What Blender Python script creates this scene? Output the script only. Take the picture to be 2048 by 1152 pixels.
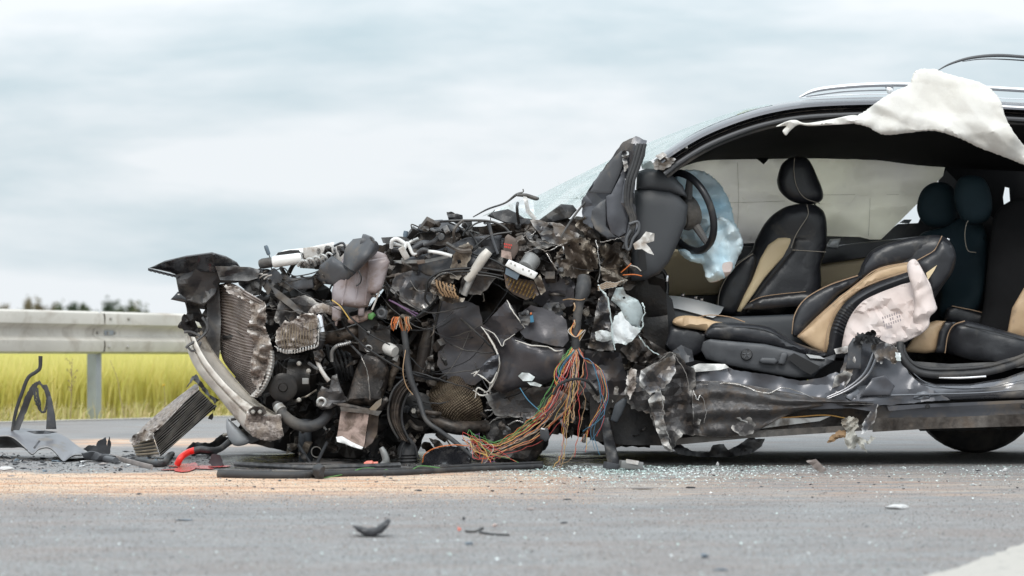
import bpy, bmesh, math, random
import numpy as np
from mathutils import Vector, Matrix, Euler
from mathutils.geometry import delaunay_2d_cdt

for _o in list(bpy.data.objects):
    bpy.data.objects.remove(_o)
SC = bpy.context.scene
COL = SC.collection
RNG = random.Random(7)

# ------------------------------------------------------------------ camera
F_PX, CX, HY, CAM_H = 4835.6, 1024.0, 678.0, 0.571
cam = bpy.data.cameras.new('camera')
cam.lens = 85.0
cam.sensor_width = 36.0
cam.shift_y = (HY - 576.0) / 2048.0
cam.clip_start = 0.1
cam.clip_end = 6000.0
cam.dof.use_dof = True
cam.dof.focus_distance = 10.9
cam.dof.aperture_fstop = 3.4
cam_o = bpy.data.objects.new('camera', cam)
cam_o.location = (0, 0, CAM_H)
cam_o.rotation_euler = (math.radians(90), 0, 0)
COL.objects.link(cam_o)
SC.camera = cam_o

# ------------------------------------------------------------------ world: overcast sky
SUN_EL, SUN_AZ = math.radians(42), math.radians(-172)   # a veiled sun behind the camera, to the left
w = bpy.data.worlds.new('World')
SC.world = w
w.use_nodes = True
NT = w.node_tree
NT.nodes.clear()
def wn(t, **k):
    n = NT.nodes.new(t)
    for a, b in k.items():
        setattr(n, a, b)
    return n
w_out = wn('ShaderNodeOutputWorld')
w_bg = wn('ShaderNodeBackground')
w_bg.inputs['Strength'].default_value = 0.1
w_sky = wn('ShaderNodeTexSky', sky_type='NISHITA', sun_disc=False)
w_sky.sun_elevation = SUN_EL
w_sky.sun_rotation = SUN_AZ
w_sky.dust_density = 3.0
w_tc = wn('ShaderNodeTexCoord')
w_sep = wn('ShaderNodeSeparateXYZ')
NT.links.new(w_tc.outputs['Generated'], w_sep.inputs[0])
w_map = wn('ShaderNodeMapping')
w_map.inputs['Scale'].default_value = (5.0, 5.0, 23.0)
w_map.inputs['Rotation'].default_value = (0, math.radians(2), 0)
w_map.inputs['Location'].default_value = (9.3, 1.0, 0.9)
NT.links.new(w_tc.outputs['Generated'], w_map.inputs[0])
w_n1 = wn('ShaderNodeTexNoise')
w_n1.inputs['Scale'].default_value = 1.0
w_n1.inputs['Detail'].default_value = 8.0
w_n1.inputs['Roughness'].default_value = 0.57
w_n1.inputs['Distortion'].default_value = 0.15
NT.links.new(w_map.outputs[0], w_n1.inputs['Vector'])
w_ramp = wn('ShaderNodeValToRGB')
e = w_ramp.color_ramp.elements
e[0].position = 0.28
e[0].color = (5.15, 6.55, 7.2, 1)
e[1].position = 0.585
e[1].color = (8.9, 9.35, 9.7, 1)
NT.links.new(w_n1.outputs['Fac'], w_ramp.inputs[0])
w_el = wn('ShaderNodeMapRange')                        # overcast: zenith brighter than the horizon
w_el.inputs['From Min'].default_value = 0.08
w_el.inputs['From Max'].default_value = 1.0
w_el.inputs['To Min'].default_value = 1.0
w_el.inputs['To Max'].default_value = 2.6
NT.links.new(w_sep.outputs['Z'], w_el.inputs['Value'])
w_mul = wn('ShaderNodeVectorMath', operation='SCALE')
NT.links.new(w_ramp.outputs['Color'], w_mul.inputs[0])
NT.links.new(w_el.outputs['Result'], w_mul.inputs['Scale'])
w_mix = wn('ShaderNodeMix', data_type='RGBA')
w_mix.inputs['Factor'].default_value = 0.96
NT.links.new(w_sky.outputs['Color'], w_mix.inputs['A'])
NT.links.new(w_mul.outputs[0], w_mix.inputs['B'])
NT.links.new(w_mix.outputs['Result'], w_bg.inputs['Color'])
NT.links.new(w_bg.outputs[0], w_out.inputs['Surface'])

sun = bpy.data.lights.new('sun', 'SUN')
sun.energy = 1.5
sun.angle = math.radians(18)
sun.color = (1.0, 0.96, 0.9)
sun_o = bpy.data.objects.new('sun', sun)
sd = Vector((math.sin(SUN_AZ) * math.cos(SUN_EL), math.cos(SUN_AZ) * math.cos(SUN_EL), math.sin(SUN_EL)))
sun_o.rotation_euler = sd.to_track_quat('Z', 'Y').to_euler()
sun_o.location = sd * 50
COL.objects.link(sun_o)

SC.view_settings.view_transform = 'Standard'
SC.view_settings.look = 'None'
SC.view_settings.gamma = 1.0
SC.view_settings.use_curve_mapping = False
SC.view_settings.exposure = 0.0
SC.render.engine = 'CYCLES'
SC.cycles.use_denoising = True
SC.cycles.max_bounces = 7
SC.cycles.transparent_max_bounces = 12

# ------------------------------------------------------------------ pixel + distance -> place
Y0 = 10.75
def P(x, y, d=0.0):
    Y = Y0 + d
    return ((x - CX) / F_PX * Y, Y, CAM_H - (y - HY) / F_PX * Y)
def PA(a):
    a = np.asarray(a, float)
    Y = Y0 + a[:, 2]
    return np.stack([(a[:, 0] - CX) / F_PX * Y, Y, CAM_H - (a[:, 1] - HY) / F_PX * Y], 1)
def G(x, y, z=0.0):                                    # the point of the ground seen at a pixel
    Y = F_PX * (CAM_H - z) / (y - HY)
    return ((x - CX) / F_PX * Y, Y, z)
def gd(y, z=0.0):                                      # its distance beyond the near plane
    return F_PX * (CAM_H - z) / (y - HY) - Y0
MPP = Y0 / F_PX                                        # metres per pixel at the near plane

# ------------------------------------------------------------------ materials
def rgb(c):
    return (c[0], c[1], c[2], 1.0) if len(c) == 3 else c
class NB:
    def __init__(s, name):
        s.m = bpy.data.materials.new(name)
        s.m.use_nodes = True
        s.t = s.m.node_tree
        s.b = s.t.nodes['Principled BSDF']
        s.o = s.t.nodes['Material Output']
        s.tc = s.t.nodes.new('ShaderNodeTexCoord')
    def n(s, t, **k):
        x = s.t.nodes.new(t)
        for a, b in k.items():
            setattr(x, a, b)
        return x
    def l(s, a, b):
        s.t.links.new(a, b)
    def noise(s, scale, detail=4, rough=0.55, vec=None, dist=0.0, stretch=None):
        x = s.n('ShaderNodeTexNoise')
        x.inputs['Scale'].default_value = scale
        x.inputs['Detail'].default_value = detail
        x.inputs['Roughness'].default_value = rough
        x.inputs['Distortion'].default_value = dist
        v = vec or s.tc.outputs['Object']
        if stretch:
            mp = s.n('ShaderNodeMapping')
            mp.inputs['Scale'].default_value = stretch
            s.l(v, mp.inputs[0])
            v = mp.outputs[0]
        s.l(v, x.inputs['Vector'])
        return x.outputs['Fac']
    def ramp(s, v, p0, p1, c0=(0, 0, 0), c1=(1, 1, 1)):
        x = s.n('ShaderNodeValToRGB')
        e = x.color_ramp.elements
        e[0].position, e[1].position = p0, p1
        e[0].color, e[1].color = rgb(c0), rgb(c1)
        s.l(v, x.inputs[0])
        return x.outputs['Color']
    def mix(s, f, a, b):
        x = s.n('ShaderNodeMix', data_type='RGBA')
        for v, i in ((f, 'Factor'), (a, 'A'), (b, 'B')):
            if isinstance(v, (int, float)):
                x.inputs[i].default_value = v
            elif isinstance(v, tuple):
                x.inputs[i].default_value = rgb(v)
            else:
                s.l(v, x.inputs[i])
        return x.outputs['Result']
    def math(s, op, a, b=None, clamp=False):
        x = s.n('ShaderNodeMath', operation=op, use_clamp=clamp)
        for v, i in ((a, 0), (b, 1)):
            if v is None:
                continue
            if isinstance(v, (int, float)):
                x.inputs[i].default_value = v
            else:
                s.l(v, x.inputs[i])
        return x.outputs[0]
    def bump(s, h, strength, dist=0.01):
        x = s.n('ShaderNodeBump')
        x.inputs['Strength'].default_value = strength
        x.inputs['Distance'].default_value = dist
        s.l(h, x.inputs['Height'])
        s.l(x.outputs[0], s.b.inputs['Normal'])

MATS = {}
def pm(name, c1, c2=None, scale=8, rough=0.5, metal=0.0, bump=0.15, bscale=60, dirt=0.0, dirtc=(0.16, 0.12, 0.085),
       edge=0.0, edgec=(0.6, 0.6, 0.6), coat=0.0, trans=0.0, dscale=5, bd=0.004, spec=0.5):
    q = NB(name)
    c2 = c2 or tuple(x * 0.7 for x in c1)
    col = q.mix(q.ramp(q.noise(scale, 5), 0.35, 0.65), c1, c2)
    rv = rough
    if dirt > 0:
        dm = q.ramp(q.noise(dscale, 8, 0.65, dist=0.4), 0.62 - 0.35 * dirt, 0.72 - 0.2 * dirt)
        col = q.mix(dm, col, dirtc)
        rm = q.n('ShaderNodeMapRange')
        rm.inputs['To Min'].default_value = rough
        rm.inputs['To Max'].default_value = max(rough, 0.8)
        q.l(dm, rm.inputs['Value'])
        q.l(rm.outputs[0], q.b.inputs['Roughness'])
        mm = q.n('ShaderNodeMapRange')
        mm.inputs['To Min'].default_value = metal
        mm.inputs['To Max'].default_value = metal * 0.2
        q.l(dm, mm.inputs['Value'])
        q.l(mm.outputs[0], q.b.inputs['Metallic'])
    else:
        q.b.inputs['Roughness'].default_value = rough
        q.b.inputs['Metallic'].default_value = metal
    if edge > 0:
        g = q.n('ShaderNodeNewGeometry')
        em = q.ramp(q.math('ADD', g.outputs['Pointiness'], q.math('MULTIPLY', q.math('SUBTRACT', q.noise(40, 3), 0.5), 0.12)), 0.545, 0.62)
        em = q.math('MULTIPLY', em, edge)
        col = q.mix(em, col, edgec)
    q.l(col, q.b.inputs['Base Color'])
    if bump > 0:
        q.bump(q.noise(bscale, 6, 0.6), bump, bd)
    q.b.inputs['Coat Weight'].default_value = coat
    q.b.inputs['Coat Roughness'].default_value = 0.12
    q.b.inputs['Specular IOR Level'].default_value = spec
    if trans > 0:
        tr = q.n('ShaderNodeBsdfTranslucent')
        q.l(col, tr.inputs['Color'])
        mx = q.n('ShaderNodeMixShader')
        mx.inputs[0].default_value = trans
        q.l(q.b.outputs[0], mx.inputs[1])
        q.l(tr.outputs[0], mx.inputs[2])
        q.l(mx.outputs[0], q.o.inputs['Surface'])
    MATS[name] = q.m
    return q.m

# ------------------------------------------------------------------ mesh tools (all return (verts, faces) in world space)
def cat(*gs):
    V, Fc, n = [], [], 0
    for v, f in gs:
        V.append(np.asarray(v, float).reshape(-1, 3))
        Fc += [tuple(i + n for i in q) for q in f]
        n += len(V[-1])
    return np.concatenate(V), Fc
def catmull(pts, n, closed=False):
    p = np.asarray(pts, float)
    if len(p) == 2 and not closed:
        t = np.linspace(0, 1, n)[:, None]
        return p[0] * (1 - t) + p[1] * t
    if closed:
        q = np.concatenate([p[-1:], p, p[:2]])
        m = len(p)
    else:
        q = np.concatenate([2 * p[:1] - p[1:2], p, 2 * p[-1:] - p[-2:-1]])
        m = len(p) - 1
    u = np.linspace(0, m, n, endpoint=not closed)
    i = np.minimum(u.astype(int), m - 1)
    t = (u - i)[:, None]
    a, b, c, d = q[i], q[i + 1], q[i + 2], q[i + 3]
    return 0.5 * (2 * b + (c - a) * t + (2 * a - 5 * b + 4 * c - d) * t ** 2 + (3 * b - a - 3 * c + d) * t ** 3)
def crumple(x, y, freq, seed, k=5):
    r = np.random.RandomState(seed * 31 + 5)
    x, y = x / 100.0 * freq, y / 100.0 * freq
    out = np.zeros_like(x)
    for i in range(k):
        a = r.uniform(0, math.pi)
        f = r.uniform(0.5, 1.6) * (1 + 0.35 * i)
        ph = r.uniform(0, 10)
        wx = 0.35 * np.sin(y * r.uniform(1, 3) + r.uniform(0, 6)) + 0.25 * np.sin(x * r.uniform(1, 3) + r.uniform(0, 6))
        q = (x * math.cos(a) + y * math.sin(a) + wx) * f + ph
        out += (np.abs((q % 2) - 1) * 2 - 1) / (1 + 0.45 * i)
    return out / 2.0
def inside(px, py, poly):
    r = np.zeros(len(px), bool)
    n = len(poly)
    for i in range(n):
        x0, y0 = poly[i]
        x1, y1 = poly[(i + 1) % n]
        if y0 == y1:
            continue
        c = ((y0 > py) != (y1 > py)) & (px < (x1 - x0) * (py - y0) / (y1 - y0) + x0)
        r ^= c
    return r
def bdist(px, py, poly):
    d = np.full(len(px), 1e9)
    n = len(poly)
    for i in range(n):
        a, b = poly[i], poly[(i + 1) % n]
        e = b - a
        L = max(e @ e, 1e-9)
        t = np.clip(((px - a[0]) * e[0] + (py - a[1]) * e[1]) / L, 0, 1)
        d = np.minimum(d, np.hypot(px - a[0] - t * e[0], py - a[1] - t * e[1]))
    return d
_seed = [0]
def sheet(pts, d=0.0, th=0.004, res=12, amp=0.0, freq=1.0, jag=0.0, puff=0.0, R=20, smooth=False, seed=None, backpuff=0.0, holes=(), amp2=0.0, freq2=5.0):
    """a plate, torn sheet or cushion: outline in photo pixels at distance d, own thickness th (m), folds amp (m), rounded bulge puff (m)"""
    _seed[0] += 1
    seed = _seed[0] if seed is None else seed
    rs = np.random.RandomState(seed)
    base = np.array([[p[0], p[1], p[2] if len(p) > 2 else d] for p in pts], float)
    vary = np.ptp(base[:, 2]) > 1e-6
    ring = base[:, :2]
    if smooth:
        per = np.hypot(*(np.roll(ring, -1, 0) - ring).T).sum()
        ring = catmull(ring, max(len(ring) * 2, int(per / (res * 0.6))), True)
    loops = []
    for li, lp in enumerate([ring] + [np.array(h, float) for h in holes]):
        out = []
        n = len(lp)
        for i in range(n):
            a, b = lp[i], lp[(i + 1) % n]
            L = math.hypot(*(b - a))
            k = max(1, int(round(L / (res * 0.8))))
            nrm = np.array([-(b - a)[1], (b - a)[0]]) / max(L, 1e-6)
            for j in range(k):
                q = a + (b - a) * j / k
                if jag and (j or smooth) and li == 0:
                    q = q + nrm * rs.uniform(-jag, jag)
                out.append(q)
        loops.append(np.array(out))
    bd = loops[0]
    x0, y0 = bd.min(0)
    x1, y1 = bd.max(0)
    gx, gy = np.meshgrid(np.arange(x0, x1, res), np.arange(y0, y1, res * 0.87))
    gx = gx + (np.arange(gx.shape[0])[:, None] % 2) * res * 0.5
    gp = np.stack([gx.ravel(), gy.ravel()], 1)
    gp = gp + rs.uniform(-0.22, 0.22, gp.shape) * res
    gp = gp[inside(gp[:, 0], gp[:, 1], bd)]
    if len(gp):
        gp = gp[bdist(gp[:, 0], gp[:, 1], bd) > res * 0.45]
    for h in loops[1:]:
        if len(gp):
            gp = gp[~inside(gp[:, 0], gp[:, 1], h)]
            gp = gp[bdist(gp[:, 0], gp[:, 1], h) > res * 0.4]
    if puff > 0 and len(gp):                            # rings near the rim so the rounding is smooth
        extra = []
        c = bd.mean(0)
        nx = np.roll(bd, -1, 0) - np.roll(bd, 1, 0)
        nn = np.stack([-nx[:, 1], nx[:, 0]], 1) / np.maximum(np.hypot(nx[:, 0], nx[:, 1]), 1e-6)[:, None]
        ar = 0.5 * np.sum(bd[:, 0] * np.roll(bd[:, 1], -1) - np.roll(bd[:, 0], -1) * bd[:, 1])
        if ar < 0:
            nn = -nn
        for f in (0.08, 0.28):
            q = bd + nn * R * f
            q = q[inside(q[:, 0], q[:, 1], bd)]
            q = q[bdist(q[:, 0], q[:, 1], bd) > R * f * 0.8]
            extra.append(q)
        extra = np.concatenate(extra)
        keep = np.ones(len(gp), bool)
        if len(extra):
            for i in range(len(gp)):
                if np.min(np.hypot(extra[:, 0] - gp[i, 0], extra[:, 1] - gp[i, 1])) < res * 0.35:
                    keep[i] = False
            gp = np.concatenate([gp[keep], extra])
    allp = np.concatenate(loops + ([gp] if len(gp) else []))
    faces_in, o = [], 0
    edges = []
    for lp in loops:
        ids = list(range(o, o + len(lp)))
        if o == 0:
            faces_in.append(ids)
        else:
            edges += [(ids[i], ids[(i + 1) % len(ids)]) for i in range(len(ids))]
        o += len(lp)
    vc, _, tri, *_r = delaunay_2d_cdt([Vector((float(a), float(b))) for a, b in allp], edges, faces_in, 1, 1e-4)
    v2 = np.array([(v.x, v.y) for v in vc])
    T = np.array([t for t in tri], int)
    if len(loops) > 1:
        cen = v2[T].mean(1)
        ok = np.ones(len(T), bool)
        for h in loops[1:]:
            ok &= ~inside(cen[:, 0], cen[:, 1], h)
        T = T[ok]
    e1, e2 = v2[T[:, 1]] - v2[T[:, 0]], v2[T[:, 2]] - v2[T[:, 0]]
    cr = e1[:, 0] * e2[:, 1] - e1[:, 1] * e2[:, 0]
    T = T[np.abs(cr) > 1e-6]
    cr = cr[np.abs(cr) > 1e-6]
    T[cr > 0] = T[cr > 0][:, ::-1]                      # y runs down in the photo: this winding faces the camera
    T = T[:, ::-1] if False else T
    if vary:
        dx = v2[:, None, 0] - base[None, :, 0]
        dy = v2[:, None, 1] - base[None, :, 1]
        wgt = 1.0 / (dx * dx + dy * dy + 4.0) ** 1.25
        db = (wgt * base[None, :, 2]).sum(1) / wgt.sum(1)
    else:
        db = np.full(len(v2), base[0, 2])
    if amp:
        db = db + amp * crumple(v2[:, 0], v2[:, 1], freq, seed)
    if amp2:
        db = db + amp2 * crumple(v2[:, 0], v2[:, 1], freq2, seed + 50, 3)
    bump_ = 0
    if puff or backpuff:
        t = np.clip(bdist(v2[:, 0], v2[:, 1], bd) / R, 0, 1)
        bump_ = np.sqrt(np.maximum(0, 1 - (1 - t) ** 2))
    front = PA(np.column_stack([v2, db - puff * bump_]))
    back = PA(np.column_stack([v2, db + th + backpuff * bump_]))
    n = len(v2)
    used = {}
    for t in T:
        for a, b in ((t[0], t[1]), (t[1], t[2]), (t[2], t[0])):
            used[(a, b)] = 1
    F = [tuple(int(i) for i in t) for t in T]
    F += [tuple(int(i) + n for i in t[::-1]) for t in T]
    for (a, b) in used:
        if (b, a) not in used:
            F.append((int(b), int(a), int(a) + n, int(b) + n))
    return np.concatenate([front, back]), F
def tube3(c, r, n=8, cap=True, flat=1.0):
    """sweep along world points; r one radius or one per point"""
    c = np.asarray(c, float)
    m = len(c)
    r = np.full(m, r) if np.isscalar(r) else np.asarray(r, float)
    t = np.gradient(c, axis=0)
    t /= np.maximum(np.linalg.norm(t, axis=1), 1e-9)[:, None]
    up = np.array([0.0, 1.0, 0.0]) if abs(t[0][1]) < 0.9 else np.array([1.0, 0, 0])
    V = []
    a = np.linspace(0, 2 * math.pi, n, endpoint=False)
    for i in range(m):
        u = up - t[i] * (up @ t[i])
        u /= max(np.linalg.norm(u), 1e-9)
        v = np.cross(t[i], u)
        up = u
        V.append(c[i] + r[i] * (np.cos(a)[:, None] * u * flat + np.sin(a)[:, None] * v))
    V = np.concatenate(V)
    F = []
    for i in range(m - 1):
        for j in range(n):
            k = (j + 1) % n
            F.append((i * n + j, i * n + k, (i + 1) * n + k, (i + 1) * n + j))
    if cap:
        F.append(tuple(range(n))[::-1])
        F.append(tuple((m - 1) * n + j for j in range(n)))
    return V, F
def tube(pts, r, n=8, seg=6, cap=True, flat=1.0, d=0.0, wob=0.0):
    """hose, cable or rod through photo pixels (x, y, distance); r in pixels at the near plane"""
    p = np.array([[q[0], q[1], q[2] if len(q) > 2 else d] for q in pts], float)
    m = max(2, (len(p) - 1) * seg + 1)
    c = catmull(p, m)
    if wob:
        c[1:-1, :2] += np.random.RandomState(len(pts) * 7 + int(p[0, 0])).uniform(-wob, wob, (m - 2, 2))
    c = PA(c)
    if not np.isscalar(r):
        r = np.interp(np.linspace(0, 1, m), np.linspace(0, 1, len(r)), r)
    return tube3(c, np.asarray(r) * MPP if not np.isscalar(r) else r * MPP, n, cap, flat)
def turned(p0, p1, prof, n=20):
    """turned solid from p0 to p1 (pixel points with distance); prof = [(t, radius px)]"""
    a, b = np.array(P(*p0)), np.array(P(*p1))
    c = np.array([a + (b - a) * t for t, _ in prof])
    ax = (b - a) / np.linalg.norm(b - a)
    up = np.array([0, 0, 1.0]) if abs(ax[2]) < 0.9 else np.array([1.0, 0, 0])
    u = np.cross(ax, up)
    u /= np.linalg.norm(u)
    v = np.cross(ax, u)
    an = np.linspace(0, 2 * math.pi, n, endpoint=False)
    V = np.concatenate([c[i] + prof[i][1] * MPP * (np.cos(an)[:, None] * u + np.sin(an)[:, None] * v) for i in range(len(prof))])
    F = [(i * n + j, i * n + (j + 1) % n, (i + 1) * n + (j + 1) % n, (i + 1) * n + j) for i in range(len(prof) - 1) for j in range(n)]
    F.append(tuple(range(n))[::-1])
    F.append(tuple((len(prof) - 1) * n + j for j in range(n)))
    return V, F
def loft(rows, nu, nv, th=0.004, disp=None):
    """smooth skin through rows of pixel points (x, y, distance); disp(u, v) pushes it away from the camera (m)"""
    R_ = np.array([catmull(np.array(r, float), nu) for r in rows])
    S = np.stack([catmull(R_[:, i], nv) for i in range(nu)], 1)   # nv, nu, 3
    if disp is not None:
        u, v = np.meshgrid(np.linspace(0, 1, nu), np.linspace(0, 1, nv))
        S[..., 2] += disp(u, v)
    A = S.reshape(-1, 3)
    B = A.copy()
    B[:, 2] += th
    n = nu * nv
    F = []
    for j in range(nv - 1):
        for i in range(nu - 1):
            a = j * nu + i
            F.append((a, a + nu, a + nu + 1, a + 1))
            F.append((n + a, n + a + 1, n + a + nu + 1, n + a + nu))
    bd = [i for i in range(nu)] + [j * nu + nu - 1 for j in range(1, nv)] + [(nv - 1) * nu + i for i in range(nu - 2, -1, -1)] + [j * nu for j in range(nv - 2, 0, -1)]
    for k in range(len(bd)):
        a, b = bd[k], bd[(k + 1) % len(bd)]
        F.append((a, b, b + n, a + n))
    return np.concatenate([PA(A), PA(B)]), F
def box(c, size, rot=(0, 0, 0), bev=0.006):
    """bevelled block: centre as world point, size and bevel in metres"""
    bm = bmesh.new()
    bmesh.ops.create_cube(bm, size=1.0)
    bmesh.ops.scale(bm, vec=size, verts=bm.verts)
    if bev:
        bmesh.ops.bevel(bm, geom=bm.edges[:], offset=min(bev, min(size) * 0.4), segments=2, affect='EDGES', profile=0.6)
    M = Matrix.Translation(Vector(c)) @ Euler(rot).to_matrix().to_4x4()
    bm.transform(M)
    bm.verts.index_update()
    V = np.array([v.co[:] for v in bm.verts])
    F = [tuple(v.index for v in f.verts) for f in bm.faces]
    bm.free()
    return V, F
def torus(c, axis, R, r, n=28, m=8, a0=0, a1=360):
    ax = Vector(axis).normalized()
    q = ax.to_track_quat('Z', 'Y')
    full = abs(a1 - a0) >= 360
    an = np.radians(np.linspace(a0, a1, n, endpoint=not full))
    pts = [np.array(q @ Vector((math.cos(t) * R, math.sin(t) * R, 0))) + np.array(c) for t in an]
    V, F = [], []
    b = np.linspace(0, 2 * math.pi, m, endpoint=False)
    for t in an:
        rad = np.array(q @ Vector((math.cos(t), math.sin(t), 0)))
        for s in b:
            V.append(np.array(c) + rad * (R + r * math.cos(s)) + np.array(ax) * r * math.sin(s))
    k = n if full else n - 1
    for i in range(k):
        for j in range(m):
            F.append((i * m + j, ((i + 1) % n) * m + j, ((i + 1) % n) * m + (j + 1) % m, i * m + (j + 1) % m))
    return np.array(V), F
def hull(n, seed, size, c):
    """rough lump: convex hull of random points"""
    rs = np.random.RandomState(seed)
    bm = bmesh.new()
    for _ in range(n):
        q = rs.normal(size=3)
        q /= np.linalg.norm(q)
        bm.verts.new(Vector(q * np.array(size) * rs.uniform(0.6, 1.0)) + Vector(c))
    r = bmesh.ops.convex_hull(bm, input=bm.verts)
    bmesh.ops.delete(bm, geom=[v for v in bm.verts if not v.link_faces], context='VERTS')
    bm.verts.index_update()
    V = np.array([v.co[:] for v in bm.verts])
    F = [tuple(v.index for v in f.verts) for f in bm.faces]
    bm.free()
    return V, F

# ------------------------------------------------------------------ objects
def wloc(o):
    l = Vector((0, 0, 0))
    while o is not None:
        l += o.location
        o = o.parent
    return np.array(l)
def obj(name, geo, mat, parent=None, origin=None, ang=38, smooth=True, label=None):
    V, F = geo
    V = np.asarray(V, float)
    off = wloc(parent) if parent is not None else (np.array(origin) if origin is not None else np.zeros(3))
    me = bpy.data.meshes.new(name)
    me.from_pydata((V - off).tolist(), [], F)
    me.validate()
    me.materials.append(MATS[mat] if isinstance(mat, str) else mat)
    if smooth:
        me.shade_smooth()
        me.set_sharp_from_angle(angle=math.radians(ang))
    me.update()
    o = bpy.data.objects.new(name, me)
    COL.objects.link(o)
    if parent is not None:
        o.parent = parent
    elif origin is not None:
        o.location = origin
    if label:
        o['label'] = label
    return o
def tag(o, label, cat_, group=None, kind=None):
    o['label'] = label
    o['category'] = cat_
    if group:
        o['group'] = group
    if kind:
        o['kind'] = kind
    return o
def thing(name, label, cat_, loc, group=None):
    o = bpy.data.objects.new(name, None)
    o.empty_display_size = 0.1
    COL.objects.link(o)
    o.location = loc
    return tag(o, label, cat_, group)
def setting(name, geo, mat, **k):
    o = obj(name, geo, mat, **k)
    o['kind'] = 'structure'
    return o
# ------------------------------------------------------------------ materials
pm('black_plastic', (0.014, 0.014, 0.016), (0.024, 0.024, 0.027), 6, 0.42, bump=0.25, bscale=90, dirt=0.35, dirtc=(0.09, 0.08, 0.07), edge=0.15)
pm('black_gloss', (0.012, 0.012, 0.014), (0.02, 0.02, 0.023), 6, 0.22, bump=0.05, coat=0.4, dirt=0.15, dirtc=(0.06, 0.055, 0.05))
pm('rubber', (0.02, 0.02, 0.022), (0.035, 0.035, 0.037), 12, 0.55, bump=0.2, bscale=120, dirt=0.35, dirtc=(0.1, 0.09, 0.08))
pm('grey_plastic', (0.062, 0.065, 0.073), (0.042, 0.044, 0.05), 7, 0.45, bump=0.12, bscale=160, dirt=0.25, dirtc=(0.14, 0.12, 0.1))
pm('trim_plastic', (0.08, 0.083, 0.09), (0.07, 0.073, 0.08), 4, 0.5, bump=0.3, bscale=420, bd=0.0008)
pm('dash_plastic', (0.05, 0.054, 0.06), (0.043, 0.046, 0.052), 4, 0.5, bump=0.3, bscale=420, bd=0.0008)
pm('paint', (0.085, 0.087, 0.1), (0.06, 0.062, 0.072), 5, 0.36, metal=0.4, bump=0.12, bscale=30, coat=0.25, dirt=0.3, dirtc=(0.13, 0.105, 0.085), dscale=4)
pm('paint_clean', (0.10, 0.104, 0.118), (0.09, 0.093, 0.105), 5, 0.25, metal=0.6, bump=0.03, bscale=12, coat=0.8, dirt=0.12, dirtc=(0.17, 0.15, 0.13), dscale=3)
pm('paint_torn', (0.085, 0.085, 0.095), (0.045, 0.043, 0.045), 9, 0.32, metal=0.55, bump=0.5, bscale=45, coat=0.3, dirt=0.5, dirtc=(0.13, 0.1, 0.075), dscale=7, edge=0.8, edgec=(0.62, 0.6, 0.58))
pm('mud_metal', (0.085, 0.082, 0.084), (0.045, 0.041, 0.041), 12, 0.36, metal=0.35, bump=0.8, bscale=70, dirt=0.34, dirtc=(0.085, 0.064, 0.05), dscale=16, edge=0.6, edgec=(0.55, 0.53, 0.5))
pm('glint_metal', (0.42, 0.41, 0.4), (0.2, 0.19, 0.18), 20, 0.22, metal=0.85, bump=0.6, bscale=90, dirt=0.35, dirtc=(0.1, 0.075, 0.055), dscale=14)
pm('rust_metal', (0.08, 0.064, 0.053), (0.055, 0.04, 0.03), 16, 0.4, metal=0.4, bump=0.8, bscale=60, dirt=0.25, dirtc=(0.17, 0.135, 0.1), dscale=12, edge=0.5, edgec=(0.5, 0.45, 0.38))
pm('dark_metal', (0.034, 0.029, 0.027), (0.012, 0.01, 0.009), 14, 0.3, metal=0.5, bump=0.5, bscale=60, dirt=0.4, dirtc=(0.075, 0.055, 0.042), dscale=9, edge=0.3, edgec=(0.3, 0.28, 0.26))
pm('engine_black', (0.01, 0.009, 0.01), (0.02, 0.017, 0.015), 10, 0.4, metal=0.2, bump=0.5, bscale=50, dirt=0.25, dirtc=(0.05, 0.038, 0.03), dscale=8)
pm('engine_brown', (0.036, 0.028, 0.024), (0.018, 0.014, 0.012), 10, 0.5, metal=0.3, bump=0.5, bscale=50, dirt=0.4, dirtc=(0.08, 0.06, 0.046), dscale=12, edge=0.3, edgec=(0.3, 0.27, 0.24))
pm('alu', (0.5, 0.5, 0.49), (0.34, 0.33, 0.32), 9, 0.42, metal=0.6, bump=0.25, bscale=70, dirt=0.3, dirtc=(0.2, 0.17, 0.14), dscale=9, edge=0.4, edgec=(0.8, 0.8, 0.78))
pm('alu_beam', (0.64, 0.61, 0.56), (0.5, 0.465, 0.42), 7, 0.5, metal=0.15, bump=0.3, bscale=50, dirt=0.22, dirtc=(0.24, 0.2, 0.16), dscale=6, edge=0.5, edgec=(0.7, 0.7, 0.68))
pm('panel_satin', (0.06, 0.057, 0.064), (0.045, 0.042, 0.046), 6, 0.36, metal=0.35, bump=0.25, bscale=40, coat=0.12, dirt=0.3, dirtc=(0.085, 0.065, 0.055), dscale=6)
pm('alu_fin', (0.42, 0.37, 0.345), (0.27, 0.23, 0.21), 14, 0.5, metal=0.35, bump=0.3, bscale=140, dirt=0.4, dirtc=(0.2, 0.165, 0.14), dscale=10, edge=0.6, edgec=(0.55, 0.52, 0.5))
pm('alu_crush', (0.42, 0.37, 0.34), (0.1, 0.08, 0.07), 60, 0.5, metal=0.4, bump=0.9, bscale=150, dirt=0.45, dirtc=(0.3, 0.25, 0.21), dscale=18, edge=0.8, edgec=(0.8, 0.76, 0.72), bd=0.006)
pm('fin_dark', (0.14, 0.125, 0.11), (0.08, 0.072, 0.065), 14, 0.5, metal=0.3, bump=0.35, bscale=120, dirt=0.3, dirtc=(0.18, 0.16, 0.14), dscale=12, edge=0.5, edgec=(0.45, 0.42, 0.4))
pm('fin_tan', (0.33, 0.27, 0.2), (0.2, 0.16, 0.115), 14, 0.5, metal=0.3, bump=0.3, bscale=120)
pm('chrome', (0.8, 0.8, 0.82), (0.7, 0.7, 0.72), 8, 0.18, metal=1.0, bump=0.05)
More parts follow.
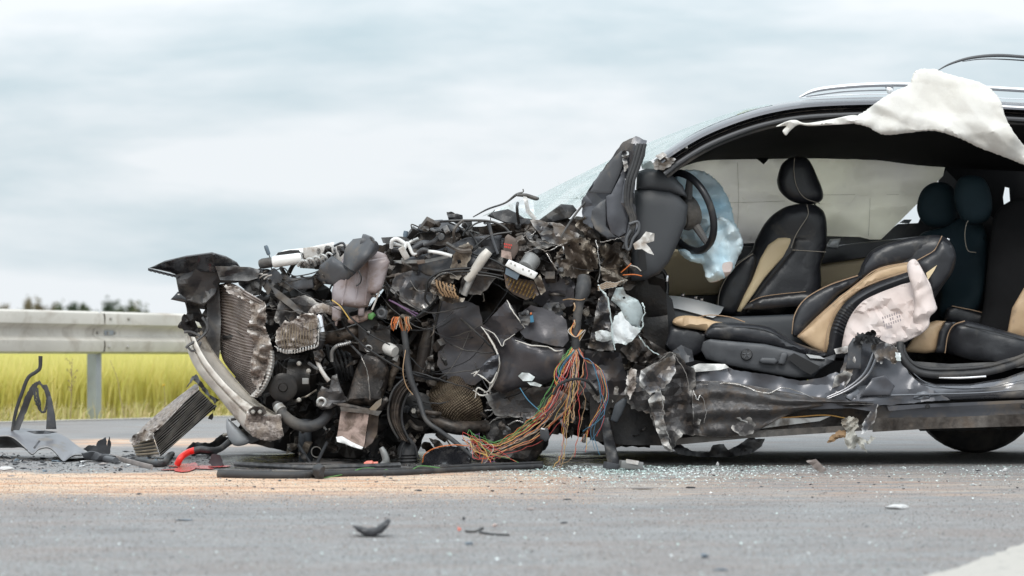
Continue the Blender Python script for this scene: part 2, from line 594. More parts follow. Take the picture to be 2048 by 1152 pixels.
pm('silver_rail', (0.82, 0.83, 0.85), (0.76, 0.77, 0.79), 3, 0.32, metal=0.7, bump=0.0)
pm('pale_plastic', (0.62, 0.6, 0.57), (0.45, 0.43, 0.41), 12, 0.45, bump=0.2, dirt=0.35, dirtc=(0.28, 0.23, 0.19), dscale=12)
pm('white_plastic', (0.78, 0.78, 0.77), (0.68, 0.68, 0.67), 10, 0.4, bump=0.1, dirt=0.15, dirtc=(0.35, 0.3, 0.26))
pm('tank_plastic', (0.38, 0.34, 0.36), (0.27, 0.21, 0.2), 7, 0.36, bump=0.12, bscale=60, dirt=0.4, dirtc=(0.17, 0.115, 0.085), dscale=6, trans=0.15)
pm('leather_black', (0.02, 0.021, 0.025), (0.027, 0.028, 0.033), 5, 0.36, bump=0.5, bscale=38, bd=0.0025, dirt=0.14, dirtc=(0.07, 0.065, 0.06), dscale=7)
pm('leather_tan', (0.56, 0.4, 0.245), (0.48, 0.33, 0.2), 9, 0.48, bump=0.5, bscale=32, bd=0.003, dirt=0.12, dirtc=(0.33, 0.24, 0.16), dscale=9)
pm('leather_beige', (0.74, 0.6, 0.38), (0.68, 0.54, 0.34), 5, 0.5, bump=0.22, bscale=220, bd=0.0012)
pm('piping', (0.42, 0.29, 0.19), (0.36, 0.24, 0.15), 9, 0.5, bump=0.0)
pm('piping_pale', (0.4, 0.36, 0.3), (0.35, 0.31, 0.26), 9, 0.5, bump=0.0)
pm('teal_fabric', (0.01, 0.03, 0.042), (0.008, 0.024, 0.034), 6, 0.8, bump=0.3, bscale=300, bd=0.001)
pm('console_grey', (0.05, 0.058, 0.068), (0.043, 0.05, 0.06), 4, 0.55, bump=0.2, bscale=300, bd=0.001)
pm('silver_trim', (0.85, 0.86, 0.87), (0.8, 0.81, 0.82), 4, 0.3, metal=0.1, bump=0.0)
pm('headliner', (0.011, 0.011, 0.012), (0.014, 0.014, 0.015), 4, 0.95, bump=0.2, bscale=300, bd=0.001, spec=0.15)
pm('cloth_white', (0.78, 0.76, 0.73), (0.71, 0.685, 0.64), 3, 0.85, bump=0.7, bscale=24, trans=0.15, spec=0.2, bd=0.006)
pm('cloth_pink', (0.74, 0.66, 0.635), (0.68, 0.575, 0.54), 6, 0.85, bump=0.3, bscale=40, trans=0.1, spec=0.2, bd=0.005)
pm('cloth_blue', (0.62, 0.83, 0.94), (0.78, 0.9, 0.95), 5, 0.85, bump=0.6, bscale=24, trans=0.05, spec=0.2, bd=0.008)
pm('cloth_cream', (0.93, 0.91, 0.83), (0.8, 0.775, 0.775), 1.6, 0.85, bump=0.3, bscale=22, trans=0.62, spec=0.15, bd=0.006)
pm('cloth_tatter', (0.46, 0.45, 0.41), (0.3, 0.29, 0.26), 18, 0.9, bump=0.5, bscale=90, dirt=0.3, dirtc=(0.2, 0.14, 0.09))
pm('cloth_grey', (0.95, 0.93, 0.93), (0.92, 0.9, 0.9), 3, 0.85, bump=0.3, bscale=22, trans=0.5, spec=0.15, bd=0.006)
pm('cloth_brown', (0.3, 0.19, 0.1), (0.22, 0.14, 0.08), 18, 0.9, bump=0.5, bscale=90)
pm('print_ink', (0.3, 0.26, 0.27), (0.35, 0.3, 0.3), 30, 0.8, bump=0.0)
pm('seam_thread', (0.5, 0.48, 0.42), (0.44, 0.42, 0.37), 30, 0.9, bump=0.0)
pm('teal_torn', (0.42, 0.48, 0.49), (0.27, 0.32, 0.33), 12, 0.45, metal=0.15, bump=0.4, bscale=60, dirt=0.3, dirtc=(0.16, 0.13, 0.11), dscale=12, edge=0.6, edgec=(0.68, 0.78, 0.77))
pm('pale_torn', (0.62, 0.65, 0.66), (0.42, 0.44, 0.45), 14, 0.5, metal=0.1, bump=0.4, bscale=60, dirt=0.2, dirtc=(0.25, 0.22, 0.2), edge=0.5, edgec=(0.75, 0.85, 0.83))
pm('red_label', (0.62, 0.05, 0.03), (0.5, 0.04, 0.03), 20, 0.5, bump=0.0)
pm('brown_block', (0.12, 0.085, 0.07), (0.08, 0.06, 0.05), 14, 0.5, bump=0.2, dirt=0.3)
pm('pink_block', (0.42, 0.31, 0.27), (0.3, 0.22, 0.19), 40, 0.55, bump=0.4, bscale=120, dirt=0.4, dirtc=(0.14, 0.1, 0.08), dscale=16)
pm('brass', (0.55, 0.38, 0.16), (0.4, 0.26, 0.1), 30, 0.35, metal=0.8, bump=0.1)
pm('motor_grey', (0.27, 0.27, 0.265), (0.2, 0.2, 0.195), 14, 0.45, metal=0.4, bump=0.2, dirt=0.3, dirtc=(0.22, 0.17, 0.12))
pm('shield_foil', (0.17, 0.135, 0.095), (0.07, 0.05, 0.035), 18, 0.38, metal=0.7, bump=0.3, bscale=60, dirt=0.35, dirtc=(0.07, 0.05, 0.04))
pm('sticker_black', (0.008, 0.008, 0.009), (0.01, 0.01, 0.011), 9, 0.6, bump=0.0)
pm('fascia_grey', (0.15, 0.15, 0.165), (0.12, 0.12, 0.133), 4, 0.42, metal=0.0, bump=0.06, bscale=25, coat=0.15, dirt=0.15, dirtc=(0.2, 0.18, 0.16), dscale=5)
pm('hose_red', (0.72, 0.03, 0.02), (0.6, 0.02, 0.015), 9, 0.35, bump=0.05)
pm('galv', (0.6, 0.565, 0.51), (0.5, 0.47, 0.42), 2.2, 0.55, metal=0.25, bump=0.1, bscale=18, dirt=0.36, dirtc=(0.4, 0.36, 0.31), dscale=3.5)
pm('galv_post', (0.36, 0.38, 0.4), (0.28, 0.3, 0.32), 4, 0.5, metal=0.4, bump=0.1, bscale=18, dirt=0.3, dirtc=(0.34, 0.3, 0.26), dscale=4)
pm('bolt_metal', (0.42, 0.4, 0.37), (0.3, 0.28, 0.25), 9, 0.5, metal=0.5, bump=0.1)
pm('chip_dark', (0.035, 0.037, 0.042), (0.06, 0.062, 0.068), 8, 0.5, bump=0.2)
pm('chip_pale', (0.6, 0.6, 0.6), (0.5, 0.5, 0.5), 8, 0.5, bump=0.2)
pm('chip_blue', (0.12, 0.16, 0.2), (0.09, 0.12, 0.15), 8, 0.4, bump=0.2)
pm('chip_red', (0.7, 0.22, 0.16), (0.6, 0.16, 0.12), 8, 0.4, bump=0.1)
pm('chip_orange', (0.75, 0.42, 0.1), (0.7, 0.35, 0.08), 8, 0.4, bump=0.1)
pm('chip_pink', (0.65, 0.5, 0.46), (0.55, 0.42, 0.38), 8, 0.5, bump=0.1)
pm('shard_brown', (0.3, 0.26, 0.24), (0.22, 0.19, 0.18), 12, 0.5, bump=0.3)
pm('bark', (0.11, 0.085, 0.06), (0.07, 0.055, 0.04), 6, 0.9, bump=0.5)
pm('leaf_dark', (0.085, 0.11, 0.075), (0.065, 0.09, 0.07), 0.6, 0.7, bump=0.0, trans=0.4)  # leaf colours are lightened to stand in for distance haze
pm('leaf_mid', (0.12, 0.14, 0.085), (0.1, 0.12, 0.075), 0.6, 0.7, bump=0.0, trans=0.4)
pm('leaf_autumn', (0.2, 0.16, 0.1), (0.16, 0.135, 0.09), 0.6, 0.7, bump=0.0, trans=0.4)
pm('dry_stem', (0.3, 0.22, 0.13), (0.22, 0.16, 0.09), 20, 0.8, bump=0.0)
pm('poppy_yellow', (0.75, 0.5, 0.04), (0.7, 0.45, 0.03), 20, 0.7, bump=0.0)
for nm, c in (('wire_red', (0.5, 0.045, 0.035)), ('wire_orange', (0.58, 0.16, 0.04)), ('wire_yellow', (0.6, 0.4, 0.1)),
              ('wire_green', (0.1, 0.28, 0.08)), ('wire_blue', (0.04, 0.17, 0.28)), ('wire_white', (0.5, 0.46, 0.41)),
              ('wire_brown', (0.15, 0.07, 0.04)), ('wire_black', (0.012, 0.012, 0.013)), ('wire_violet', (0.14, 0.07, 0.15)), ('wire_tan', (0.38, 0.24, 0.13))):
    pm(nm, c, tuple(x * 0.8 for x in c), 20, 0.42, bump=0.0)

# shattered laminated windscreen: crazed, half see-through
q = NB('crazed_glass')
vo = q.n('ShaderNodeTexVoronoi', feature='DISTANCE_TO_EDGE')
vo.inputs['Scale'].default_value = 34
wv = q.n('ShaderNodeTexNoise')
wv.inputs['Scale'].default_value = 5
q.l(q.tc.outputs['Object'], wv.inputs['Vector'])
wm = q.n('ShaderNodeVectorMath', operation='MULTIPLY_ADD')
wm.inputs[1].default_value = (.35, .35, .35)
q.l(wv.outputs['Color'], wm.inputs[0])
q.l(q.tc.outputs['Object'], wm.inputs[2])
q.l(wm.outputs[0], vo.inputs['Vector'])
cr = q.ramp(vo.outputs['Distance'], 0.01, 0.07, (1, 1, 1), (0, 0, 0))
big = q.ramp(q.noise(4, 5, 0.6), 0.38, 0.62)
low = q.n('ShaderNodeSeparateXYZ')
q.l(q.tc.outputs['Object'], low.inputs[0])
lo_ = q.ramp(q.math('ADD', low.outputs['Z'], q.math('MULTIPLY', q.math('SUBTRACT', q.noise(5, 4), 0.5), 0.3)), 1.0, 1.2, (1, 1, 1), (0, 0, 0))
gc = q.mix(cr, q.mix(lo_, (0.25, 0.26, 0.27), (0.2, 0.28, 0.27)), (0.6, 0.67, 0.66))
q.l(gc, q.b.inputs['Base Color'])
q.b.inputs['Roughness'].default_value = 0.25
q.bump(q.math('MULTIPLY', vo.outputs['Distance'], lo_) if False else vo.outputs['Distance'], 0.25, 0.002)
tp = q.n('ShaderNodeBsdfTransparent')
tp.inputs['Color'].default_value = (0.965, 0.985, 0.98, 1)
mx = q.n('ShaderNodeMixShader')
fac = q.math('ADD', q.math('MULTIPLY', q.math('MULTIPLY', cr, lo_), 0.5), q.math('ADD', q.math('MULTIPLY', q.math('MULTIPLY', big, lo_), 0.45), 0.06), True)
q.l(fac, mx.inputs[0])
q.l(tp.outputs[0], mx.inputs[1])
q.l(q.b.outputs[0], mx.inputs[2])
q.l(mx.outputs[0], q.o.inputs['Surface'])
MATS['crazed_glass'] = q.m

q = NB('shard_glass')
q.l(q.mix(q.ramp(q.noise(3, 2), 0.4, 0.6), (0.6, 0.76, 0.72), (0.85, 0.92, 0.91)), q.b.inputs['Base Color'])
q.b.inputs['Roughness'].default_value = 0.12
q.b.inputs['Transmission Weight'].default_value = 0.25
MATS['shard_glass'] = q.m

# asphalt with spread absorbent sand, stains and tyre-blackened streaks
q = NB('asphalt')
geo = q.n('ShaderNodeNewGeometry')
pos = geo.outputs['Position']
sep = q.n('ShaderNodeSeparateXYZ')
q.l(pos, sep.inputs[0])
fine = q.noise(110, 4, 0.75, pos)
mid = q.noise(5, 6, 0.6, pos, stretch=(0.7, 1.4, 1))
strk = q.noise(2.2, 6, 0.62, pos, stretch=(0.5, 2.6, 1))
col = q.mix(q.ramp(mid, 0.3, 0.7), (0.172, 0.174, 0.178), (0.252, 0.251, 0.251))
col = q.mix(q.math('MULTIPLY', q.ramp(strk, 0.46, 0.66), 0.6), col, (0.2, 0.15, 0.13))
col = q.mix(q.math('MULTIPLY', q.ramp(fine, 0.48, 0.72), 0.7), col, (0.42, 0.41, 0.4))
col = q.mix(q.math('MULTIPLY', q.ramp(q.noise(85, 3, 0.7, pos), 0.56, 0.66), 0.7), col, (0.06, 0.058, 0.058))
def band(v, a, b, sa, sb):
    m1 = q.n('ShaderNodeMapRange', interpolation_type='SMOOTHSTEP')
    m1.inputs['From Min'].default_value, m1.inputs['From Max'].default_value = a - sa, a + sa
    q.l(v, m1.inputs['Value'])
    m2 = q.n('ShaderNodeMapRange', interpolation_type='SMOOTHSTEP')
    m2.inputs['From Min'].default_value, m2.inputs['From Max'].default_value = b - sb, b + sb
    m2.inputs['To Min'].default_value, m2.inputs['To Max'].default_value = 1.0, 0.0
    q.l(v, m2.inputs['Value'])
    return q.math('MULTIPLY', m1.outputs[0], m2.outputs[0])
col = q.mix(q.math('MULTIPLY', q.ramp(q.noise(0.9, 5, 0.6, pos, stretch=(1, .5, 1)), 0.48, 0.64), 0.3), col, (0.22, 0.175, 0.155))
col = q.mix(q.math('MULTIPLY', q.ramp(q.noise(1.7, 7, 0.7, pos, stretch=(.6, 1.0, 1)), 0.54, 0.68), 0.4), col, (0.10, 0.095, 0.095))
wob = q.math('MULTIPLY', q.math('SUBTRACT', q.noise(1.6, 8, 0.7, pos), 0.5), 1.3)
yy = q.math('ADD', sep.outputs['Y'], wob)
sand_n = q.noise(6.5, 8, 0.68, pos, stretch=(0.35, 1.5, 1))
sand_pale = (0.62, 0.475, 0.35)
sand_red = (0.5, 0.28, 0.17)
s1 = q.math('MULTIPLY', band(yy, 8.85, 10.35, 0.3, 0.15), band(sep.outputs['X'], -7.0, -0.15, 0.5, 0.8))
s1 = q.math('MULTIPLY', s1, q.ramp(sand_n, 0.3, 0.5))
s2 = q.math('MULTIPLY', band(yy, 12.9, 13.8, 0.25, 0.25), band(sep.outputs['X'], -2.45, -0.9, 0.25, 0.3))
s2 = q.math('MULTIPLY', s2, q.ramp(sand_n, 0.38, 0.55))
s3 = q.math('MULTIPLY', band(yy, 8.6, 10.3, 0.4, 0.3), band(sep.outputs['X'], -0.6, 2.4, 0.4, 0.7))
s3 = q.math('MULTIPLY', s3, q.math('MULTIPLY', q.ramp(sand_n, 0.42, 0.62), 0.42))
sand_c = q.mix(q.ramp(q.noise(3.1, 6, 0.65, pos, stretch=(0.4, 2.2, 1)), 0.42, 0.6), sand_pale, sand_red)
sm = q.math('ADD', q.math('ADD', s1, s2), s3, True)
col = q.mix(sm, col, sand_c)
oil_shade = q.math('MULTIPLY', band(yy, 10.5, 12.2, 0.2, 0.2), band(sep.outputs['X'], -1.45, 0.7, 0.25, 0.4))  # spilled oil, darkened further to carry the shade under the engine
oil_shade = q.math('MULTIPLY', oil_shade, q.ramp(q.noise(4, 6, 0.6, pos), 0.36, 0.5))
col = q.mix(q.math('MULTIPLY', oil_shade, 0.85), col, (0.022, 0.02, 0.02))
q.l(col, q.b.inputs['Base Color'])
rr = q.n('ShaderNodeMapRange')
rr.inputs['To Min'].default_value = 0.8
rr.inputs['To Max'].default_value = 0.22
q.l(oil_shade, rr.inputs['Value'])
q.l(rr.outputs[0], q.b.inputs['Roughness'])
q.bump(q.math('ADD', fine, q.math('MULTIPLY', mid, 0.5)), 0.5, 0.006)
MATS['asphalt'] = q.m

q = NB('road_paint')
geo = q.n('ShaderNodeNewGeometry')
col = q.mix(q.ramp(q.noise(30, 8, 0.75, geo.outputs['Position']), 0.55, 0.66), (0.42, 0.395, 0.36), (0.24, 0.23, 0.22))
col = q.mix(q.math('MULTIPLY', q.ramp(q.noise(240, 3, 0.6, geo.outputs['Position']), 0.5, 0.7), 0.4), col, (0.3, 0.28, 0.26))
q.l(col, q.b.inputs['Base Color'])
q.b.inputs['Roughness'].default_value = 0.75
q.bump(q.noise(200, 3, 0.6, geo.outputs['Position']), 0.4, 0.004)
MATS['road_paint'] = q.m

q = NB('coolant')
geo = q.n('ShaderNodeNewGeometry')
q.l(q.mix(q.ramp(q.noise(7, 6, 0.65, geo.outputs['Position']), 0.4, 0.62), (0.6, 0.03, 0.03), (0.3, 0.12, 0.11)), q.b.inputs['Base Color'])
q.b.inputs['Roughness'].default_value = 0.22
MATS['coolant'] = q.m

q = NB('field_soil')
geo = q.n('ShaderNodeNewGeometry')
q.l(q.mix(q.ramp(q.noise(0.6, 6, 0.6, geo.outputs['Position']), 0.35, 0.65), (0.36, 0.38, 0.07), (0.28, 0.31, 0.06)), q.b.inputs['Base Color'])
q.b.inputs['Roughness'].default_value = 0.95
MATS['field_soil'] = q.m

q = NB('crop')
ca = q.n('ShaderNodeAttribute', attribute_name='tone')
cb = q.n('ShaderNodeAttribute', attribute_name='along')
c_ = q.mix(ca.outputs['Fac'], (0.56, 0.54, 0.11), (0.78, 0.66, 0.25))
c_ = q.mix(q.math('MULTIPLY', cb.outputs['Fac'], 0.6), c_, (0.76, 0.71, 0.27))
q.l(c_, q.b.inputs['Base Color'])
q.b.inputs['Roughness'].default_value = 0.6
tr = q.n('ShaderNodeBsdfTranslucent')
q.l(c_, tr.inputs['Color'])
mx = q.n('ShaderNodeMixShader')
mx.inputs[0].default_value = 0.4
q.l(q.b.outputs[0], mx.inputs[1])
q.l(tr.outputs[0], mx.inputs[2])
q.l(mx.outputs[0], q.o.inputs['Surface'])
MATS['crop'] = q.m
q = NB('dry_grass')
ca = q.n('ShaderNodeAttribute', attribute_name='tone')
c_ = q.mix(ca.outputs['Fac'], (0.52, 0.4, 0.22), (0.4, 0.4, 0.13))
q.l(c_, q.b.inputs['Base Color'])
q.b.inputs['Roughness'].default_value = 0.8
MATS['dry_grass'] = q.m

# ------------------------------------------------------------------ ground
ea, eb = np.array(G(0, 846)), np.array(G(458, 834))          # far edge line of the road
ed = (eb - ea) / np.linalg.norm(eb - ea)
en = np.array([-ed[1], ed[0], 0])
E0, E1 = ea - ed * 60, ea + ed * 4000
def strip(o, a, b, t0, t1, z, n=1):
    """flat strip beside a line: from offset a to b, along t0..t1"""
    V, Fc = [], []
    for i in range(n + 1):
        t = t0 + (t1 - t0) * i / n
        for s in (a, b):
            p = o + ed * t + en * s
            V.append((p[0], p[1], z))
    for i in range(n):
        Fc.append((2 * i, 2 * i + 2, 2 * i + 3, 2 * i + 1))
    return V, Fc
setting('field', ([(-5000, -400, -0.03), (5000, -400, -0.03), (5000, 5000, -0.03), (-5000, 5000, -0.03)], [(0, 1, 2, 3)]), 'field_soil')
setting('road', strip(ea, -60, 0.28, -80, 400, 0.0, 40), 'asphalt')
setting('edge_line', strip(ea, 0.0, 0.16, -80, 400, 0.004, 40), 'road_paint')
# painted line near the camera (lower right), its own direction
la, lb = np.array(G(1868, 1152)), np.array(G(2060, 1086))
ld = (lb - la) / np.linalg.norm(lb - la)
ln = np.array([ld[1], -ld[0], 0])
rs = np.random.RandomState(3)
V, Fc = [], []
for i in range(241):
    t = -2 + i * 0.05
    j = rs.uniform(-0.012, 0.012)
    for s in (j, 0.42 + rs.uniform(-0.012, 0.012)):
        p = la + ld * t + ln * s
        V.append((p[0], p[1], 0.004))
    if i:
        Fc.append((2 * i - 2, 2 * i - 1, 2 * i + 1, 2 * i))
setting('painted_line', (V, Fc), 'road_paint')

# ------------------------------------------------------------------ crop and verge
def blades(name, mat, XY, h0, h1, wd, lean, label, seed, dry=0.15):
    r = np.random.RandomState(seed)
    n = len(XY)
    h = r.uniform(h0, h1, n)
    a = r.uniform(0, 2 * math.pi, n)
    ws = wd * r.uniform(0.6, 1.4, n)
    lx, ly = r.normal(0, lean, n) + lean * 0.5, r.normal(0, lean, n)
    u = np.stack([np.cos(a), np.sin(a) * 0.5, np.zeros(n)], 1)
    b = np.column_stack([XY, np.full(n, -0.03)])
    V = np.zeros((n, 5, 3))
    V[:, 0] = b - u * ws[:, None] * 0.5
    V[:, 1] = b + u * ws[:, None] * 0.5
    mid = b + np.stack([lx * 0.3, ly * 0.3, h * 0.6], 1)
    V[:, 2] = mid + u * ws[:, None] * 0.55
    V[:, 3] = mid - u * ws[:, None] * 0.55
    V[:, 4] = b + np.stack([lx, ly, h], 1)
    me = bpy.data.meshes.new(name)
    me.vertices.add(n * 5)
    me.vertices.foreach_set('co', V.ravel())
    idx = np.arange(n)[:, None] * 5
    loops = np.concatenate([idx + np.array([[0, 1, 2, 3]]), idx + np.array([[3, 2, 4]])], 1).ravel()
    me.loops.add(n * 7)
    me.loops.foreach_set('vertex_index', loops.astype(np.int32))
    me.polygons.add(n * 2)
    st = (np.arange(n)[:, None] * 7 + np.array([[0, 4]])).ravel()
    me.polygons.foreach_set('loop_start', st.astype(np.int32))
    me.polygons.foreach_set('loop_total', np.tile([4, 3], n).astype(np.int32))
    tone = np.clip(r.beta(1.2, 2.2, n) + (r.rand(n) < dry) * 0.4, 0, 1)
    me.attributes.new('tone', 'FLOAT', 'POINT').data.foreach_set('value', np.repeat(tone, 5).astype(np.float32))
    me.attributes.new('along', 'FLOAT', 'POINT').data.foreach_set('value', np.tile([0, 0, 0.6, 0.6, 1], n).astype(np.float32))
    me.update()
    me.validate()
    me.materials.append(MATS[mat])
    o = bpy.data.objects.new(name, me)
    COL.objects.link(o)
    o['kind'] = 'stuff'
    o['label'] = label
    o['category'] = 'grass'
    return o
r = np.random.RandomState(11)
def field_pts(n, a0, a1, t0, t1, pw=1.0):
    s = a0 + (a1 - a0) * r.rand(n) ** pw
    t = r.uniform(t0, t1, n)
    p = ea[None, :2] + ed[None, :2] * t[:, None] + en[None, :2] * s[:, None]
    return p
XY = np.concatenate([field_pts(26000, 1.3, 6.0, -4, 5, 1.5), field_pts(26000, 1.3, 45, -9, 16, 1.6), field_pts(24000, 1.3, 90, -30, 70, 1.5)])
blades('barley_crop', 'crop', XY, 0.3, 0.52, 0.013, 0.06, 'tall yellow green cereal crop growing behind the guardrail', 1)
XY = field_pts(9000, 0.3, 1.7, -5, 9)
blades('verge_grass', 'dry_grass', XY, 0.03, 0.16, 0.007, 0.05, 'short dry grass verge between the crop and the road edge', 2)

# ------------------------------------------------------------------ trees on the horizon
def leaf_cloud(c, rx, rz, n, size, seed):
    r = np.random.RandomState(seed)
    k = 7
    cl = np.stack([r.normal(0, 0.5, k), r.normal(0, 0.5, k), r.uniform(-0.75, 0.75, k)], 1)
    V, Fc = [], []
    for i in range(n):
        q = cl[r.randint(k)] + r.normal(0, 0.27, 3)
        p = np.array(c) + q * np.array([rx, rx, rz])
        a, b = r.normal(size=3), r.normal(size=3)
        a /= np.linalg.norm(a)
        b -= a * (a @ b)
        b /= np.linalg.norm(b)
        s = size * r.uniform(0.5, 1.3)
        j = len(V)
        V += [p - a * s - b * s * .6, p + a * s - b * s * .6, p + a * s * .8 + b * s * .6, p - a * s * .7 + b * s * .7]
        Fc.append((j, j + 1, j + 2, j + 3))
    return V, Fc
TREES = [(-22, 606, 26, 'leaf_mid', 'round green crown cut by the left edge of the picture'),
         (8, 605, 15, 'leaf_autumn', 'first small tan crown at the left end of the far treeline'),
         (34, 608, 13, 'leaf_mid', 'low dull green bush next to the tan crown at the left end'),
         (62, 604, 17, 'leaf_autumn', 'rusty brown crown left of the wide autumn tree'),
         (92, 602, 17, 'leaf_autumn', 'widest rusty autumn crown in the far treeline'),
         (120, 608, 14, 'leaf_mid', 'low green crown between the autumn tree and the dark tree'),
         (146, 604, 14, 'leaf_dark', 'dark green crown left of the guardrail joint'),
         (170, 609, 12, 'leaf_mid', 'lowest pale green crown directly above the guardrail joint'),
         (196, 607, 16, 'leaf_dark', 'dark crown just right of the guardrail joint'),
         (222, 603, 17, 'leaf_dark', 'darkest broad crown left of the tallest tree'),
         (250, 605, 13, 'leaf_mid', 'green crown nestled against the tallest tree'),
         (268, 600, 18, 'leaf_autumn', 'tallest brownish crown near the right end of the treeline'),
         (286, 611, 9, 'leaf_mid', 'last little green crown at the right end of the treeline')]
for i, (px, top, hw, mt, lab) in enumerate(TREES):
    Yt = 380 + (i * 37) % 60
    s = F_PX / Yt
    X = (px - CX) / s
    H = (HY - top - 4.5) / s + CAM_H
    rx = hw / s
    t = thing('field_tree', lab, 'tree', (X, Yt, 0), 'trees along the horizon')
    V, Fc = leaf_cloud((X, Yt, H * 0.66), rx * 1.0, H * 0.36, 420, 0.3, i + 40)
    obj('crown', (V, Fc), mt, t, smooth=False)
    z = np.linspace(0, H * 0.8, 6)
    tr_ = tube3(np.stack([X + 0.12 * np.sin(z), np.full(6, Yt), z], 1), np.linspace(0.24, 0.07, 6), 7)
    lb = [tube3(np.array([[X, Yt, H * 0.4], [X + sx * rx * 0.4, Yt + sy, H * 0.58], [X + sx * rx * 0.7, Yt + sy * 2, H * 0.75]]), [0.11, 0.07, 0.03], 5) for sx, sy in ((1, .5), (-1, -.4), (.4, -1))]
    obj('trunk', cat(tr_, *lb), 'bark', t)

# ------------------------------------------------------------------ guardrail
ra = np.array([(0 - CX) / F_PX * 16.72, 16.72, 0.78])
rb = np.array([(368 - CX) / F_PX * 18.55, 18.55, 0.765])
rd = (rb - ra) / np.linalg.norm(rb - ra)
rn = np.array([rd[1], -rd[0], 0.0])
rn /= np.linalg.norm(rn)                                      # towards the road
tj = ((186 - 0) / 368.0) * np.linalg.norm(rb - ra)
def rail_seg(t0, t1, off, notch=False):
    prof = [(0.0, 0.0), (0.012, 0.0), (0.03, 0.012), (0.062, 0.016), (0.07, 0.05), (0.072, 0.095), (0.055, 0.105), (0.018, 0.128), (0.012, 0.142),
            (0.012, 0.17), (0.018, 0.184), (0.055, 0.206), (0.072, 0.216), (0.07, 0.26), (0.062, 0.294), (0.03, 0.3), (0.012, 0.31), (0.0, 0.31)]
    n = len(prof)
    V, Fc = [], []
    ts = [t0, t0 + 0.01, t1 - 0.01, t1]
    for t in ts:
        for o_, dz in prof:
            p = ra + rd * t + rn * (o_ + off) + np.array([0, 0, -dz])
            if notch and t in (ts[0], ts[1]):
                p = p - rd * (0.07 * math.exp(-((dz - 0.155) / 0.05) ** 4))
            V.append(p)
    V2 = [p - rn * 0.004 for p in V]
    m = len(V)
    for i in range(len(ts) - 1):
        for j in range(n - 1):
            a = i * n + j
            Fc.append((a, a + 1, a + n + 1, a + n))
            Fc.append((m + a, m + a + n, m + a + n + 1, m + a + 1))
    for i in (0, len(ts) - 1):
        for j in range(n - 1):
            a = i * n + j
            Fc.append((a, m + a, m + a + 1, a + 1))
    for i in range(len(ts) - 1):
        for j in (0, n - 1):
            a = i * n + j
            Fc.append((a, a + n, m + a + n, m + a))
    return V + V2, Fc
gp_ = ra + rd * tj
gr = thing('guardrail', 'galvanised steel guardrail running along the crop field behind the wreck', 'guardrail', (gp_[0], gp_[1], 0))
obj('rail_beam', rail_seg(tj - 4.3, tj - 0.014, 0.0), 'galv', gr)
obj('rail_beam', rail_seg(tj, tj + 4.3, 0.006, True), 'galv', gr)
for k in range(1, 6):
    obj('rail_beam', rail_seg(tj + 4.3 * k, tj + 4.3 * (k + 1), 0.006 * (k % 2)), 'galv', gr)
def bolt(t, dz, off, r=0.013):
    p = ra + rd * t + rn * off + np.array([0, 0, -dz])
    c = np.array([p, p + rn * 0.008, p + rn * 0.013])
    return tube3(c, [r, r, r * 0.6], 10)
for t, dz in ((0.05, 0.052), (0.26, 0.052), (0.035, 0.258), (0.25, 0.258)):
    obj('bolt', bolt(tj + t, dz, 0.074), 'bolt_metal', gr)
sl = ra + rd * (tj + 0.1) + rn * 0.021 + np.array([0, 0, -0.156])
pl = obj('slot_plate', box(sl, (0.1, 0.012, 0.034), (0, 0, math.atan2(rd[1], rd[0])), 0.003), 'galv_post', gr)
jp = ra + rd * tj - rn * 0.012 + np.array([0, 0, -0.155])
obj('seam_backing', box(jp, (0.2, 0.008, 0.29), (0, 0, math.atan2(rd[1], rd[0])), 0.002), 'dark_metal', gr)  # dark backing added behind the gap so the seam reads dark
for t in (-0.03, 0.08, 0.165):
    obj('bolt', bolt(tj + t, 0.156, 0.02 if t != 0.08 else 0.028, 0.012), 'bolt_metal', gr)
for k in range(-2, 12):
    t = tj + 0.02 + 2.15 * k
    p = ra + rd * t - rn * 0.006
    prof = [(0.03, 0.0), (-0.03, 0.0), (-0.03, -0.05), (-0.03, -0.1), (0.03, -0.1), (0.03, -0.095), (-0.025, -0.095), (-0.025, -0.006), (0.03, -0.006)]
    V = [p + rd * a * 1.0 + rn * b * 0.85 + np.array([0, 0, z - p[2]]) for z in (-0.05, p[2] - 0.03) for a, b in prof]
    n = len(prof)
    Fc = [(j, (j + 1) % n, n + (j + 1) % n, n + j) for j in range(n)] + [tuple(range(n)), tuple(range(n, 2 * n))]
    obj('post', (V, Fc), 'galv_post', gr)
    if k:
        obj('bolt', bolt(t, 0.156, 0.016, 0.014), 'bolt_metal', gr)

# dry roadside stalks
def stalk(px, y0, y1, dx, lab, seeds, grp=None, flower=None):
    b = np.array(G(px, y0))
    d = b[1] - Y0
    t = thing('dry_weed', lab, 'weed', b)
    obj('stem', tube([(px, y0, d), (px + dx * .3, (y0 * 2 + y1) / 3, d), (px + dx * .5, (y0 + 2 * y1) / 3, d), (px + dx, y1, d)], [1.6, 1.3, 1.0, 0.6], 5), 'dry_stem', t)
    if seeds:
        g = []
        for i in range(seeds):
            f = RNG.uniform(0.45, 1)
            cx_, cy_ = px + dx * f + RNG.uniform(-14, 14) * f, y0 + (y1 - y0) * f
            g.append(tube([(px + dx * f, cy_ + 10, d), (cx_, cy_, d)], [0.8, 0.5], 4, 2))
            g.append(hull(8, i + 3, (0.008, 0.008, 0.012), P(cx_, cy_, d)))
        obj('seed_head', cat(*g), 'dry_stem', t)
    if flower:
        obj('flower', hull(10, 4, (0.018, 0.018, 0.012), P(px + dx, y1, d)), flower, t)
stalk(141, 838, 716, 4, 'branching dry brown weed standing left of the guardrail post', 16)
stalk(250, 838, 720, -30, 'thin bent dry stalk standing right of the guardrail post', 0)
stalk(332, 836, 770, -4, 'short dry stalk with a yellow flower near the fallen cooler', 0, flower='poppy_yellow')
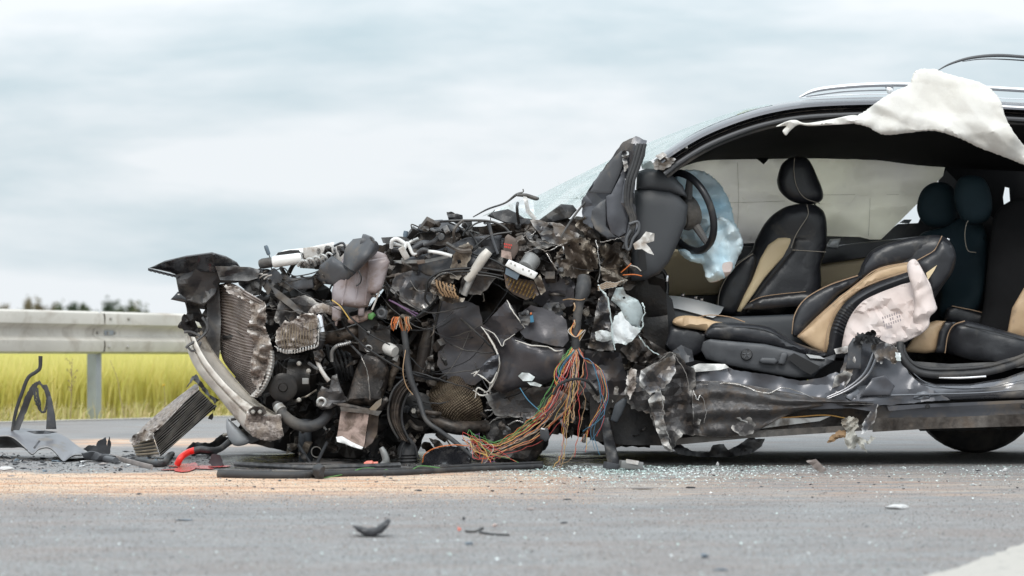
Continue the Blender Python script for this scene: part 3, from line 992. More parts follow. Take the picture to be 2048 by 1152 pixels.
# ================================================================== the wrecked car
CAR = thing('wrecked_car', 'dark grey estate car with its whole front and driver side torn off', 'wrecked car', (0.65, 11.4, 0.0))
CRISP = {'paint', 'paint_torn', 'mud_metal', 'rust_metal', 'dark_metal', 'engine_black', 'engine_brown', 'alu_crush', 'pale_torn', 'teal_torn', 'black_plastic', 'alu', 'alu_beam', 'glint_metal', 'paint_clean'}
THIN = {'torn_rim', 'rolled_edge', 'glass_edge', 'mount_rim', 'crumple_ridge'}
def S(name, mat, pts, d=0.0, parent=None, **k):
    if mat.startswith('leather') and 'amp' not in k and k.get('puff'):
        k.update(amp=.004, freq=1.3, amp2=.0022, freq2=4.5)
    lab = k.pop('label', None)
    ang = k.pop('ang', 17 if (k.get('amp', 0) >= .018 and not k.get('smooth') and mat in CRISP) else 38)
    return obj(name, sheet(pts, d, **k), mat, parent or CAR, label=lab, ang=ang)
def T(name, mat, pts, r, parent=None, **k):
    lab = k.pop('label', None)
    if name in THIN:                                    # thin ragged ribbon, broken up in width
        n_ = len(pts) * 3
        r = list(np.interp(np.linspace(0, 1, n_), np.linspace(0, 1, np.size(r)), np.atleast_1d(r)) * np.random.RandomState(int(pts[0][0])).uniform(.15, .75, n_))
        k['flat'] = .5
        mat = 'teal_torn' if name == 'glass_edge' else 'glint_metal'
        k['wob'] = k.get('wob', 0) * .7
    return obj(name, tube(pts, r, **k), mat, parent or CAR, label=lab)
def offs(curve, n, o):
    """curve moved o pixels to its right-hand side (downwards for a curve running right)"""
    c = catmull(np.array(curve, float), n)
    t = np.gradient(c[:, :2], axis=0)
    t /= np.linalg.norm(t, axis=1)[:, None]
    return np.column_stack([c[:, 0] - t[:, 1] * o, c[:, 1] + t[:, 0] * o])
def sweep(curve, prof, n=40, th=0.01):
    rows = []
    for o, d in prof:
        c = offs(curve, n, o)
        rows.append(np.column_stack([c, np.full(n, d)]))
    A = np.stack(rows)
    m, nv = n, len(prof)
    V = A.reshape(-1, 3)
    B = V.copy()
    B[:, 2] += th
    N = m * nv
    Fc = []
    for j in range(nv - 1):
        for i in range(m - 1):
            a = j * m + i
            Fc += [(a, a + m, a + m + 1, a + 1), (N + a, N + a + 1, N + a + m + 1, N + a + m)]
    for j in range(nv - 1):
        for i in (0, m - 1):
            a = j * m + i
            Fc.append((a, a + m, a + m + N, a + N))
    for i in range(m - 1):
        for j in (0, nv - 1):
            a = j * m + i
            Fc.append((a, a + 1, a + 1 + N, a + N))
    return np.concatenate([PA(V), PA(B)]), Fc

# ---- body bulk
S('underbody', 'engine_black', [(1180, 880), (1250, 890), (1330, 891), (1500, 866), (1750, 858), (2300, 848), (2300, 790), (1180, 790)], 0.3, th=1.3, res=40, amp=0.02)
S('floor_pan', 'headliner', [(1290, 700), (1400, 722), (1640, 765), (1830, 745), (2300, 735), (2300, 835), (1290, 835)], 0.34, th=1.25, res=40)
S('engine_block', 'engine_black', [(455, 612), (520, 590), (560, 560), (640, 560), (690, 610), (740, 612), (800, 545), (860, 515), (930, 485), (1000, 452), (1130, 445), (1180, 450), (1255, 505),
   (1280, 560), (1285, 700), (1285, 850), (1200, 880), (1080, 862), (960, 858), (880, 846), (820, 866), (600, 882), (540, 868), (490, 790), (450, 700)], 0.82, th=0.75, res=16, amp=0.05, freq=1.6, jag=3)
S('firewall', 'engine_black', [(1130, 445), (1265, 400), (1300, 470), (1330, 560), (1340, 700), (1400, 790), (1290, 860), (1130, 860)], 0.62, th=0.12, res=18, amp=0.03, freq=1.3)
S('footwell', 'leather_black', [(1262, 560), (1300, 545), (1345, 600), (1360, 690), (1330, 760), (1270, 770)], 0.75, th=0.6, res=25)

# ---- cabin: far side
S('far_door', 'leather_black', [(1270, 470), (1480, 477), (1560, 474), (1640, 466), (1762, 472), (1796, 448), (1836, 446), (1850, 415), (1868, 380), (1892, 340), (2000, 450), (2200, 450), (2200, 760), (1290, 760)], 1.58, th=0.09, res=40)
fd = S('door_panel', 'leather_beige', [(1290, 594), (1318, 520), (1345, 498), (1420, 505), (1520, 520), (1640, 500), (1655, 503), (1860, 482), (1860, 560), (1640, 585), (1440, 590)], 1.56, th=0.02, res=22, puff=0.02, R=18, smooth=False)
S('armrest_ledge', 'leather_black', [(1440, 492), (1640, 494), (1860, 470), (1860, 496), (1640, 530), (1440, 540)], 1.50, th=0.06, res=22, puff=0.02, R=8)
S('door_handle', 'silver_trim', [(1650, 494), (1660, 479), (1681, 477), (1676, 496)], 1.47, th=0.015, res=6, puff=0.008, R=5)
S('rear_pillar', 'headliner', [(1884, 330), (2200, 330), (2200, 720), (1960, 720), (1925, 600), (1880, 470), (1868, 400)], 1.62, th=0.1, res=30, holes=[[(2010, 374), (2018, 376), (2020, 402), (2008, 409), (2006, 395)]])
S('side_curtain_airbag', 'cloth_cream', [(1340, 340), (1390, 316), (1450, 308), (1528, 308), (1548, 304), (1640, 306), (1760, 310), (1868, 322), (1890, 334), (1886, 352), (1862, 376), (1840, 402), (1800, 442), (1762, 479),
   (1740, 479), (1720, 474), (1650, 472), (1560, 484), (1480, 487), (1400, 492), (1340, 480)], 1.50, th=0.03, res=9, amp=0.04, freq=1.1, puff=0.02, R=20, ang=30, amp2=.014, freq2=3)
cur = bpy.data.objects['side_curtain_airbag']
for pts in ([(1400, 404, 1.462), (1480, 405, 1.455), (1570, 402, 1.455)], [(1640, 390, 1.455), (1740, 389, 1.455), (1858, 389, 1.462)], [(1475, 325, 1.458), (1477, 400, 1.455), (1474, 482, 1.458)],
            [(1738, 324, 1.458), (1740, 400, 1.455), (1737, 472, 1.458)]):
    T('seam', 'seam_thread', pts, 0.45, cur, n=5)
S('window_gap_plate', 'chrome', [(1798, 446), (1808, 439), (1824, 439), (1818, 447)], 1.6, th=0.01, res=8)  # bright plate standing in for sky showing through the window gap

# ---- roof
Tc = [(1308, 322), (1340, 297), (1400, 261), (1470, 232), (1540, 212), (1620, 200), (1740, 195), (1830, 196), (1950, 201), (2200, 214)]
def shift(p, d0, d1, dz=0.0, dx=0.0):
    k = (Y0 + d0) / (Y0 + d1)
    return (CX + (p[0] - CX) * k + dx, HY + (p[1] - HY) * k - dz * F_PX / (Y0 + d1), d1)
near = [(x, y + 2, 0.30) for x, y in Tc[4:]]
obj('roof', loft([near, [shift(p, .3, .9, .035, -30) for p in near], [shift(p, .3, 1.6, 0.0, -50) for p in near]], 24, 10, 0.02), 'paint_clean', CAR)
obj('headliner', loft([[(1315, 338, .36), (1400, 292, .36), (1480, 262, .36), (1600, 242, .36), (1750, 236, .36), (1950, 242, .36), (2200, 262, .36)],
    [(1330, 342, .9), (1420, 305, .9), (1500, 280, .9), (1620, 268, .9), (1760, 270, .9), (1950, 282, .9), (2200, 300, .9)],
    [(1335, 346, 1.46), (1400, 323, 1.46), (1470, 319, 1.46), (1540, 318, 1.46), (1640, 317, 1.46), (1760, 322, 1.46), (1880, 334, 1.46), (2200, 350, 1.46)]], 40, 14, 0.03), 'headliner', CAR)
S('grab_handle_mount', 'headliner', [(1505, 312), (1545, 308), (1534, 322), (1527, 329), (1519, 322)], 1.44, th=0.03, res=8)
obj('roof_frame', sweep(Tc, [(-1, .33), (3, .285), (8, .265), (14, .262), (16, .29)], 60), 'paint_clean', CAR)
obj('door_channel', sweep(Tc, [(14, .31), (17, .30), (21, .31), (25, .29), (29, .30)], 60), 'black_gloss', CAR)
obj('channel_lip', sweep(Tc, [(20, .288), (21, .284), (22, .288)], 60, 0.004), 'dark_metal', CAR)
c = offs(Tc, 40, 33)
obj('door_seal', tube([(a, b, .285) for a, b in c], 4.6, 8, 2), 'trim_plastic', CAR)
c = offs(Tc, 40, 41)
obj('headliner_seal', tube([(a, b, .31) for a, b in c], 3.8, 8, 2), 'rubber', CAR)
obj('roof_frame_end', cat(sheet([(1305, 328), (1312, 318), (1332, 312), (1352, 318), (1342, 332), (1322, 340), (1308, 338)], .262, th=.05, res=6, amp=.02, freq=5, jag=2),
    sheet([(1310, 312), (1326, 304), (1334, 310), (1320, 320)], .25, th=.01, res=5, amp=.01, freq=6)), 'paint_torn', CAR)
for x, y in ((1370, 294), (1508, 229), (1574, 214), (1728, 206)):
    obj('clip', box(P(x, y, .285), (.026, .012, .009), (0, .2, 0), .003), 'white_plastic', CAR)
obj('windscreen', loft([[(1122, 438, .42), (1180, 398, .4), (1245, 350, .36), (1310, 316, .33), (1400, 259, .32), (1470, 230, .32), (1545, 210, .32)],
    [(1060, 438, .9), (1130, 386, .9), (1236, 328, .9), (1304, 294, .9), (1400, 250, .9), (1470, 225, .9), (1532, 209, .9)],
    [(985, 440, 1.4), (1082, 388, 1.4), (1232, 314, 1.4), (1300, 284, 1.4), (1400, 246, 1.4), (1470, 223, 1.4), (1524, 210, 1.4)]], 50, 18, 0.006,
    lambda u, v: 0.03 * np.sin(u * 23) * np.sin(v * 9) * np.clip(0.55 - u, 0, 1)), 'crazed_glass', CAR)
rs = np.random.RandomState(4)
for i in range(15):                                    # cracks running out from the blow above the scuttle
    a = rs.uniform(-1.2, 3.4)
    L = rs.uniform(20, 62)
    q_ = [(1158 + math.cos(a) * L * f * 1.5 + rs.uniform(-2, 2), 396 - math.sin(a) * L * f * .8 + rs.uniform(-2, 2), .58 + .1 * f) for f in (0.05, .4, .7, 1)]
    T('crack', 'pale_torn', q_, [.5, .4, .3, .15], bpy.data.objects['windscreen'], n=4)
T('roof_rail', 'silver_rail', [(1598, 195, .42), (1630, 181, .42), (1690, 173, .42), (1765, 169, .42), (1840, 170, .42), (1990, 177, .42), (2200, 190, .42)], [2.0, 4.5, 5, 5, 5, 5, 5], n=10, flat=1.3)
T('roof_rail_base', 'silver_rail', [(1612, 193, .44), (1680, 184, .44), (1730, 181, .44), (1778, 180, .44)], 1.8, n=8)
S('rail_foot', 'silver_rail', [(1770, 174), (1786, 173), (1792, 194), (1778, 194)], .42, th=.03, res=8, puff=.006, R=5)
T('window_trim', 'silver_rail', [(1950, 211, .27), (2048, 216, .27), (2200, 226, .27)], 3.2, n=8)
T('roof_gutter', 'chrome', [(1600, 196, .29), (1690, 190, .29), (1800, 189, .29), (1990, 196, .29), (2200, 206, .29)], 0.9, n=6)
obj('loose_seal_strip', cat(tube([(1872, 143, .5), (1900, 128, .5), (1940, 116, .5), (1990, 111, .5), (2050, 114, .5), (2200, 128, .5)], [.8, 2.2, 3.2, 3.6, 3.4, 3], 8, 6),
    tube([(1925, 123, .52), (1970, 118, .52), (2048, 121, .52), (2200, 134, .52)], [.8, 1.2, 1.6, 1.6], 6, 6)), 'trim_plastic', CAR)
ca = S('curtain_airbag', 'cloth_white', [(1700, 240, .2), (1730, 222, .18), (1760, 200, .12), (1790, 182, .1), (1818, 168, .1), (1832, 141, .12), (1868, 138, .14), (1890, 146, .14), (1925, 155, .12), (1960, 165, .1), (1985, 181, .08), (2003, 205, .06), (2010, 232, .06),
   (2030, 268, .06), (2060, 305, .1), (2080, 345, .15), (2048, 330, .12), (2000, 311, .08), (1960, 296, .06), (1920, 277, .06), (1880, 264, .08), (1850, 262, .1), (1800, 268, .12), (1765, 269, .14), (1735, 254, .18), (1705, 246, .2)], .1,
   th=.006, res=5, amp=.055, freq=.85, puff=.035, R=34, smooth=True, jag=.8, amp2=.007, freq2=2.4, ang=34)
obj('airbag_tail', sheet([(1552, 253), (1575, 242), (1592, 240), (1612, 246), (1660, 239), (1708, 230), (1722, 240), (1706, 247), (1660, 250), (1618, 252), (1596, 250), (1580, 262), (1572, 271), (1565, 262), (1572, 252)], .2,
   th=.012, res=6, amp=.02, freq=3, puff=.014, R=8, smooth=True), 'cloth_white', CAR)

# ---- torn windscreen pillar and scuttle side
pl = S('windscreen_pillar', 'paint', [(1163, 402, .34), (1200, 345, .33), (1222, 318, .32), (1246, 284, .3), (1272, 272, .28), (1294, 281, .28), (1290, 312, .28), (1272, 356, .27), (1268, 402, .26), (1276, 442, .26), (1272, 468, .26), (1256, 492, .27),
   (1240, 478, .27), (1215, 478, .28), (1192, 462, .3), (1166, 446, .33)], .3, th=.05, res=9, amp=.022, freq=1.6, jag=1.2)
S('pillar_cover', 'grey_plastic', [(1178, 386), (1222, 387), (1238, 352), (1247, 328), (1244, 300), (1226, 316), (1200, 350)], .275, pl, th=.02, res=9, amp=.004, puff=.003, R=4)
S('torn_bracket', 'paint_torn', [(1243, 306), (1250, 300), (1258, 306), (1254, 322), (1256, 336), (1248, 344), (1246, 328)], .25, pl, th=.02, res=4, amp=.02, freq=6, jag=1.5)
S('quarter_panel', 'paint', [(1212, 392), (1222, 388), (1250, 334), (1256, 380), (1256, 440), (1252, 466), (1238, 474), (1222, 466), (1214, 440)], .262, pl, th=.02, res=7, amp=.012, freq=1.4, puff=.004, R=5, ang=24)
S('quarter_panel', 'grey_plastic', [(1184, 420), (1200, 404), (1212, 398), (1212, 452), (1232, 474), (1215, 476), (1190, 458), (1182, 440)], .27, pl, th=.02, res=7, amp=.014, freq=1.4, puff=.004, R=5, ang=24)
for k, o in enumerate((0, 7, 13)):
    T('pillar_seal', 'rubber', [(1290 - o, 288, .25), (1278 - o, 330, .24), (1266 - o, 366, .235), (1262 - o * .8, 408, .235), (1270 - o * .6, 440, .235), (1264 - o * .5, 470, .235), (1250 - o * .3, 497, .24)], [4.2, 4.2, 3.6, 3.4, 3.2, 3.2, 3][:7], pl, n=8)
T('seal_loop', 'trim_plastic', [(1258, 448, .22), (1276, 444, .22), (1277, 462, .22), (1266, 478, .22), (1260, 497, .22), (1254, 497, .22), (1253, 478, .22), (1262, 460, .22)], 3, n=8)
S('door_check', 'rust_metal', [(1196, 490), (1256, 484), (1262, 520), (1254, 556), (1215, 548), (1200, 520)], .36, th=.05, res=5, amp=.05, freq=3.4, jag=3)
S('hinge_pillar', 'dark_metal', [(1160, 470), (1200, 468), (1250, 492), (1278, 500), (1290, 550), (1262, 580), (1210, 575), (1196, 560), (1176, 520)], .42, th=.1, res=9, amp=.03, freq=2, jag=2)
obj('cowl_clip', cat(sheet([(1266, 488), (1280, 478), (1292, 463), (1309, 467), (1308, 482), (1292, 487), (1300, 496), (1308, 510), (1296, 506), (1284, 498), (1270, 499)], .2, th=.012, res=4, amp=.012, freq=5)), 'pale_plastic', CAR)
S('torn_bracket', 'rust_metal', [(1200, 532), (1256, 560), (1240, 572), (1205, 560)], .3, th=.02, res=6, amp=.02, freq=4)
for a in ((1242, 545, 1262, 527), (1258, 530, 1282, 542), (1246, 550, 1284, 552)):
    T('wire_end', 'wire_orange' if a[0] != 1258 else 'wire_white', [(a[0], a[1], .24), ((a[0] + a[2]) / 2 + 3, (a[1] + a[3]) / 2 - 2, .22), (a[2], a[3], .22)], 1.2, n=5)

# ---- dashboard and steering wheel
ds = S('dashboard', 'dash_plastic', [(1268, 380), (1300, 376), (1340, 380), (1360, 392), (1376, 412), (1372, 446), (1356, 486), (1338, 524), (1318, 548), (1290, 560), (1262, 562), (1262, 480)], .42, th=1.1, res=14, puff=.035, R=28, smooth=False)
S('dash_top', 'dash_plastic', [(1274, 344), (1292, 337), (1318, 338), (1344, 350), (1366, 372), (1376, 396), (1340, 384), (1300, 379), (1272, 379)], .41, ds, th=1.1, res=10, puff=.03, R=14)
S('vent_slot', 'sticker_black', [(1276, 500), (1290, 500), (1294, 540), (1280, 546)], .372, ds, th=.02, res=8)
S('dash_screen', 'pale_torn', [(1280, 322), (1302, 322), (1316, 338), (1284, 338)], .6, ds, th=.02, res=8)
wc = np.array(P(1374, 424, .60))
wx = Vector((0.80, 0.50, 0.33)).normalized()
wh = obj('steering_wheel', torus(wc, wx, .192, .0175, 40, 10), 'leather_black', CAR)
bq = wx.to_track_quat('Z', 'Y')
def on_wheel(a, r, h):
    return wc + np.array(bq @ Vector((math.cos(a) * r, math.sin(a) * r, h)))
obj('wheel_hub', tube3(np.array([wc - np.array(wx) * .05, wc - np.array(wx) * .02, wc + np.array(wx) * .02, wc + np.array(wx) * .03]), [.07, .085, .085, .06], 18), 'black_plastic', wh)
for a in (0.2, 2.1, 4.2):
    obj('spoke', tube3(np.array([on_wheel(a, .06, 0), on_wheel(a, .19, 0)]), [.022, .014], 8), 'black_plastic', wh)
obj('steering_column', tube3(np.array([wc - np.array(wx) * .03, wc - np.array(wx) * .28]), [.06, .07], 14), 'black_plastic', CAR)
ab = S('steering_airbag', 'cloth_blue', [(1352, 346), (1386, 340), (1412, 345), (1434, 362), (1450, 384), (1462, 410), (1468, 440), (1480, 466), (1486, 492), (1470, 512), (1440, 520), (1400, 510), (1370, 486), (1352, 450), (1350, 400)], .8, th=.03, res=6, amp=.05, freq=1.8,
  puff=.03, R=22, smooth=True, jag=1.2, amp2=.008, freq2=3.5, ang=50)
S('airbag_lobe', 'cloth_blue', [(1408, 470), (1430, 438), (1452, 436), (1470, 452), (1482, 472), (1485, 496), (1474, 520), (1466, 540), (1448, 556), (1424, 565), (1412, 556), (1404, 530), (1384, 524), (1366, 514), (1356, 500), (1372, 498), (1396, 506)], .7, ab, th=.04, res=5, amp=.07, freq=2.2,
  puff=.05, R=20, smooth=True, jag=1, amp2=.009, freq2=4, ang=45)
S('airbag_lobe', 'cloth_pink', [(1416, 540), (1440, 528), (1464, 524), (1462, 544), (1444, 558), (1424, 565), (1414, 556)], .665, ab, th=.02, res=5, amp=.03, freq=3, puff=.02, R=10, smooth=True)
T('gear_stalk', 'black_gloss', [(1304, 556, .9), (1318, 540, .88), (1330, 548, .88), (1334, 572, .88), (1332, 592, .88)], [7, 6, 5, 5, 6], n=10)
obj('stalk_badge', box(P(1334, 557, .855), (.012, .006, .03), (0, .1, 0), .002), 'chrome', CAR)

# ---- centre console
cs = S('centre_console', 'console_grey', [(1284, 612), (1330, 614), (1390, 622), (1425, 634), (1500, 632), (1600, 628), (1640, 630), (1640, 720), (1290, 740)], .82, th=.3, res=18, puff=.02, R=14)
obj('console_trim', loft([[(1278, 603, .9), (1300, 594, .9), (1342, 591, .9), (1396, 600, .9), (1448, 614, .9)], [(1282, 611, .83), (1306, 606, .83), (1348, 607, .83), (1394, 616, .83), (1440, 627, .83)], [(1284, 616, .79), (1312, 612, .79), (1352, 617, .79), (1392, 627, .79), (1426, 636, .79)]], 30, 10, .02), 'silver_trim', cs)
S('centre_armrest', 'leather_black', [(1484, 618), (1500, 604), (1522, 594), (1560, 588), (1610, 583), (1640, 585), (1640, 612), (1580, 614), (1520, 620)], .80, cs, th=.25, res=9, puff=.03, R=12)
T('armrest_stitch', 'piping', [(1500, 604, .785), (1522, 594, .77), (1560, 588, .77), (1612, 583, .775)], .7, cs, n=5)
for x, y in ((1366, 590), (1392, 595), (1404, 599)):
    obj('knob', turned((x, y + 2, .9), (x, y - 3, .9), [(0, 4), (.7, 4.5), (1, 3)], 10), 'chrome', cs)

# ---- front passenger seat
ps = S('passenger_seat', 'leather_black', [(1512, 478, 1.08), (1530, 446, 1.06), (1550, 426, 1.04), (1576, 412, 1.02), (1610, 407, 1.0), (1638, 414, 1.0), (1652, 436, 1.0), (1653, 490, 1.0), (1642, 530, 1.0), (1642, 570, 1.0), (1630, 600, 1.0), (1560, 640, 1.02), (1480, 640, 1.06),
   (1436, 625, 1.1), (1434, 596, 1.1), (1446, 560, 1.1), (1470, 528, 1.1), (1500, 506, 1.09)], 1.05, th=.4, res=12, puff=.06, R=26, smooth=True)
S('headrest', 'leather_black', [(1556, 350), (1564, 328), (1582, 315), (1606, 314), (1620, 323), (1634, 352), (1646, 384), (1642, 402), (1618, 409), (1586, 404), (1562, 386), (1554, 366)], 1.06, ps, th=.2, res=9, puff=.06, R=22, smooth=True, backpuff=.04)
S('seat_insert', 'leather_beige', [(1586, 474), (1580, 500), (1552, 530), (1528, 558), (1502, 596), (1482, 624), (1474, 622), (1488, 590), (1504, 560), (1520, 518), (1536, 490), (1556, 476)], .985, ps, th=.03, res=8, puff=.014, R=8)
S('seat_bolster', 'leather_black', [(1436, 622), (1438, 590), (1450, 560), (1474, 530), (1506, 508), (1512, 530), (1498, 574), (1480, 610), (1466, 628)], 1.0, ps, th=.06, res=9, puff=.03, R=14, smooth=True)
S('seat_bolster', 'leather_black', [(1590, 474), (1584, 500), (1556, 536), (1530, 566), (1500, 606), (1486, 628), (1560, 632), (1630, 590), (1640, 530), (1650, 490), (1640, 470)], .975, ps, th=.06, res=9, puff=.025, R=14)
for pts in ([(1589, 316, 1.0), (1588, 344, .99), (1594, 374, .99), (1610, 396, .99), (1640, 407, 1.0)], [(1614, 409, .935), (1616, 430, .93), (1600, 456, .93), (1590, 474, .94), (1582, 496, .945)],
            [(1436, 622, .985), (1438, 590, .98), (1450, 560, .975), (1474, 530, .975), (1506, 507, .985)], [(1585, 500, .948), (1620, 502, .945), (1652, 504, .95)]):
    T('piping', 'piping_pale', pts, .9, ps, n=5)
for x in (1604, 1628):
    T('headrest_post', 'chrome', [(x, 404, 1.12), (x + 4, 416, 1.12)], 2, ps, n=6)

# ---- driver seat, lying back
dv = S('driver_seat', 'leather_black', [(1588, 664, .5), (1592, 640, .5), (1604, 612, .5), (1622, 592, .5), (1664, 570, .5), (1712, 552, .5), (1724, 528, .5), (1742, 502, .48), (1776, 486, .46), (1830, 474, .42), (1880, 471, .4), (1902, 486, .4), (1912, 512, .4), (1906, 542, .4),
   (1886, 572, .4), (1860, 610, .4), (1800, 690, .4), (1700, 720, .42), (1640, 712, .44)], .45, th=.42, res=12, puff=.05, R=24, smooth=True)
S('headrest', 'leather_black', [(1722, 556), (1727, 530), (1744, 504), (1776, 487), (1830, 475), (1882, 472), (1870, 498), (1836, 517), (1796, 527), (1760, 536), (1736, 550)], .40, dv, th=.1, res=9, puff=.03, R=16)
S('headrest_side', 'leather_black', [(1884, 474), (1904, 490), (1912, 516), (1902, 548), (1880, 574), (1862, 590), (1848, 560), (1834, 524), (1870, 500)], .36, dv, th=.08, res=9, puff=.035, R=16)
S('seat_bolster', 'leather_black', [(1584, 668), (1588, 634), (1602, 606), (1624, 588), (1664, 568), (1716, 552), (1712, 566), (1676, 590), (1646, 622), (1616, 650), (1598, 672)], .41, dv, th=.06, res=9, puff=.03, R=14, smooth=True)
S('seat_insert', 'leather_tan', [(1594, 674), (1620, 650), (1650, 620), (1680, 592), (1716, 566), (1758, 537), (1796, 527), (1826, 524), (1822, 546), (1770, 560), (1722, 580), (1692, 604), (1674, 640), (1662, 684), (1652, 708), (1622, 694)], .39, dv, th=.05, res=9, puff=.022, R=14)
obj('airbag_seam', loft([[(1652, 712, .385), (1664, 650, .36), (1690, 606, .35), (1740, 572, .35), (1826, 540, .36)], [(1664, 714, .37), (1676, 652, .335), (1700, 612, .325), (1748, 580, .325), (1826, 550, .34)],
    [(1680, 716, .39), (1690, 660, .355), (1714, 622, .345), (1758, 590, .345), (1826, 562, .36)]], 60, 7, .02, lambda u, v: .0025 * np.sin(u * 190)), 'leather_black', dv)
S('seat_flash', 'leather_beige', [(1852, 546), (1874, 530), (1868, 542), (1856, 560)], .315, dv, th=.02, res=6)
for pts in ([(1884, 472, .365), (1870, 499, .355), (1850, 512, .355), (1828, 524, .36)], [(1584, 668, .40), (1588, 634, .385), (1602, 607, .38), (1624, 588, .378), (1664, 568, .378), (1716, 551, .385)],
            [(1596, 672, .385), (1648, 622, .36), (1716, 566, .36), (1758, 537, .365), (1826, 523, .37)], [(1646, 712, .36), (1658, 650, .345), (1684, 604, .335), (1736, 570, .335), (1824, 540, .34)]):
    T('piping', 'piping', pts, 1.1, dv, n=5)
S('seat_cushion', 'leather_tan', [(1345, 646, .42), (1352, 635, .42), (1372, 631, .42), (1400, 634, .42), (1440, 644, .4), (1520, 652, .4), (1600, 690, .4), (1640, 712, .4), (1520, 700, .4), (1428, 668, .4), (1398, 660, .42), (1360, 654, .42)], .42, dv, th=.45, res=10, puff=.03, R=14, smooth=True)
S('cushion_front', 'leather_black', [(1330, 690), (1342, 652), (1360, 655), (1396, 662), (1428, 670), (1414, 700), (1390, 712), (1350, 712)], .44, dv, th=.4, res=12, puff=.02, R=10)
S('cushion_bolster', 'leather_black', [(1412, 674, .3), (1418, 654, .3), (1438, 645, .3), (1500, 648, .3), (1542, 656, .3), (1590, 684, .3), (1652, 706, .32), (1640, 716, .32), (1586, 706, .3), (1540, 692, .3), (1470, 682, .3)], .3, dv, th=.2, res=8, puff=.045, R=14, smooth=True)
T('cushion_stitch', 'piping', [(1396, 634, .6), (1420, 630, .6), (1460, 634, .6), (1490, 644, .6)], 1.0, dv, n=5)
T('cushion_stitch', 'wire_black', [(1422, 653, .262), (1500, 656, .258), (1540, 664, .258), (1590, 690, .262), (1640, 711, .28)], .8, dv, n=5)
sp = S('seat_side_panel', 'trim_plastic', [(1402, 700, .29), (1406, 684, .28), (1420, 678, .27), (1470, 683, .26), (1530, 688, .26), (1582, 700, .26), (1640, 718, .28), (1672, 708, .3), (1670, 722, .28), (1640, 740, .27), (1626, 756, .27), (1590, 756, .27), (1520, 744, .27),
   (1450, 730, .28), (1412, 718, .29)], .27, dv, th=.06, res=9, puff=.018, R=9)
kb = turned((1493, 709, .262), (1493, 709, .235), [(0, 13), (.3, 12.5), (.6, 12), (1, 10.5)], 24)
obj('lumbar_switch', kb, 'black_plastic', dv)
obj('switch_cross', cat(*[tube3(np.array([np.array(P(1493, 709, .236)) + np.array([math.cos(a) * .004, 0, math.sin(a) * .004]), np.array(P(1493, 709, .236)) + np.array([math.cos(a) * .019, 0, math.sin(a) * .019])]), .0035, 6) for a in np.linspace(.4, .4 + 2 * math.pi, 6)[:-1]]), 'trim_plastic', dv)
S('seat_switch', 'trim_plastic', [(1518, 722), (1524, 715), (1550, 716), (1556, 722), (1550, 729), (1524, 727)], .228, dv, th=.03, res=5, puff=.008, R=4)
S('seat_switch', 'trim_plastic', [(1556, 728), (1562, 706), (1573, 704), (1576, 709), (1568, 730)], .226, dv, th=.03, res=5, puff=.008, R=4)
S('panel_patch', 'sticker_black', [(1573, 716), (1588, 706), (1640, 733), (1632, 742), (1622, 750), (1604, 740)], .222, dv, th=.004, res=9)
S('seat_rail', 'chrome', [(1612, 708), (1640, 712), (1650, 718), (1620, 716)], .25, dv, th=.02, res=7)

# ---- side airbag of the driver seat
sa = S('side_airbag', 'cloth_pink', [(1816, 530, .22), (1826, 518, .2), (1836, 524, .18), (1848, 545, .16), (1862, 572, .14), (1869, 602, .14), (1874, 618, .14), (1860, 632, .14), (1858, 652, .14), (1842, 668, .14), (1810, 684, .14), (1784, 694, .16), (1740, 704, .2), (1698, 706, .24), (1684, 704, .28),
   (1688, 668, .28), (1700, 634, .28), (1724, 604, .28), (1758, 586, .28), (1800, 570, .27), (1824, 560, .25)], .2, th=.03, res=6, amp=.03, freq=1.6, puff=.03, R=24, smooth=True, amp2=.01, freq2=6, ang=28)
S('airbag_fold', 'cloth_pink', [(1814, 532, .17), (1826, 518, .16), (1838, 528, .14), (1852, 556, .12), (1866, 590, .1), (1873, 618, .1), (1860, 634, .1), (1856, 654, .1), (1836, 668, .11), (1826, 640, .12), (1830, 600, .13), (1822, 570, .15)], .13, sa, th=.02, res=6, amp=.03, freq=2.2, puff=.03, R=12, smooth=True)
pr = []
rs = np.random.RandomState(5)
for j in range(3):
    for i in range(8):
        if rs.rand() < .2:
            continue
        x, y = 1764 + i * 4.6 + j * 1.5, 640 - i * 1.6 + j * 7.5 - 6
        pr.append(sheet([(x, y), (x + 2.4, y - .8), (x + 3.4, y + 4.2), (x + 1, y + 5)], .094, th=.002, res=9))
pr.append(sheet([(1772, 652), (1784, 650), (1785, 656), (1773, 658)], .094, th=.002, res=9))
obj('airbag_print', cat(*pr), 'print_ink', sa)

# ---- rear seats
rc = S('rear_seat', 'leather_black', [(1886, 704, .55), (1898, 664, .5), (1914, 646, .48), (1935, 641, .48), (2048, 672, .48), (2200, 720, .5), (2200, 760, .5), (1990, 728, .48), (1940, 720, .5)], .5, th=.5, res=12, puff=.05, R=20, smooth=False)
S('cushion_front', 'leather_tan', [(1806, 704), (1826, 676), (1850, 648), (1872, 641), (1892, 642), (1880, 664), (1872, 704), (1850, 707)], .56, rc, th=.5, res=9, puff=.03, R=14)
S('cushion_band', 'leather_black', [(1870, 706), (1878, 664), (1890, 643), (1912, 644), (1898, 666), (1890, 706)], .53, rc, th=.5, res=8, puff=.02, R=8)
S('far_cushion', 'leather_black', [(1888, 640), (1894, 616), (1910, 611), (1980, 630), (1993, 642), (1990, 660), (1930, 650)], .95, rc, th=.5, res=9, puff=.02, R=8)
for pts in ([(1890, 706, .475), (1896, 670, .46), (1908, 650, .445), (1930, 642, .44)], [(1904, 612, .93), (1960, 624, .925), (1990, 638, .93), (1990, 656, .935)]):
    T('piping', 'piping', pts, 1.2, rc, n=5)
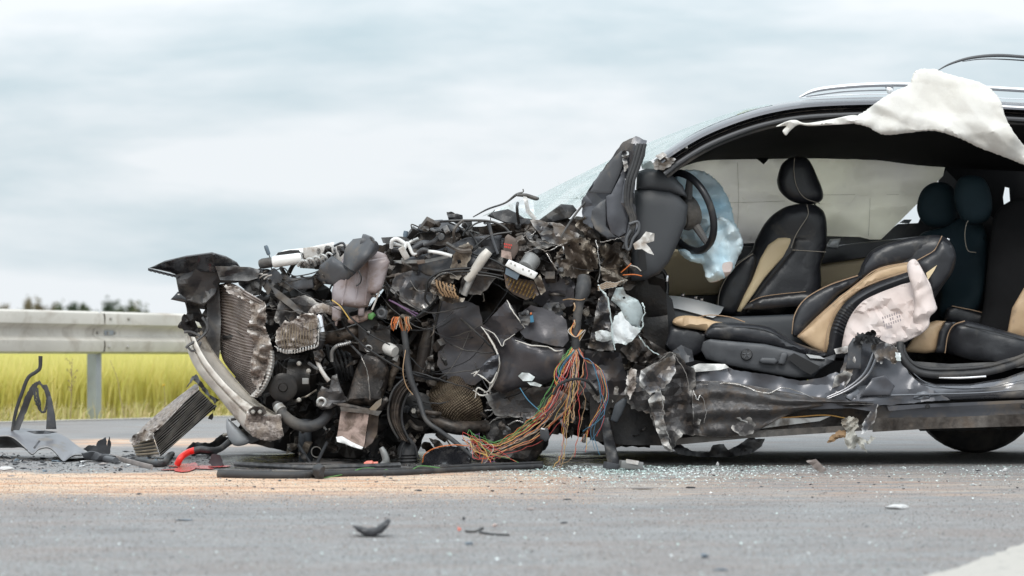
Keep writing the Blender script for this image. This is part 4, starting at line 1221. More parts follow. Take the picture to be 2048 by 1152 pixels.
T('cushion_stitch', 'wire_black', [(1925, 650, .44), (1980, 662, .435), (2048, 680, .435)], .8, rc, n=5)
rb_ = S('rear_backrest', 'headliner', [(1960, 690, .8), (1968, 600, .85), (1980, 480, .95), (1996, 420, 1.0), (2060, 395, 1.0), (2200, 395, 1.0), (2200, 720, .7), (2048, 690, .7)], .8, th=.3, res=16, puff=.05, R=26, smooth=True)  # black leather in shade: the shade is put in by the darker headliner colour
S('seat_insert', 'leather_tan', [(2014, 668), (2024, 616), (2050, 572), (2200, 520), (2200, 700), (2048, 676)], .62, rb_, th=.03, res=12, puff=.02, R=14)
fr = S('far_rear_seat', 'teal_fabric', [(1828, 500, 1.3), (1842, 468, 1.3), (1880, 455, 1.28), (1905, 440, 1.26), (1950, 430, 1.2), (1975, 480, 1.15), (1965, 600, 1.1), (1930, 640, 1.1), (1880, 640, 1.15), (1880, 580, 1.2), (1860, 520, 1.25)], 1.2, th=.15, res=14, puff=.05, R=22, smooth=True)
S('headrest', 'teal_fabric', [(1834, 420), (1842, 384), (1864, 366), (1892, 366), (1912, 384), (1914, 430), (1895, 452), (1852, 450)], 1.24, fr, th=.12, res=10, puff=.06, R=24, smooth=True)
S('headrest', 'teal_fabric', [(1908, 400), (1916, 360), (1940, 350), (1970, 360), (1984, 400), (1976, 440), (1930, 446)], 1.05, fr, th=.12, res=10, puff=.06, R=24, smooth=True)
T('piping', 'piping_pale', [(1950, 438, 1.02), (1936, 442, 1.01), (1930, 462, 1.0), (1931, 486, 1.0), (1937, 502, 1.0), (1952, 505, 1.02)], 1.1, fr, n=5)
obj('belt_buckle', box(P(1896, 479, .5), (.014, .012, .01), (0, .3, 0), .002), 'chrome', CAR)
# ---- sill, door apertures, centre pillar stub
S('rear_sill', 'paint_clean', [(1796, 700, .16), (1806, 730, .14), (1830, 756, .12), (1870, 768, .1), (1940, 768, .1), (2010, 756, .12), (2060, 738, .14), (2200, 690, .2), (2300, 690, .2), (2300, 790, .14), (2048, 796, .08), (1850, 802, .06), (1700, 804, .05), (1672, 790, .06), (1690, 760, .09), (1740, 740, .12)], .1,
  th=.2, res=11, puff=.03, R=16)
obj('sill_crease', cat(tube([(1700, 793, .04), (1850, 789, .035), (1960, 786, .035), (2048, 780, .04), (2300, 770, .07)], 2.2, 6, 8), tube([(1815, 735, .1), (1850, 764, .075), (1900, 776, .07), (1980, 774, .07), (2048, 760, .075), (2300, 715, .12)], 1.0, 6, 8)), 'paint_clean', CAR)
T('aperture_seal', 'rubber', [(1800, 684, .12), (1801, 704, .11), (1812, 726, .1), (1836, 744, .1), (1880, 750, .1), (1960, 746, .1), (2020, 732, .12), (2070, 712, .14), (2200, 660, .2)], 7.5, n=12, seg=8)
T('aperture_seal', 'rubber', [(1806, 690, .14), (1810, 708, .13), (1822, 724, .13), (1846, 736, .13), (1890, 739, .13), (1960, 735, .13), (2018, 722, .15), (2070, 702, .17), (2200, 650, .22)], 4.5, n=10, seg=8)
T('sill_plate', 'chrome', [(1878, 755, .09), (1920, 756, .088), (1972, 753, .088)], 2.2, n=6, flat=.6)
S('sill_step', 'black_plastic', [(1820, 722), (1900, 728), (1990, 724), (2048, 708), (2200, 660), (2200, 700), (2048, 735), (1900, 745), (1840, 738)], .24, th=.3, res=14)
S('sill_cavity', 'paint', [(1745, 812), (1900, 808), (2048, 802), (2300, 794), (2300, 830), (2048, 834), (1900, 842), (1745, 848)], .1, th=.06, res=16, amp=.004)
S('underside_panel', 'engine_brown', [(1745, 836), (1900, 834), (2048, 828), (2300, 822), (2300, 852), (2048, 852), (1850, 858), (1745, 864)], .09, th=.05, res=14, amp=.012, freq=1.2)
S('pinch_flange', 'paint', [(1774, 812), (1850, 808), (2048, 800), (2300, 790), (2300, 796), (2048, 806), (1850, 815), (1778, 822)], .055, th=.012, res=9, amp=.002)
for x in (1855, 2046):
    obj('drain_hole', turned((x, 813, .056), (x, 813, .046), [(0, 5), (1, 4)], 10), 'sticker_black', CAR)
bp = S('centre_pillar_stub', 'paint', [(1640, 806, .04), (1662, 782, .05), (1676, 752, .06), (1688, 722, .08), (1694, 694, .09), (1712, 676, .09), (1740, 668, .09), (1770, 684, .09), (1794, 696, .09), (1802, 722, .08), (1818, 748, .06), (1842, 770, .04), (1880, 786, .03), (1900, 800, .03), (1750, 812, .02)], .06,
  th=.07, res=9, amp=.035, freq=1.0, jag=1.5)
S('pillar_flange', 'paint_torn', [(1690, 735, .03), (1698, 705, .03), (1672, 708, .06), (1668, 698, .06), (1700, 690, .05), (1712, 720, .02), (1700, 760, .02), (1680, 790, .02), (1660, 800, .03)], .03, bp, th=.012, res=7, amp=.015, freq=2)
for o in (0, 9):
    T('pillar_rib', 'paint_clean', [(1760 - o, 690, .045), (1752 - o, 716, .03), (1735 - o, 750, .02), (1700 - o, 778, .015), (1650 - o, 800, .015)], [3, 3.5, 3.5, 3, 2], bp, n=8)
S('pillar_post', 'grey_plastic', [(1692, 738), (1697, 690), (1706, 676), (1724, 672), (1722, 738)], .025, bp, th=.05, res=8, amp=.004, puff=.008, R=6)
S('torn_foam', 'rubber', [(1706, 684), (1716, 664), (1730, 668), (1742, 660), (1752, 664), (1748, 676), (1762, 672), (1758, 686), (1742, 690), (1730, 684), (1718, 692)], 0.0, bp, th=.04, res=4, amp=.03, freq=6, jag=3)
S('torn_edge', 'paint_torn', [(1742, 690), (1764, 684), (1794, 694), (1799, 710), (1800, 722), (1786, 728), (1770, 716), (1764, 728), (1750, 720)], .02, bp, th=.015, res=4, amp=.02, freq=4, jag=2)
S('torn_edge', 'pale_torn', [(1790, 704), (1801, 706), (1802, 722), (1792, 720)], .0, bp, th=.01, res=4, amp=.01, freq=6, jag=1)
S('pillar_pocket', 'mud_metal', [(1670, 752), (1690, 742), (1706, 748), (1690, 768), (1664, 776)], .012, bp, th=.01, res=6, amp=.012, freq=3)
S('pillar_pocket', 'paint', [(1744, 756), (1770, 750), (1790, 772), (1780, 790), (1720, 792)], .012, bp, th=.01, res=7, amp=.016, freq=1.6, puff=.006, R=8)
S('front_sill_top', 'paint', [(1378, 735, .1), (1400, 730, .1), (1455, 733, .1), (1468, 740, .08), (1540, 750, .06), (1600, 762, .05), (1640, 756, .05), (1672, 744, .06), (1690, 752, .04), (1688, 778, .02), (1640, 800, .0), (1560, 806, .0), (1480, 796, .01), (1392, 796, .02)], .05,
  th=.06, res=9, amp=.026, freq=.7, jag=1, amp2=.005, freq2=2.5, ang=22)
S('sill_plate', 'alu', [(1380, 734), (1398, 727), (1450, 728), (1458, 735), (1440, 740), (1390, 744)], .06, th=.01, res=7, amp=.006, freq=3)
obj('sill_side', loft([[(1383, 762, .0), (1460, 764, -.005), (1560, 782, -.01), (1650, 796, -.01), (1748, 806, .0)], [(1384, 796, -.02), (1460, 800, -.03), (1550, 806, -.03), (1650, 806, -.02), (1748, 808, -.005)],
    [(1386, 832, -.01), (1450, 836, -.02), (1530, 828, -.01), (1640, 814, .01), (1748, 811, .0)], [(1388, 870, .03), (1440, 874, .02), (1504, 866, .03), (1600, 822, .03), (1748, 814, .01)]], 90, 44, .03,
    lambda u, v: (.014 * np.sin(v * 17 + 1.3 * np.sin(u * 7) + u * 3) + .012 * crumple(u * 340, v * 90, 1.6, 8) + .006 * crumple(u * 340, v * 90, 5, 9)) * (1 - .6 * u)), 'mud_metal', CAR, ang=16)
S('sill_fold', 'mud_metal', [(1470, 838), (1500, 834), (1512, 850), (1506, 868), (1480, 872), (1462, 856)], -.01, th=.012, res=7, amp=.03, freq=1.6, jag=2, ang=10)
for pts in ([(1388, 790, -.01), (1440, 784, -.02), (1500, 800, -.02), (1560, 795, -.02), (1610, 806, -.02)], [(1400, 770, .0), (1470, 768, -.01), (1530, 788, -.02), (1570, 776, -.01), (1640, 800, -.01)],
            [(1404, 815, -.01), (1450, 822, -.02), (1500, 812, -.01)], [(1410, 840, .0), (1460, 832, -.01), (1495, 845, .0)]):
    T('crumple_ridge', 'paint_torn', pts, [2, 4, 4, 3, 1][:len(pts)], n=7, wob=1.5)
S('sill_opening', 'dark_metal', [(1500, 812), (1600, 806), (1690, 812), (1745, 806), (1742, 850), (1650, 858), (1500, 866), (1492, 840)], .12, th=.05, res=12, amp=.01)
S('sill_skin', 'paint', [(1495, 806, .0), (1560, 800, -.01), (1660, 800, -.01), (1755, 808, -.01), (1750, 824, .0), (1700, 816, .02), (1600, 820, .04), (1510, 828, .05)], .0, th=.008, res=7, amp=.012, freq=1.4)
S('sill_skin', 'paint_torn', [(1756, 808), (1750, 840), (1735, 862), (1722, 868), (1726, 846), (1744, 818)], .0, th=.008, res=5, amp=.015, freq=3, jag=2)
S('inner_flange', 'alu', [(1500, 846), (1560, 836), (1620, 836), (1662, 832), (1640, 842), (1560, 852), (1502, 860)], .09, th=.01, res=8, amp=.008)
T('sealant_bead', 'chip_orange', [(1502, 845, .08), (1540, 837, .08), (1590, 834, .08), (1650, 830, .08), (1690, 836, .08)], 1.3, n=5)
S('sill_underside', 'dark_metal', [(1400, 872), (1500, 862), (1745, 848), (1745, 860), (1500, 876), (1330, 892), (1330, 880)], .06, th=.2, res=12, amp=.01)
fe = S('crushed_sill_end', 'mud_metal', [(1250, 790, .06), (1254, 742, .06), (1270, 728, .04), (1292, 734, .02), (1318, 718, .0), (1342, 704, -.02), (1358, 708, -.02), (1372, 730, -.02), (1388, 736, .0), (1392, 770, -.02), (1398, 800, -.02), (1404, 836, .0), (1388, 872, .02), (1366, 868, .0), (1352, 884, .0),
   (1344, 904, .0), (1328, 896, .0), (1318, 872, .0), (1306, 850, .02), (1300, 826, .04), (1262, 818, .08)], .02, th=.12, res=10, amp=.07, freq=1.2, jag=2.5, amp2=.016, freq2=3.5, ang=8)
S('torn_metal', 'paint_torn', [(1278, 770), (1282, 740), (1318, 724), (1348, 708), (1352, 742), (1330, 776), (1300, 790)], -.06, fe, th=.008, res=9, amp=.05, freq=1.6, jag=2, ang=8)
S('torn_metal', 'mud_metal', [(1296, 800), (1318, 776), (1330, 800), (1328, 840), (1336, 872), (1344, 900), (1326, 890), (1310, 850)], -.09, fe, th=.008, res=8, amp=.045, freq=1.8, jag=2, ang=8)
S('torn_metal', 'alu_crush', [(1252, 760), (1262, 735), (1274, 740), (1272, 775), (1258, 800)], -.0, fe, th=.012, res=5, amp=.03, freq=4, jag=2)
T('torn_rim', 'pale_torn', [(1282, 740, -.08), (1316, 724, -.09), (1342, 704, -.1), (1356, 722, -.1), (1372, 748, -.09), (1380, 790, -.08)], 1.6, fe, n=6, wob=1.5)
T('torn_rim', 'pale_torn', [(1320, 780, -.12), (1326, 810, -.13), (1322, 840, -.12), (1336, 870, -.12), (1342, 886, -.11)], 1.4, fe, n=6, wob=1.5)
T('torn_rim', 'alu', [(1386, 780, -.07), (1394, 800, -.08), (1402, 790, -.07), (1412, 822, -.07), (1408, 846, -.06)], 1.6, fe, n=6, wob=2)
S('side_strut', 'grey_plastic', [(1345, 702), (1362, 690), (1384, 700), (1388, 722), (1368, 726)], .02, th=.03, res=6, amp=.02, freq=4)
S('foot_panel', 'dark_metal', [(1268, 700), (1284, 672), (1330, 700), (1352, 716), (1318, 728), (1280, 730)], .3, th=.1, res=8, amp=.03, freq=2.4)
S('hanging_liner', 'black_plastic', [(1336, 888), (1350, 884), (1384, 902), (1418, 905), (1426, 890), (1448, 888), (1456, 900), (1482, 886), (1504, 872), (1512, 878), (1530, 877), (1524, 892), (1500, 908), (1460, 914), (1400, 914), (1356, 908)], .3, th=.03, res=7, amp=.03, freq=2, jag=1)
S('cloth_tatter', 'cloth_tatter', [(1682, 840), (1700, 832), (1716, 838), (1718, 854), (1708, 862), (1716, 874), (1736, 882), (1742, 870), (1752, 876), (1738, 888), (1726, 884), (1734, 906), (1724, 898), (1714, 886), (1710, 898), (1696, 898), (1688, 880), (1694, 862), (1684, 852)], -.03, th=.012, res=4, amp=.03, freq=5, jag=1.5)
S('cloth_tatter', 'cloth_brown', [(1692, 862), (1680, 860), (1662, 872), (1654, 886), (1664, 884), (1678, 876), (1694, 876)], -.02, th=.008, res=4, amp=.02, freq=5, jag=1.5)
# far rear wheel
wy = 1.35
sfar = F_PX / (Y0 + wy)
rad = .33
wcx = 1950
wcy = HY + CAM_H * sfar - rad * sfar
def wheel_ring(r, w, inner):
    return turned((wcx, wcy, wy), (wcx, wcy, wy + w), [(0, r * .86 / MPP), (.06, r * .96 / MPP), (.2, r / MPP), (.8, r / MPP), (.94, r * .96 / MPP), (1, r * .86 / MPP)], 40)
tw = obj('rear_wheel', wheel_ring(rad, .24, .2), 'rubber', CAR)
obj('rim', turned((wcx, wcy, wy - .012), (wcx, wcy, wy), [(0, .1 / MPP), (.5, .2 / MPP), (1, .23 / MPP)], 30), 'dark_metal', tw)
S('wheel_arch', 'engine_black', [(1790, 800), (2200, 790), (2200, 858), (2060, 860), (1840, 862)], 1.1, th=.3, res=20)

# ================================================================== front of the wreck
# ---- bumper cover and grille frame
bc = S('bumper_cover', 'black_gloss', [(298, 536, .5), (330, 521, .42), (372, 511, .38), (424, 504, .38), (452, 512, .45), (474, 524, .55), (482, 536, .6), (450, 545, .5), (420, 545, .46), (392, 543, .48), (358, 552, .5), (340, 545, .5), (318, 540, .5)], .45, th=.25, res=9, puff=.02, R=10)
S('bumper_inner', 'black_plastic', [(350, 546), (400, 528), (470, 530), (500, 541), (502, 560), (470, 566), (440, 566), (430, 590), (408, 612), (384, 604), (372, 602), (358, 588), (354, 568)], .5, bc, th=.2, res=9, amp=.03, freq=1.5, puff=.015, R=10)
for i in range(7):
    x, y = 302 + i * 8.5, 539 + i * 2.1
    S('tooth', 'black_gloss', [(x - 6, y - 3), (x + 6, y), (x + 1, y + 5), (x - 6, y + 2)], .47, bc, th=.02, res=7)
S('grille_tab', 'black_gloss', [(341, 599), (356, 583), (372, 596), (374, 606)], .45, bc, th=.02, res=8, puff=.006, R=5)
S('grille_frame', 'black_plastic', [(414, 566), (438, 566), (442, 640), (438, 730), (424, 740), (414, 700)], .55, th=.12, res=10, amp=.01)
S('grille_shroud', 'black_plastic', [(366, 600), (420, 590), (424, 720), (412, 716), (404, 690), (396, 664), (392, 690), (380, 676), (372, 656), (368, 640), (374, 625)], .6, th=.08, res=8, amp=.04, freq=2.5, jag=2, holes=[[(400, 618), (410, 619), (404, 628)], [(390, 642), (398, 645), (404, 656), (396, 655)]])
S('grille_shroud', 'engine_black', [(368, 628), (386, 628), (390, 650), (382, 672), (368, 662), (355, 654)], .52, th=.03, res=6, amp=.03, freq=4, jag=2)
for pts, r in (([(405, 635, .45), (414, 650, .44), (412, 664, .44), (398, 678, .42), (378, 690, .4), (372, 696, .4)], 3), ([(376, 694, .4), (384, 702, .4), (396, 696, .41), (402, 684, .42)], 2.5), ([(368, 664, .44), (382, 664, .44), (400, 672, .43)], 3),
               ([(414, 635, .44), (416, 656, .44), (408, 672, .44)], 3)):
    T('bracket_rod', 'black_plastic', pts, r, n=7)
obj('lamp_remains', cat(sheet([(430, 532), (500, 534), (520, 540), (516, 556), (496, 562), (440, 560)], .44, th=.1, res=8, amp=.02, freq=3), sheet([(470, 545), (520, 552), (518, 590), (500, 588), (478, 570)], .46, th=.06, res=7, amp=.03, freq=3)), 'black_plastic', CAR)

# ---- radiator pack
rad_rows = [[(436, 569, .62), (462, 566, .5), (492, 582, .36), (522, 600, .32)], [(438, 620, .62), (468, 628, .52), (500, 642, .4), (530, 648, .34)], [(440, 680, .62), (470, 692, .54), (504, 700, .42), (540, 700, .34)],
            [(446, 720, .62), (476, 740, .54), (506, 752, .44), (536, 752, .36)], [(478, 762, .6), (494, 780, .54), (508, 792, .46), (522, 792, .4)]]
ra_ = obj('radiator', loft(rad_rows, 26, 260, .05, lambda u, v: .009 * (np.abs((v * 40) % 1 - .5) * 4 - 1) + .02 * np.sin(u * 6 + v * 5) * u), 'alu_fin', CAR, ang=70)
S('side_tank', 'rust_metal', [(431, 572), (437, 570), (441, 700), (436, 706)], .57, ra_, th=.06, res=9)
S('crushed_core', 'alu_crush', [(500, 600), (530, 606), (533, 640), (527, 652), (540, 676), (547, 702), (541, 730), (531, 746), (518, 780), (504, 764), (500, 730), (508, 690), (494, 660), (502, 630)], .31, ra_, th=.04, res=4, amp=.045, freq=5, jag=2)
S('crushed_core', 'alu_crush', [(446, 570), (470, 573), (500, 588), (530, 604), (524, 616), (500, 606), (474, 592), (455, 584)], .36, ra_, th=.03, res=4, amp=.03, freq=5, jag=2)
tk = [(548, 700), (549, 724), (542, 752), (530, 776), (514, 794)]
obj('end_tank', loft([[(x - 14, y - 2, .36) for x, y in tk], [(x - 6, y, .30) for x, y in tk], [(x, y + 2, .34) for x, y in tk]], 70, 6, .02, lambda u, v: .006 * np.sin(u * 105)), 'pale_plastic', ra_)
c2 = S('oil_cooler', 'alu_crush', [(550, 684), (552, 664), (562, 650), (572, 640), (578, 646), (600, 630), (626, 626), (636, 634), (634, 652), (632, 690), (610, 694), (584, 702), (560, 700)], .34, th=.06, res=4, amp=.022, freq=5, jag=1.5)
T('rolled_edge', 'pink_block', [(549, 692, .32), (566, 704, .31), (590, 705, .31), (616, 698, .31), (634, 692, .31), (637, 670, .32), (636, 640, .33)], 4, c2, n=8)
for i in range(14):
    x = 556 + i * 5.6
    obj('bead', box(P(x, 703.5 - max(0, (i - 6)) * 1.5 - max(0, 3 - i) * 1.5, .295), (.006, .016, .018), (0, 0, 0), .002), 'alu', c2)
for i in range(12):
    x = 564 + i * 5.6
    T('cooler_fin', 'fin_tan', [(x, 652 - i * 1.2 + abs(i - 4), .335), (x - 2, 675, .325), (x + 1, 696 - max(0, i - 4), .33)], 1.0, c2, n=4, seg=3)

# ---- bumper beam: pale outer face and a channel behind its rib
BL = [(369, 672, .5), (376, 705, .46), (396, 745, .42), (430, 786, .37), (462, 826, .32), (500, 868, .28), (542, 884, .27)]
BC = [(390, 674, .42), (405, 705, .38), (431, 742, .34), (466, 780, .3), (500, 808, .26), (530, 828, .24), (560, 834, .24)]
BI = [(404, 660, .52), (424, 698, .5), (452, 735, .46), (486, 774, .42), (510, 798, .38), (528, 812, .34), (548, 824, .32)]
def mixp(p, q, t, dd=0.0):
    return [tuple(np.array(x) * (1 - t) + np.array(y) * t + np.array([0, 0, dd])) for x, y in zip(p, q)]
bm_ = obj('bumper_beam', loft([mixp(BL, BC, 0, .05), mixp(BL, BC, .06, .0), mixp(BL, BC, .45, -.02), mixp(BL, BC, .5, -.004), mixp(BL, BC, .56, -.004), mixp(BL, BC, .62, -.022), mixp(BL, BC, .94, -.01), mixp(BL, BC, 1, .02)], 60, 30, .012,
    lambda u, v: .004 * np.sin(u * 31) * np.sin(v * 7) + .0015 * np.sin(u * 70 + v * 4)), 'alu_beam', CAR)
obj('beam_channel', loft([mixp(BC, BI, 0, .01), mixp(BC, BI, .12, .05), mixp(BC, BI, .5, .06), mixp(BC, BI, .88, .04), mixp(BC, BI, 1, -.01)], 50, 20, .012, lambda u, v: .004 * np.sin(u * 40 + v * 3)), 'alu_beam', bm_)
S('beam_bracket', 'alu_crush', [(494, 822), (520, 830), (542, 832), (562, 828), (564, 850), (568, 872), (556, 880), (530, 882), (506, 874), (488, 850)], .22, bm_, th=.06, res=5, amp=.02, freq=3, puff=.012, R=8, jag=1)
S('bracket_plate', 'dark_metal', [(496, 820), (508, 812), (528, 814), (534, 826), (522, 834), (504, 832)], .2, bm_, th=.012, res=5, amp=.006)
for x in (506, 520):
    obj('bolt', turned((x, 824, .2), (x, 824, .175), [(0, 5), (.6, 5), (1, 3)], 8), 'bolt_metal', bm_)
S('lower_spoiler', 'galv_post', [(453, 838), (462, 842), (490, 868), (500, 884), (480, 892), (464, 888), (454, 866)], .4, th=.05, res=7, puff=.02, R=12, smooth=True)

# ---- upper cross member, plastics, intake
S('cross_member', 'grey_plastic', [(556, 562, .5), (562, 546, .5), (586, 556, .45), (626, 552, .42), (628, 576, .42), (600, 580, .44), (568, 578, .48)], .46, th=.06, res=8, amp=.012, puff=.012, R=8)
S('cross_member', 'grey_plastic', [(522, 566, .5), (532, 545, .5), (548, 536, .48), (566, 552, .46), (560, 566, .46), (548, 570, .46), (536, 590, .48)], .46, th=.04, res=6, amp=.02, freq=3, jag=1)
S('strut_bar', 'grey_plastic', [(540, 570, .44), (556, 580, .43), (580, 598, .42), (606, 622, .4), (600, 630, .4), (576, 612, .42), (552, 594, .43)], .42, th=.02, res=6, amp=.015, freq=3)
S('lamp_housing', 'black_plastic', [(494, 545), (520, 536), (546, 540), (540, 552), (530, 560), (520, 590), (506, 592), (496, 570)], .5, th=.1, res=6, amp=.03, freq=4, jag=2)
for i in range(5):
    T('housing_rib', 'pale_plastic', [(492 + i * 9, 550 + i * 2, .46), (500 + i * 9, 544 + i * 2, .45), (508 + i * 9, 546 + i, .45)], 1.6, n=5)
S('bulkhead_panel', 'pale_plastic', [(598, 500), (650, 490), (700, 488), (704, 520), (660, 540), (600, 536)], .6, th=.03, res=9, amp=.012)
obj('engine_cover', sheet([(546, 520), (552, 508), (570, 500), (610, 496), (650, 488), (668, 484), (672, 500), (640, 506), (602, 510), (600, 516), (560, 530), (548, 530)], .5, th=.3, res=8, amp=.008, puff=.02, R=8), 'white_plastic', CAR)
S('cover_recess', 'sticker_black', [(548, 515), (556, 505), (580, 500), (598, 500), (603, 511), (580, 513), (552, 517)], .47, th=.02, res=7)
obj('intake_pipe', turned((546, 524, .47), (604, 516, .45), [(0, 11), (.05, 12.5), (.9, 11.5), (1, 10)], 20), 'white_plastic', CAR)
obj('intake_collar', turned((520, 528, .5), (546, 524, .48), [(0, 9), (.2, 11), (.8, 11), (1, 9)], 16), 'black_plastic', CAR)
S('sleeve_panel', 'pale_plastic', [(606, 496), (664, 488), (668, 506), (646, 520), (620, 524), (608, 516)], .47, th=.05, res=8, amp=.012, freq=2, puff=.01, R=8)
for k in range(5):
    x = 596 + k * 13
    T('metal_hose', 'alu', [(x, 532 + k * 1 - k * 4, .42), (x + 8, 522 - k * 4, .4), (x + 18, 524 - k * 3, .4), (x + 22, 534 - k * 3, .42)], 3.2 - k * .2, n=8)
T('plug_wire', 'wire_black', [(552, 540, .42), (568, 536, .4), (580, 548, .4), (596, 552, .4), (640, 540, .4), (668, 508, .4)], 1.3, n=6)
T('plug_wire', 'wire_black', [(600, 552, .41), (620, 556, .4), (640, 540, .39), (656, 520, .39), (672, 506, .4)], 1.8, n=6)
T('sensor_lead', 'wire_black', [(543, 538, .48), (541, 518, .48), (536, 506, .48)], 1.2, n=6)
obj('sensor_plug', turned((538, 510, .48), (531, 491, .48), [(0, 3), (.15, 4.2), (.8, 4.6), (1, 3.5)], 10), 'chip_blue', CAR)
S('snorkel', 'grey_plastic', [(632, 556, .42), (640, 530, .38), (664, 512, .36), (690, 528, .34), (714, 543, .32), (700, 560, .34), (676, 571, .36), (648, 568, .4)], .36, th=.08, res=8, puff=.03, R=16, smooth=False, amp=.006)
obj('intake_duct', loft([[(686, 528, .3), (690, 498, .3), (706, 478, .32)], [(700, 538, .2), (712, 505, .2), (728, 476, .24)], [(714, 544, .22), (736, 515, .18), (752, 482, .22)], [(720, 534, .3), (750, 510, .28), (759, 494, .3)]], 20, 20, .006), 'grey_plastic', CAR)
obj('duct_mouth', turned((722, 484, .26), (746, 490, .26), [(0, 17), (.2, 18), (.8, 16), (1, 13)], 20), 'grey_plastic', CAR)
for x, y in ((742, 476), (748, 484), (744, 480)):
    obj('clip', box(P(x, y, .16), (.014, .012, .01), (0, .7, 0), .002), 'black_plastic', CAR)
T('duct_lead', 'wire_black', [(716, 542, .2), (722, 552, .19), (721, 565, .2), (712, 572, .2)], 1.6, n=6)
# coolant tank
tk_ = S('coolant_tank', 'tank_plastic', [(664, 608), (664, 580), (676, 540), (690, 505), (716, 500), (750, 501), (772, 508), (778, 520), (774, 545), (764, 580), (752, 588), (742, 598), (736, 614), (714, 616), (684, 612)], .36, th=.14, res=8, puff=.03, R=14, amp=.006)
S('tank_body', 'tank_plastic', [(736, 520), (774, 514), (780, 524), (764, 578), (752, 588), (734, 584)], .31, tk_, th=.06, res=7, puff=.025, R=10)
for x0, x1 in ((690, 684), (714, 710), (734, 730)):
    T('tank_rib', 'tank_plastic', [(x0 + 8, 508, .33), (x0 + 2, 560, .325), (x1, 610, .33)], 2.2, tk_, n=6)
S('tank_outlet', 'tank_plastic', [(664, 612), (684, 612), (682, 640), (676, 642), (674, 652), (670, 652), (669, 642), (664, 640)], .35, tk_, th=.05, res=6, puff=.012, R=5)
S('tank_outlet', 'tank_plastic', [(716, 612), (730, 612), (728, 632), (716, 632)], .36, tk_, th=.05, res=6, puff=.012, R=5)
obj('tank_lid', turned((732, 500, .4), (732, 490, .4), [(0, 22), (.4, 22), (1, 17)], 20), 'pale_plastic', tk_)
T('tank_strap', 'pale_plastic', [(771, 545, .32), (762, 572, .31), (752, 600, .31), (744, 620, .32)], 2.0, tk_, n=6)
for pts, r in (([(668, 492, .45), (682, 486, .44), (688, 488, .44), (690, 497, .44)], 2.5),):
    T('vent_pipe', 'grey_plastic', pts, r, n=8)

# ---- hoses on top
S('bay_wall', 'dark_metal', [(690, 506), (780, 486), (850, 466), (930, 456), (1000, 446), (1100, 446), (1120, 530), (900, 570), (700, 570)], .68, th=.08, res=10, amp=.04, freq=1.6, jag=2)
S('loom_tray', 'black_plastic', [(762, 475), (800, 473), (836, 476), (838, 486), (800, 492), (766, 486)], .6, th=.1, res=9, amp=.01)
for pts, r, m in (([(783, 496, .4), (784, 482, .38), (794, 478, .38), (808, 486, .38), (816, 494, .38)], 4.2, 'white_plastic'), ([(788, 488, .4), (808, 492, .38), (822, 484, .38), (836, 478, .4)], 4, 'alu'),
                  ([(808, 500, .36), (814, 486, .36), (820, 496, .36), (826, 508, .36), (836, 508, .37)], 3.6, 'white_plastic'), ([(850, 502, .35), (876, 505, .34), (904, 512, .34)], 3.8, 'white_plastic'),
                  ([(836, 506, .35), (846, 500, .34), (856, 501, .34)], 5.5, 'black_plastic'), ([(822, 500, .38), (834, 492, .38), (846, 486, .38), (858, 486, .38)], 6, 'grey_plastic'),
                  ([(848, 490, .36), (866, 484, .35), (878, 474, .35), (886, 472, .35)], 5, 'black_plastic'), ([(784, 500, .42), (796, 500, .41), (806, 504, .41)], 6, 'black_plastic')):
    T('coolant_hose', m, pts, r, n=10)
obj('hose_end', turned((882, 474, .36), (882, 474, .33), [(0, 8), (.5, 8.5), (1, 6)], 14), 'black_plastic', CAR)
obj('hose_cap', turned((812, 462, .4), (810, 474, .4), [(0, 4.5), (.6, 5.2), (1, 4)], 12), 'chip_blue', CAR)
obj('connector_block', box(P(808, 506, .36), (.03, .03, .06), (.2, -.5, 0), .006), 'pale_plastic', CAR)
S('strut_top_cover', 'grey_plastic', [(833, 462, .5), (838, 449, .5), (858, 441, .5), (884, 439, .5), (905, 446, .5), (926, 456, .5), (914, 466, .48), (880, 461, .46), (850, 464, .47)], .48, th=.12, res=7, amp=.012, freq=2, puff=.015, R=8)
S('strut_tower', 'dark_metal', [(834, 463), (870, 462), (920, 466), (924, 484), (880, 492), (838, 486)], .5, th=.1, res=9, amp=.02)
S('hood_fragment', 'black_plastic', [(893, 424), (902, 423), (910, 427), (925, 430), (926, 446), (912, 448), (897, 440)], .6, th=.03, res=6, amp=.012, freq=4, jag=1)
S('wing_inner', 'grey_plastic', [(788, 526, .5), (810, 516, .48), (850, 508, .45), (890, 494, .42), (930, 476, .4), (980, 470, .4), (1004, 470, .4), (1000, 500, .38), (960, 530, .38), (920, 548, .4), (880, 556, .42), (852, 550, .44), (820, 532, .48)], .42, th=.03, res=9, amp=.025, freq=1.2, puff=.012, R=14)
S('wing_flange', 'motor_grey', [(786, 521), (850, 519), (900, 510), (896, 516), (850, 526), (800, 527)], .37, th=.008, res=7, amp=.01)
obj('relay', box(P(842, 524, .36), (.035, .02, .018), (0, -.2, 0), .003), 'brown_block', CAR)

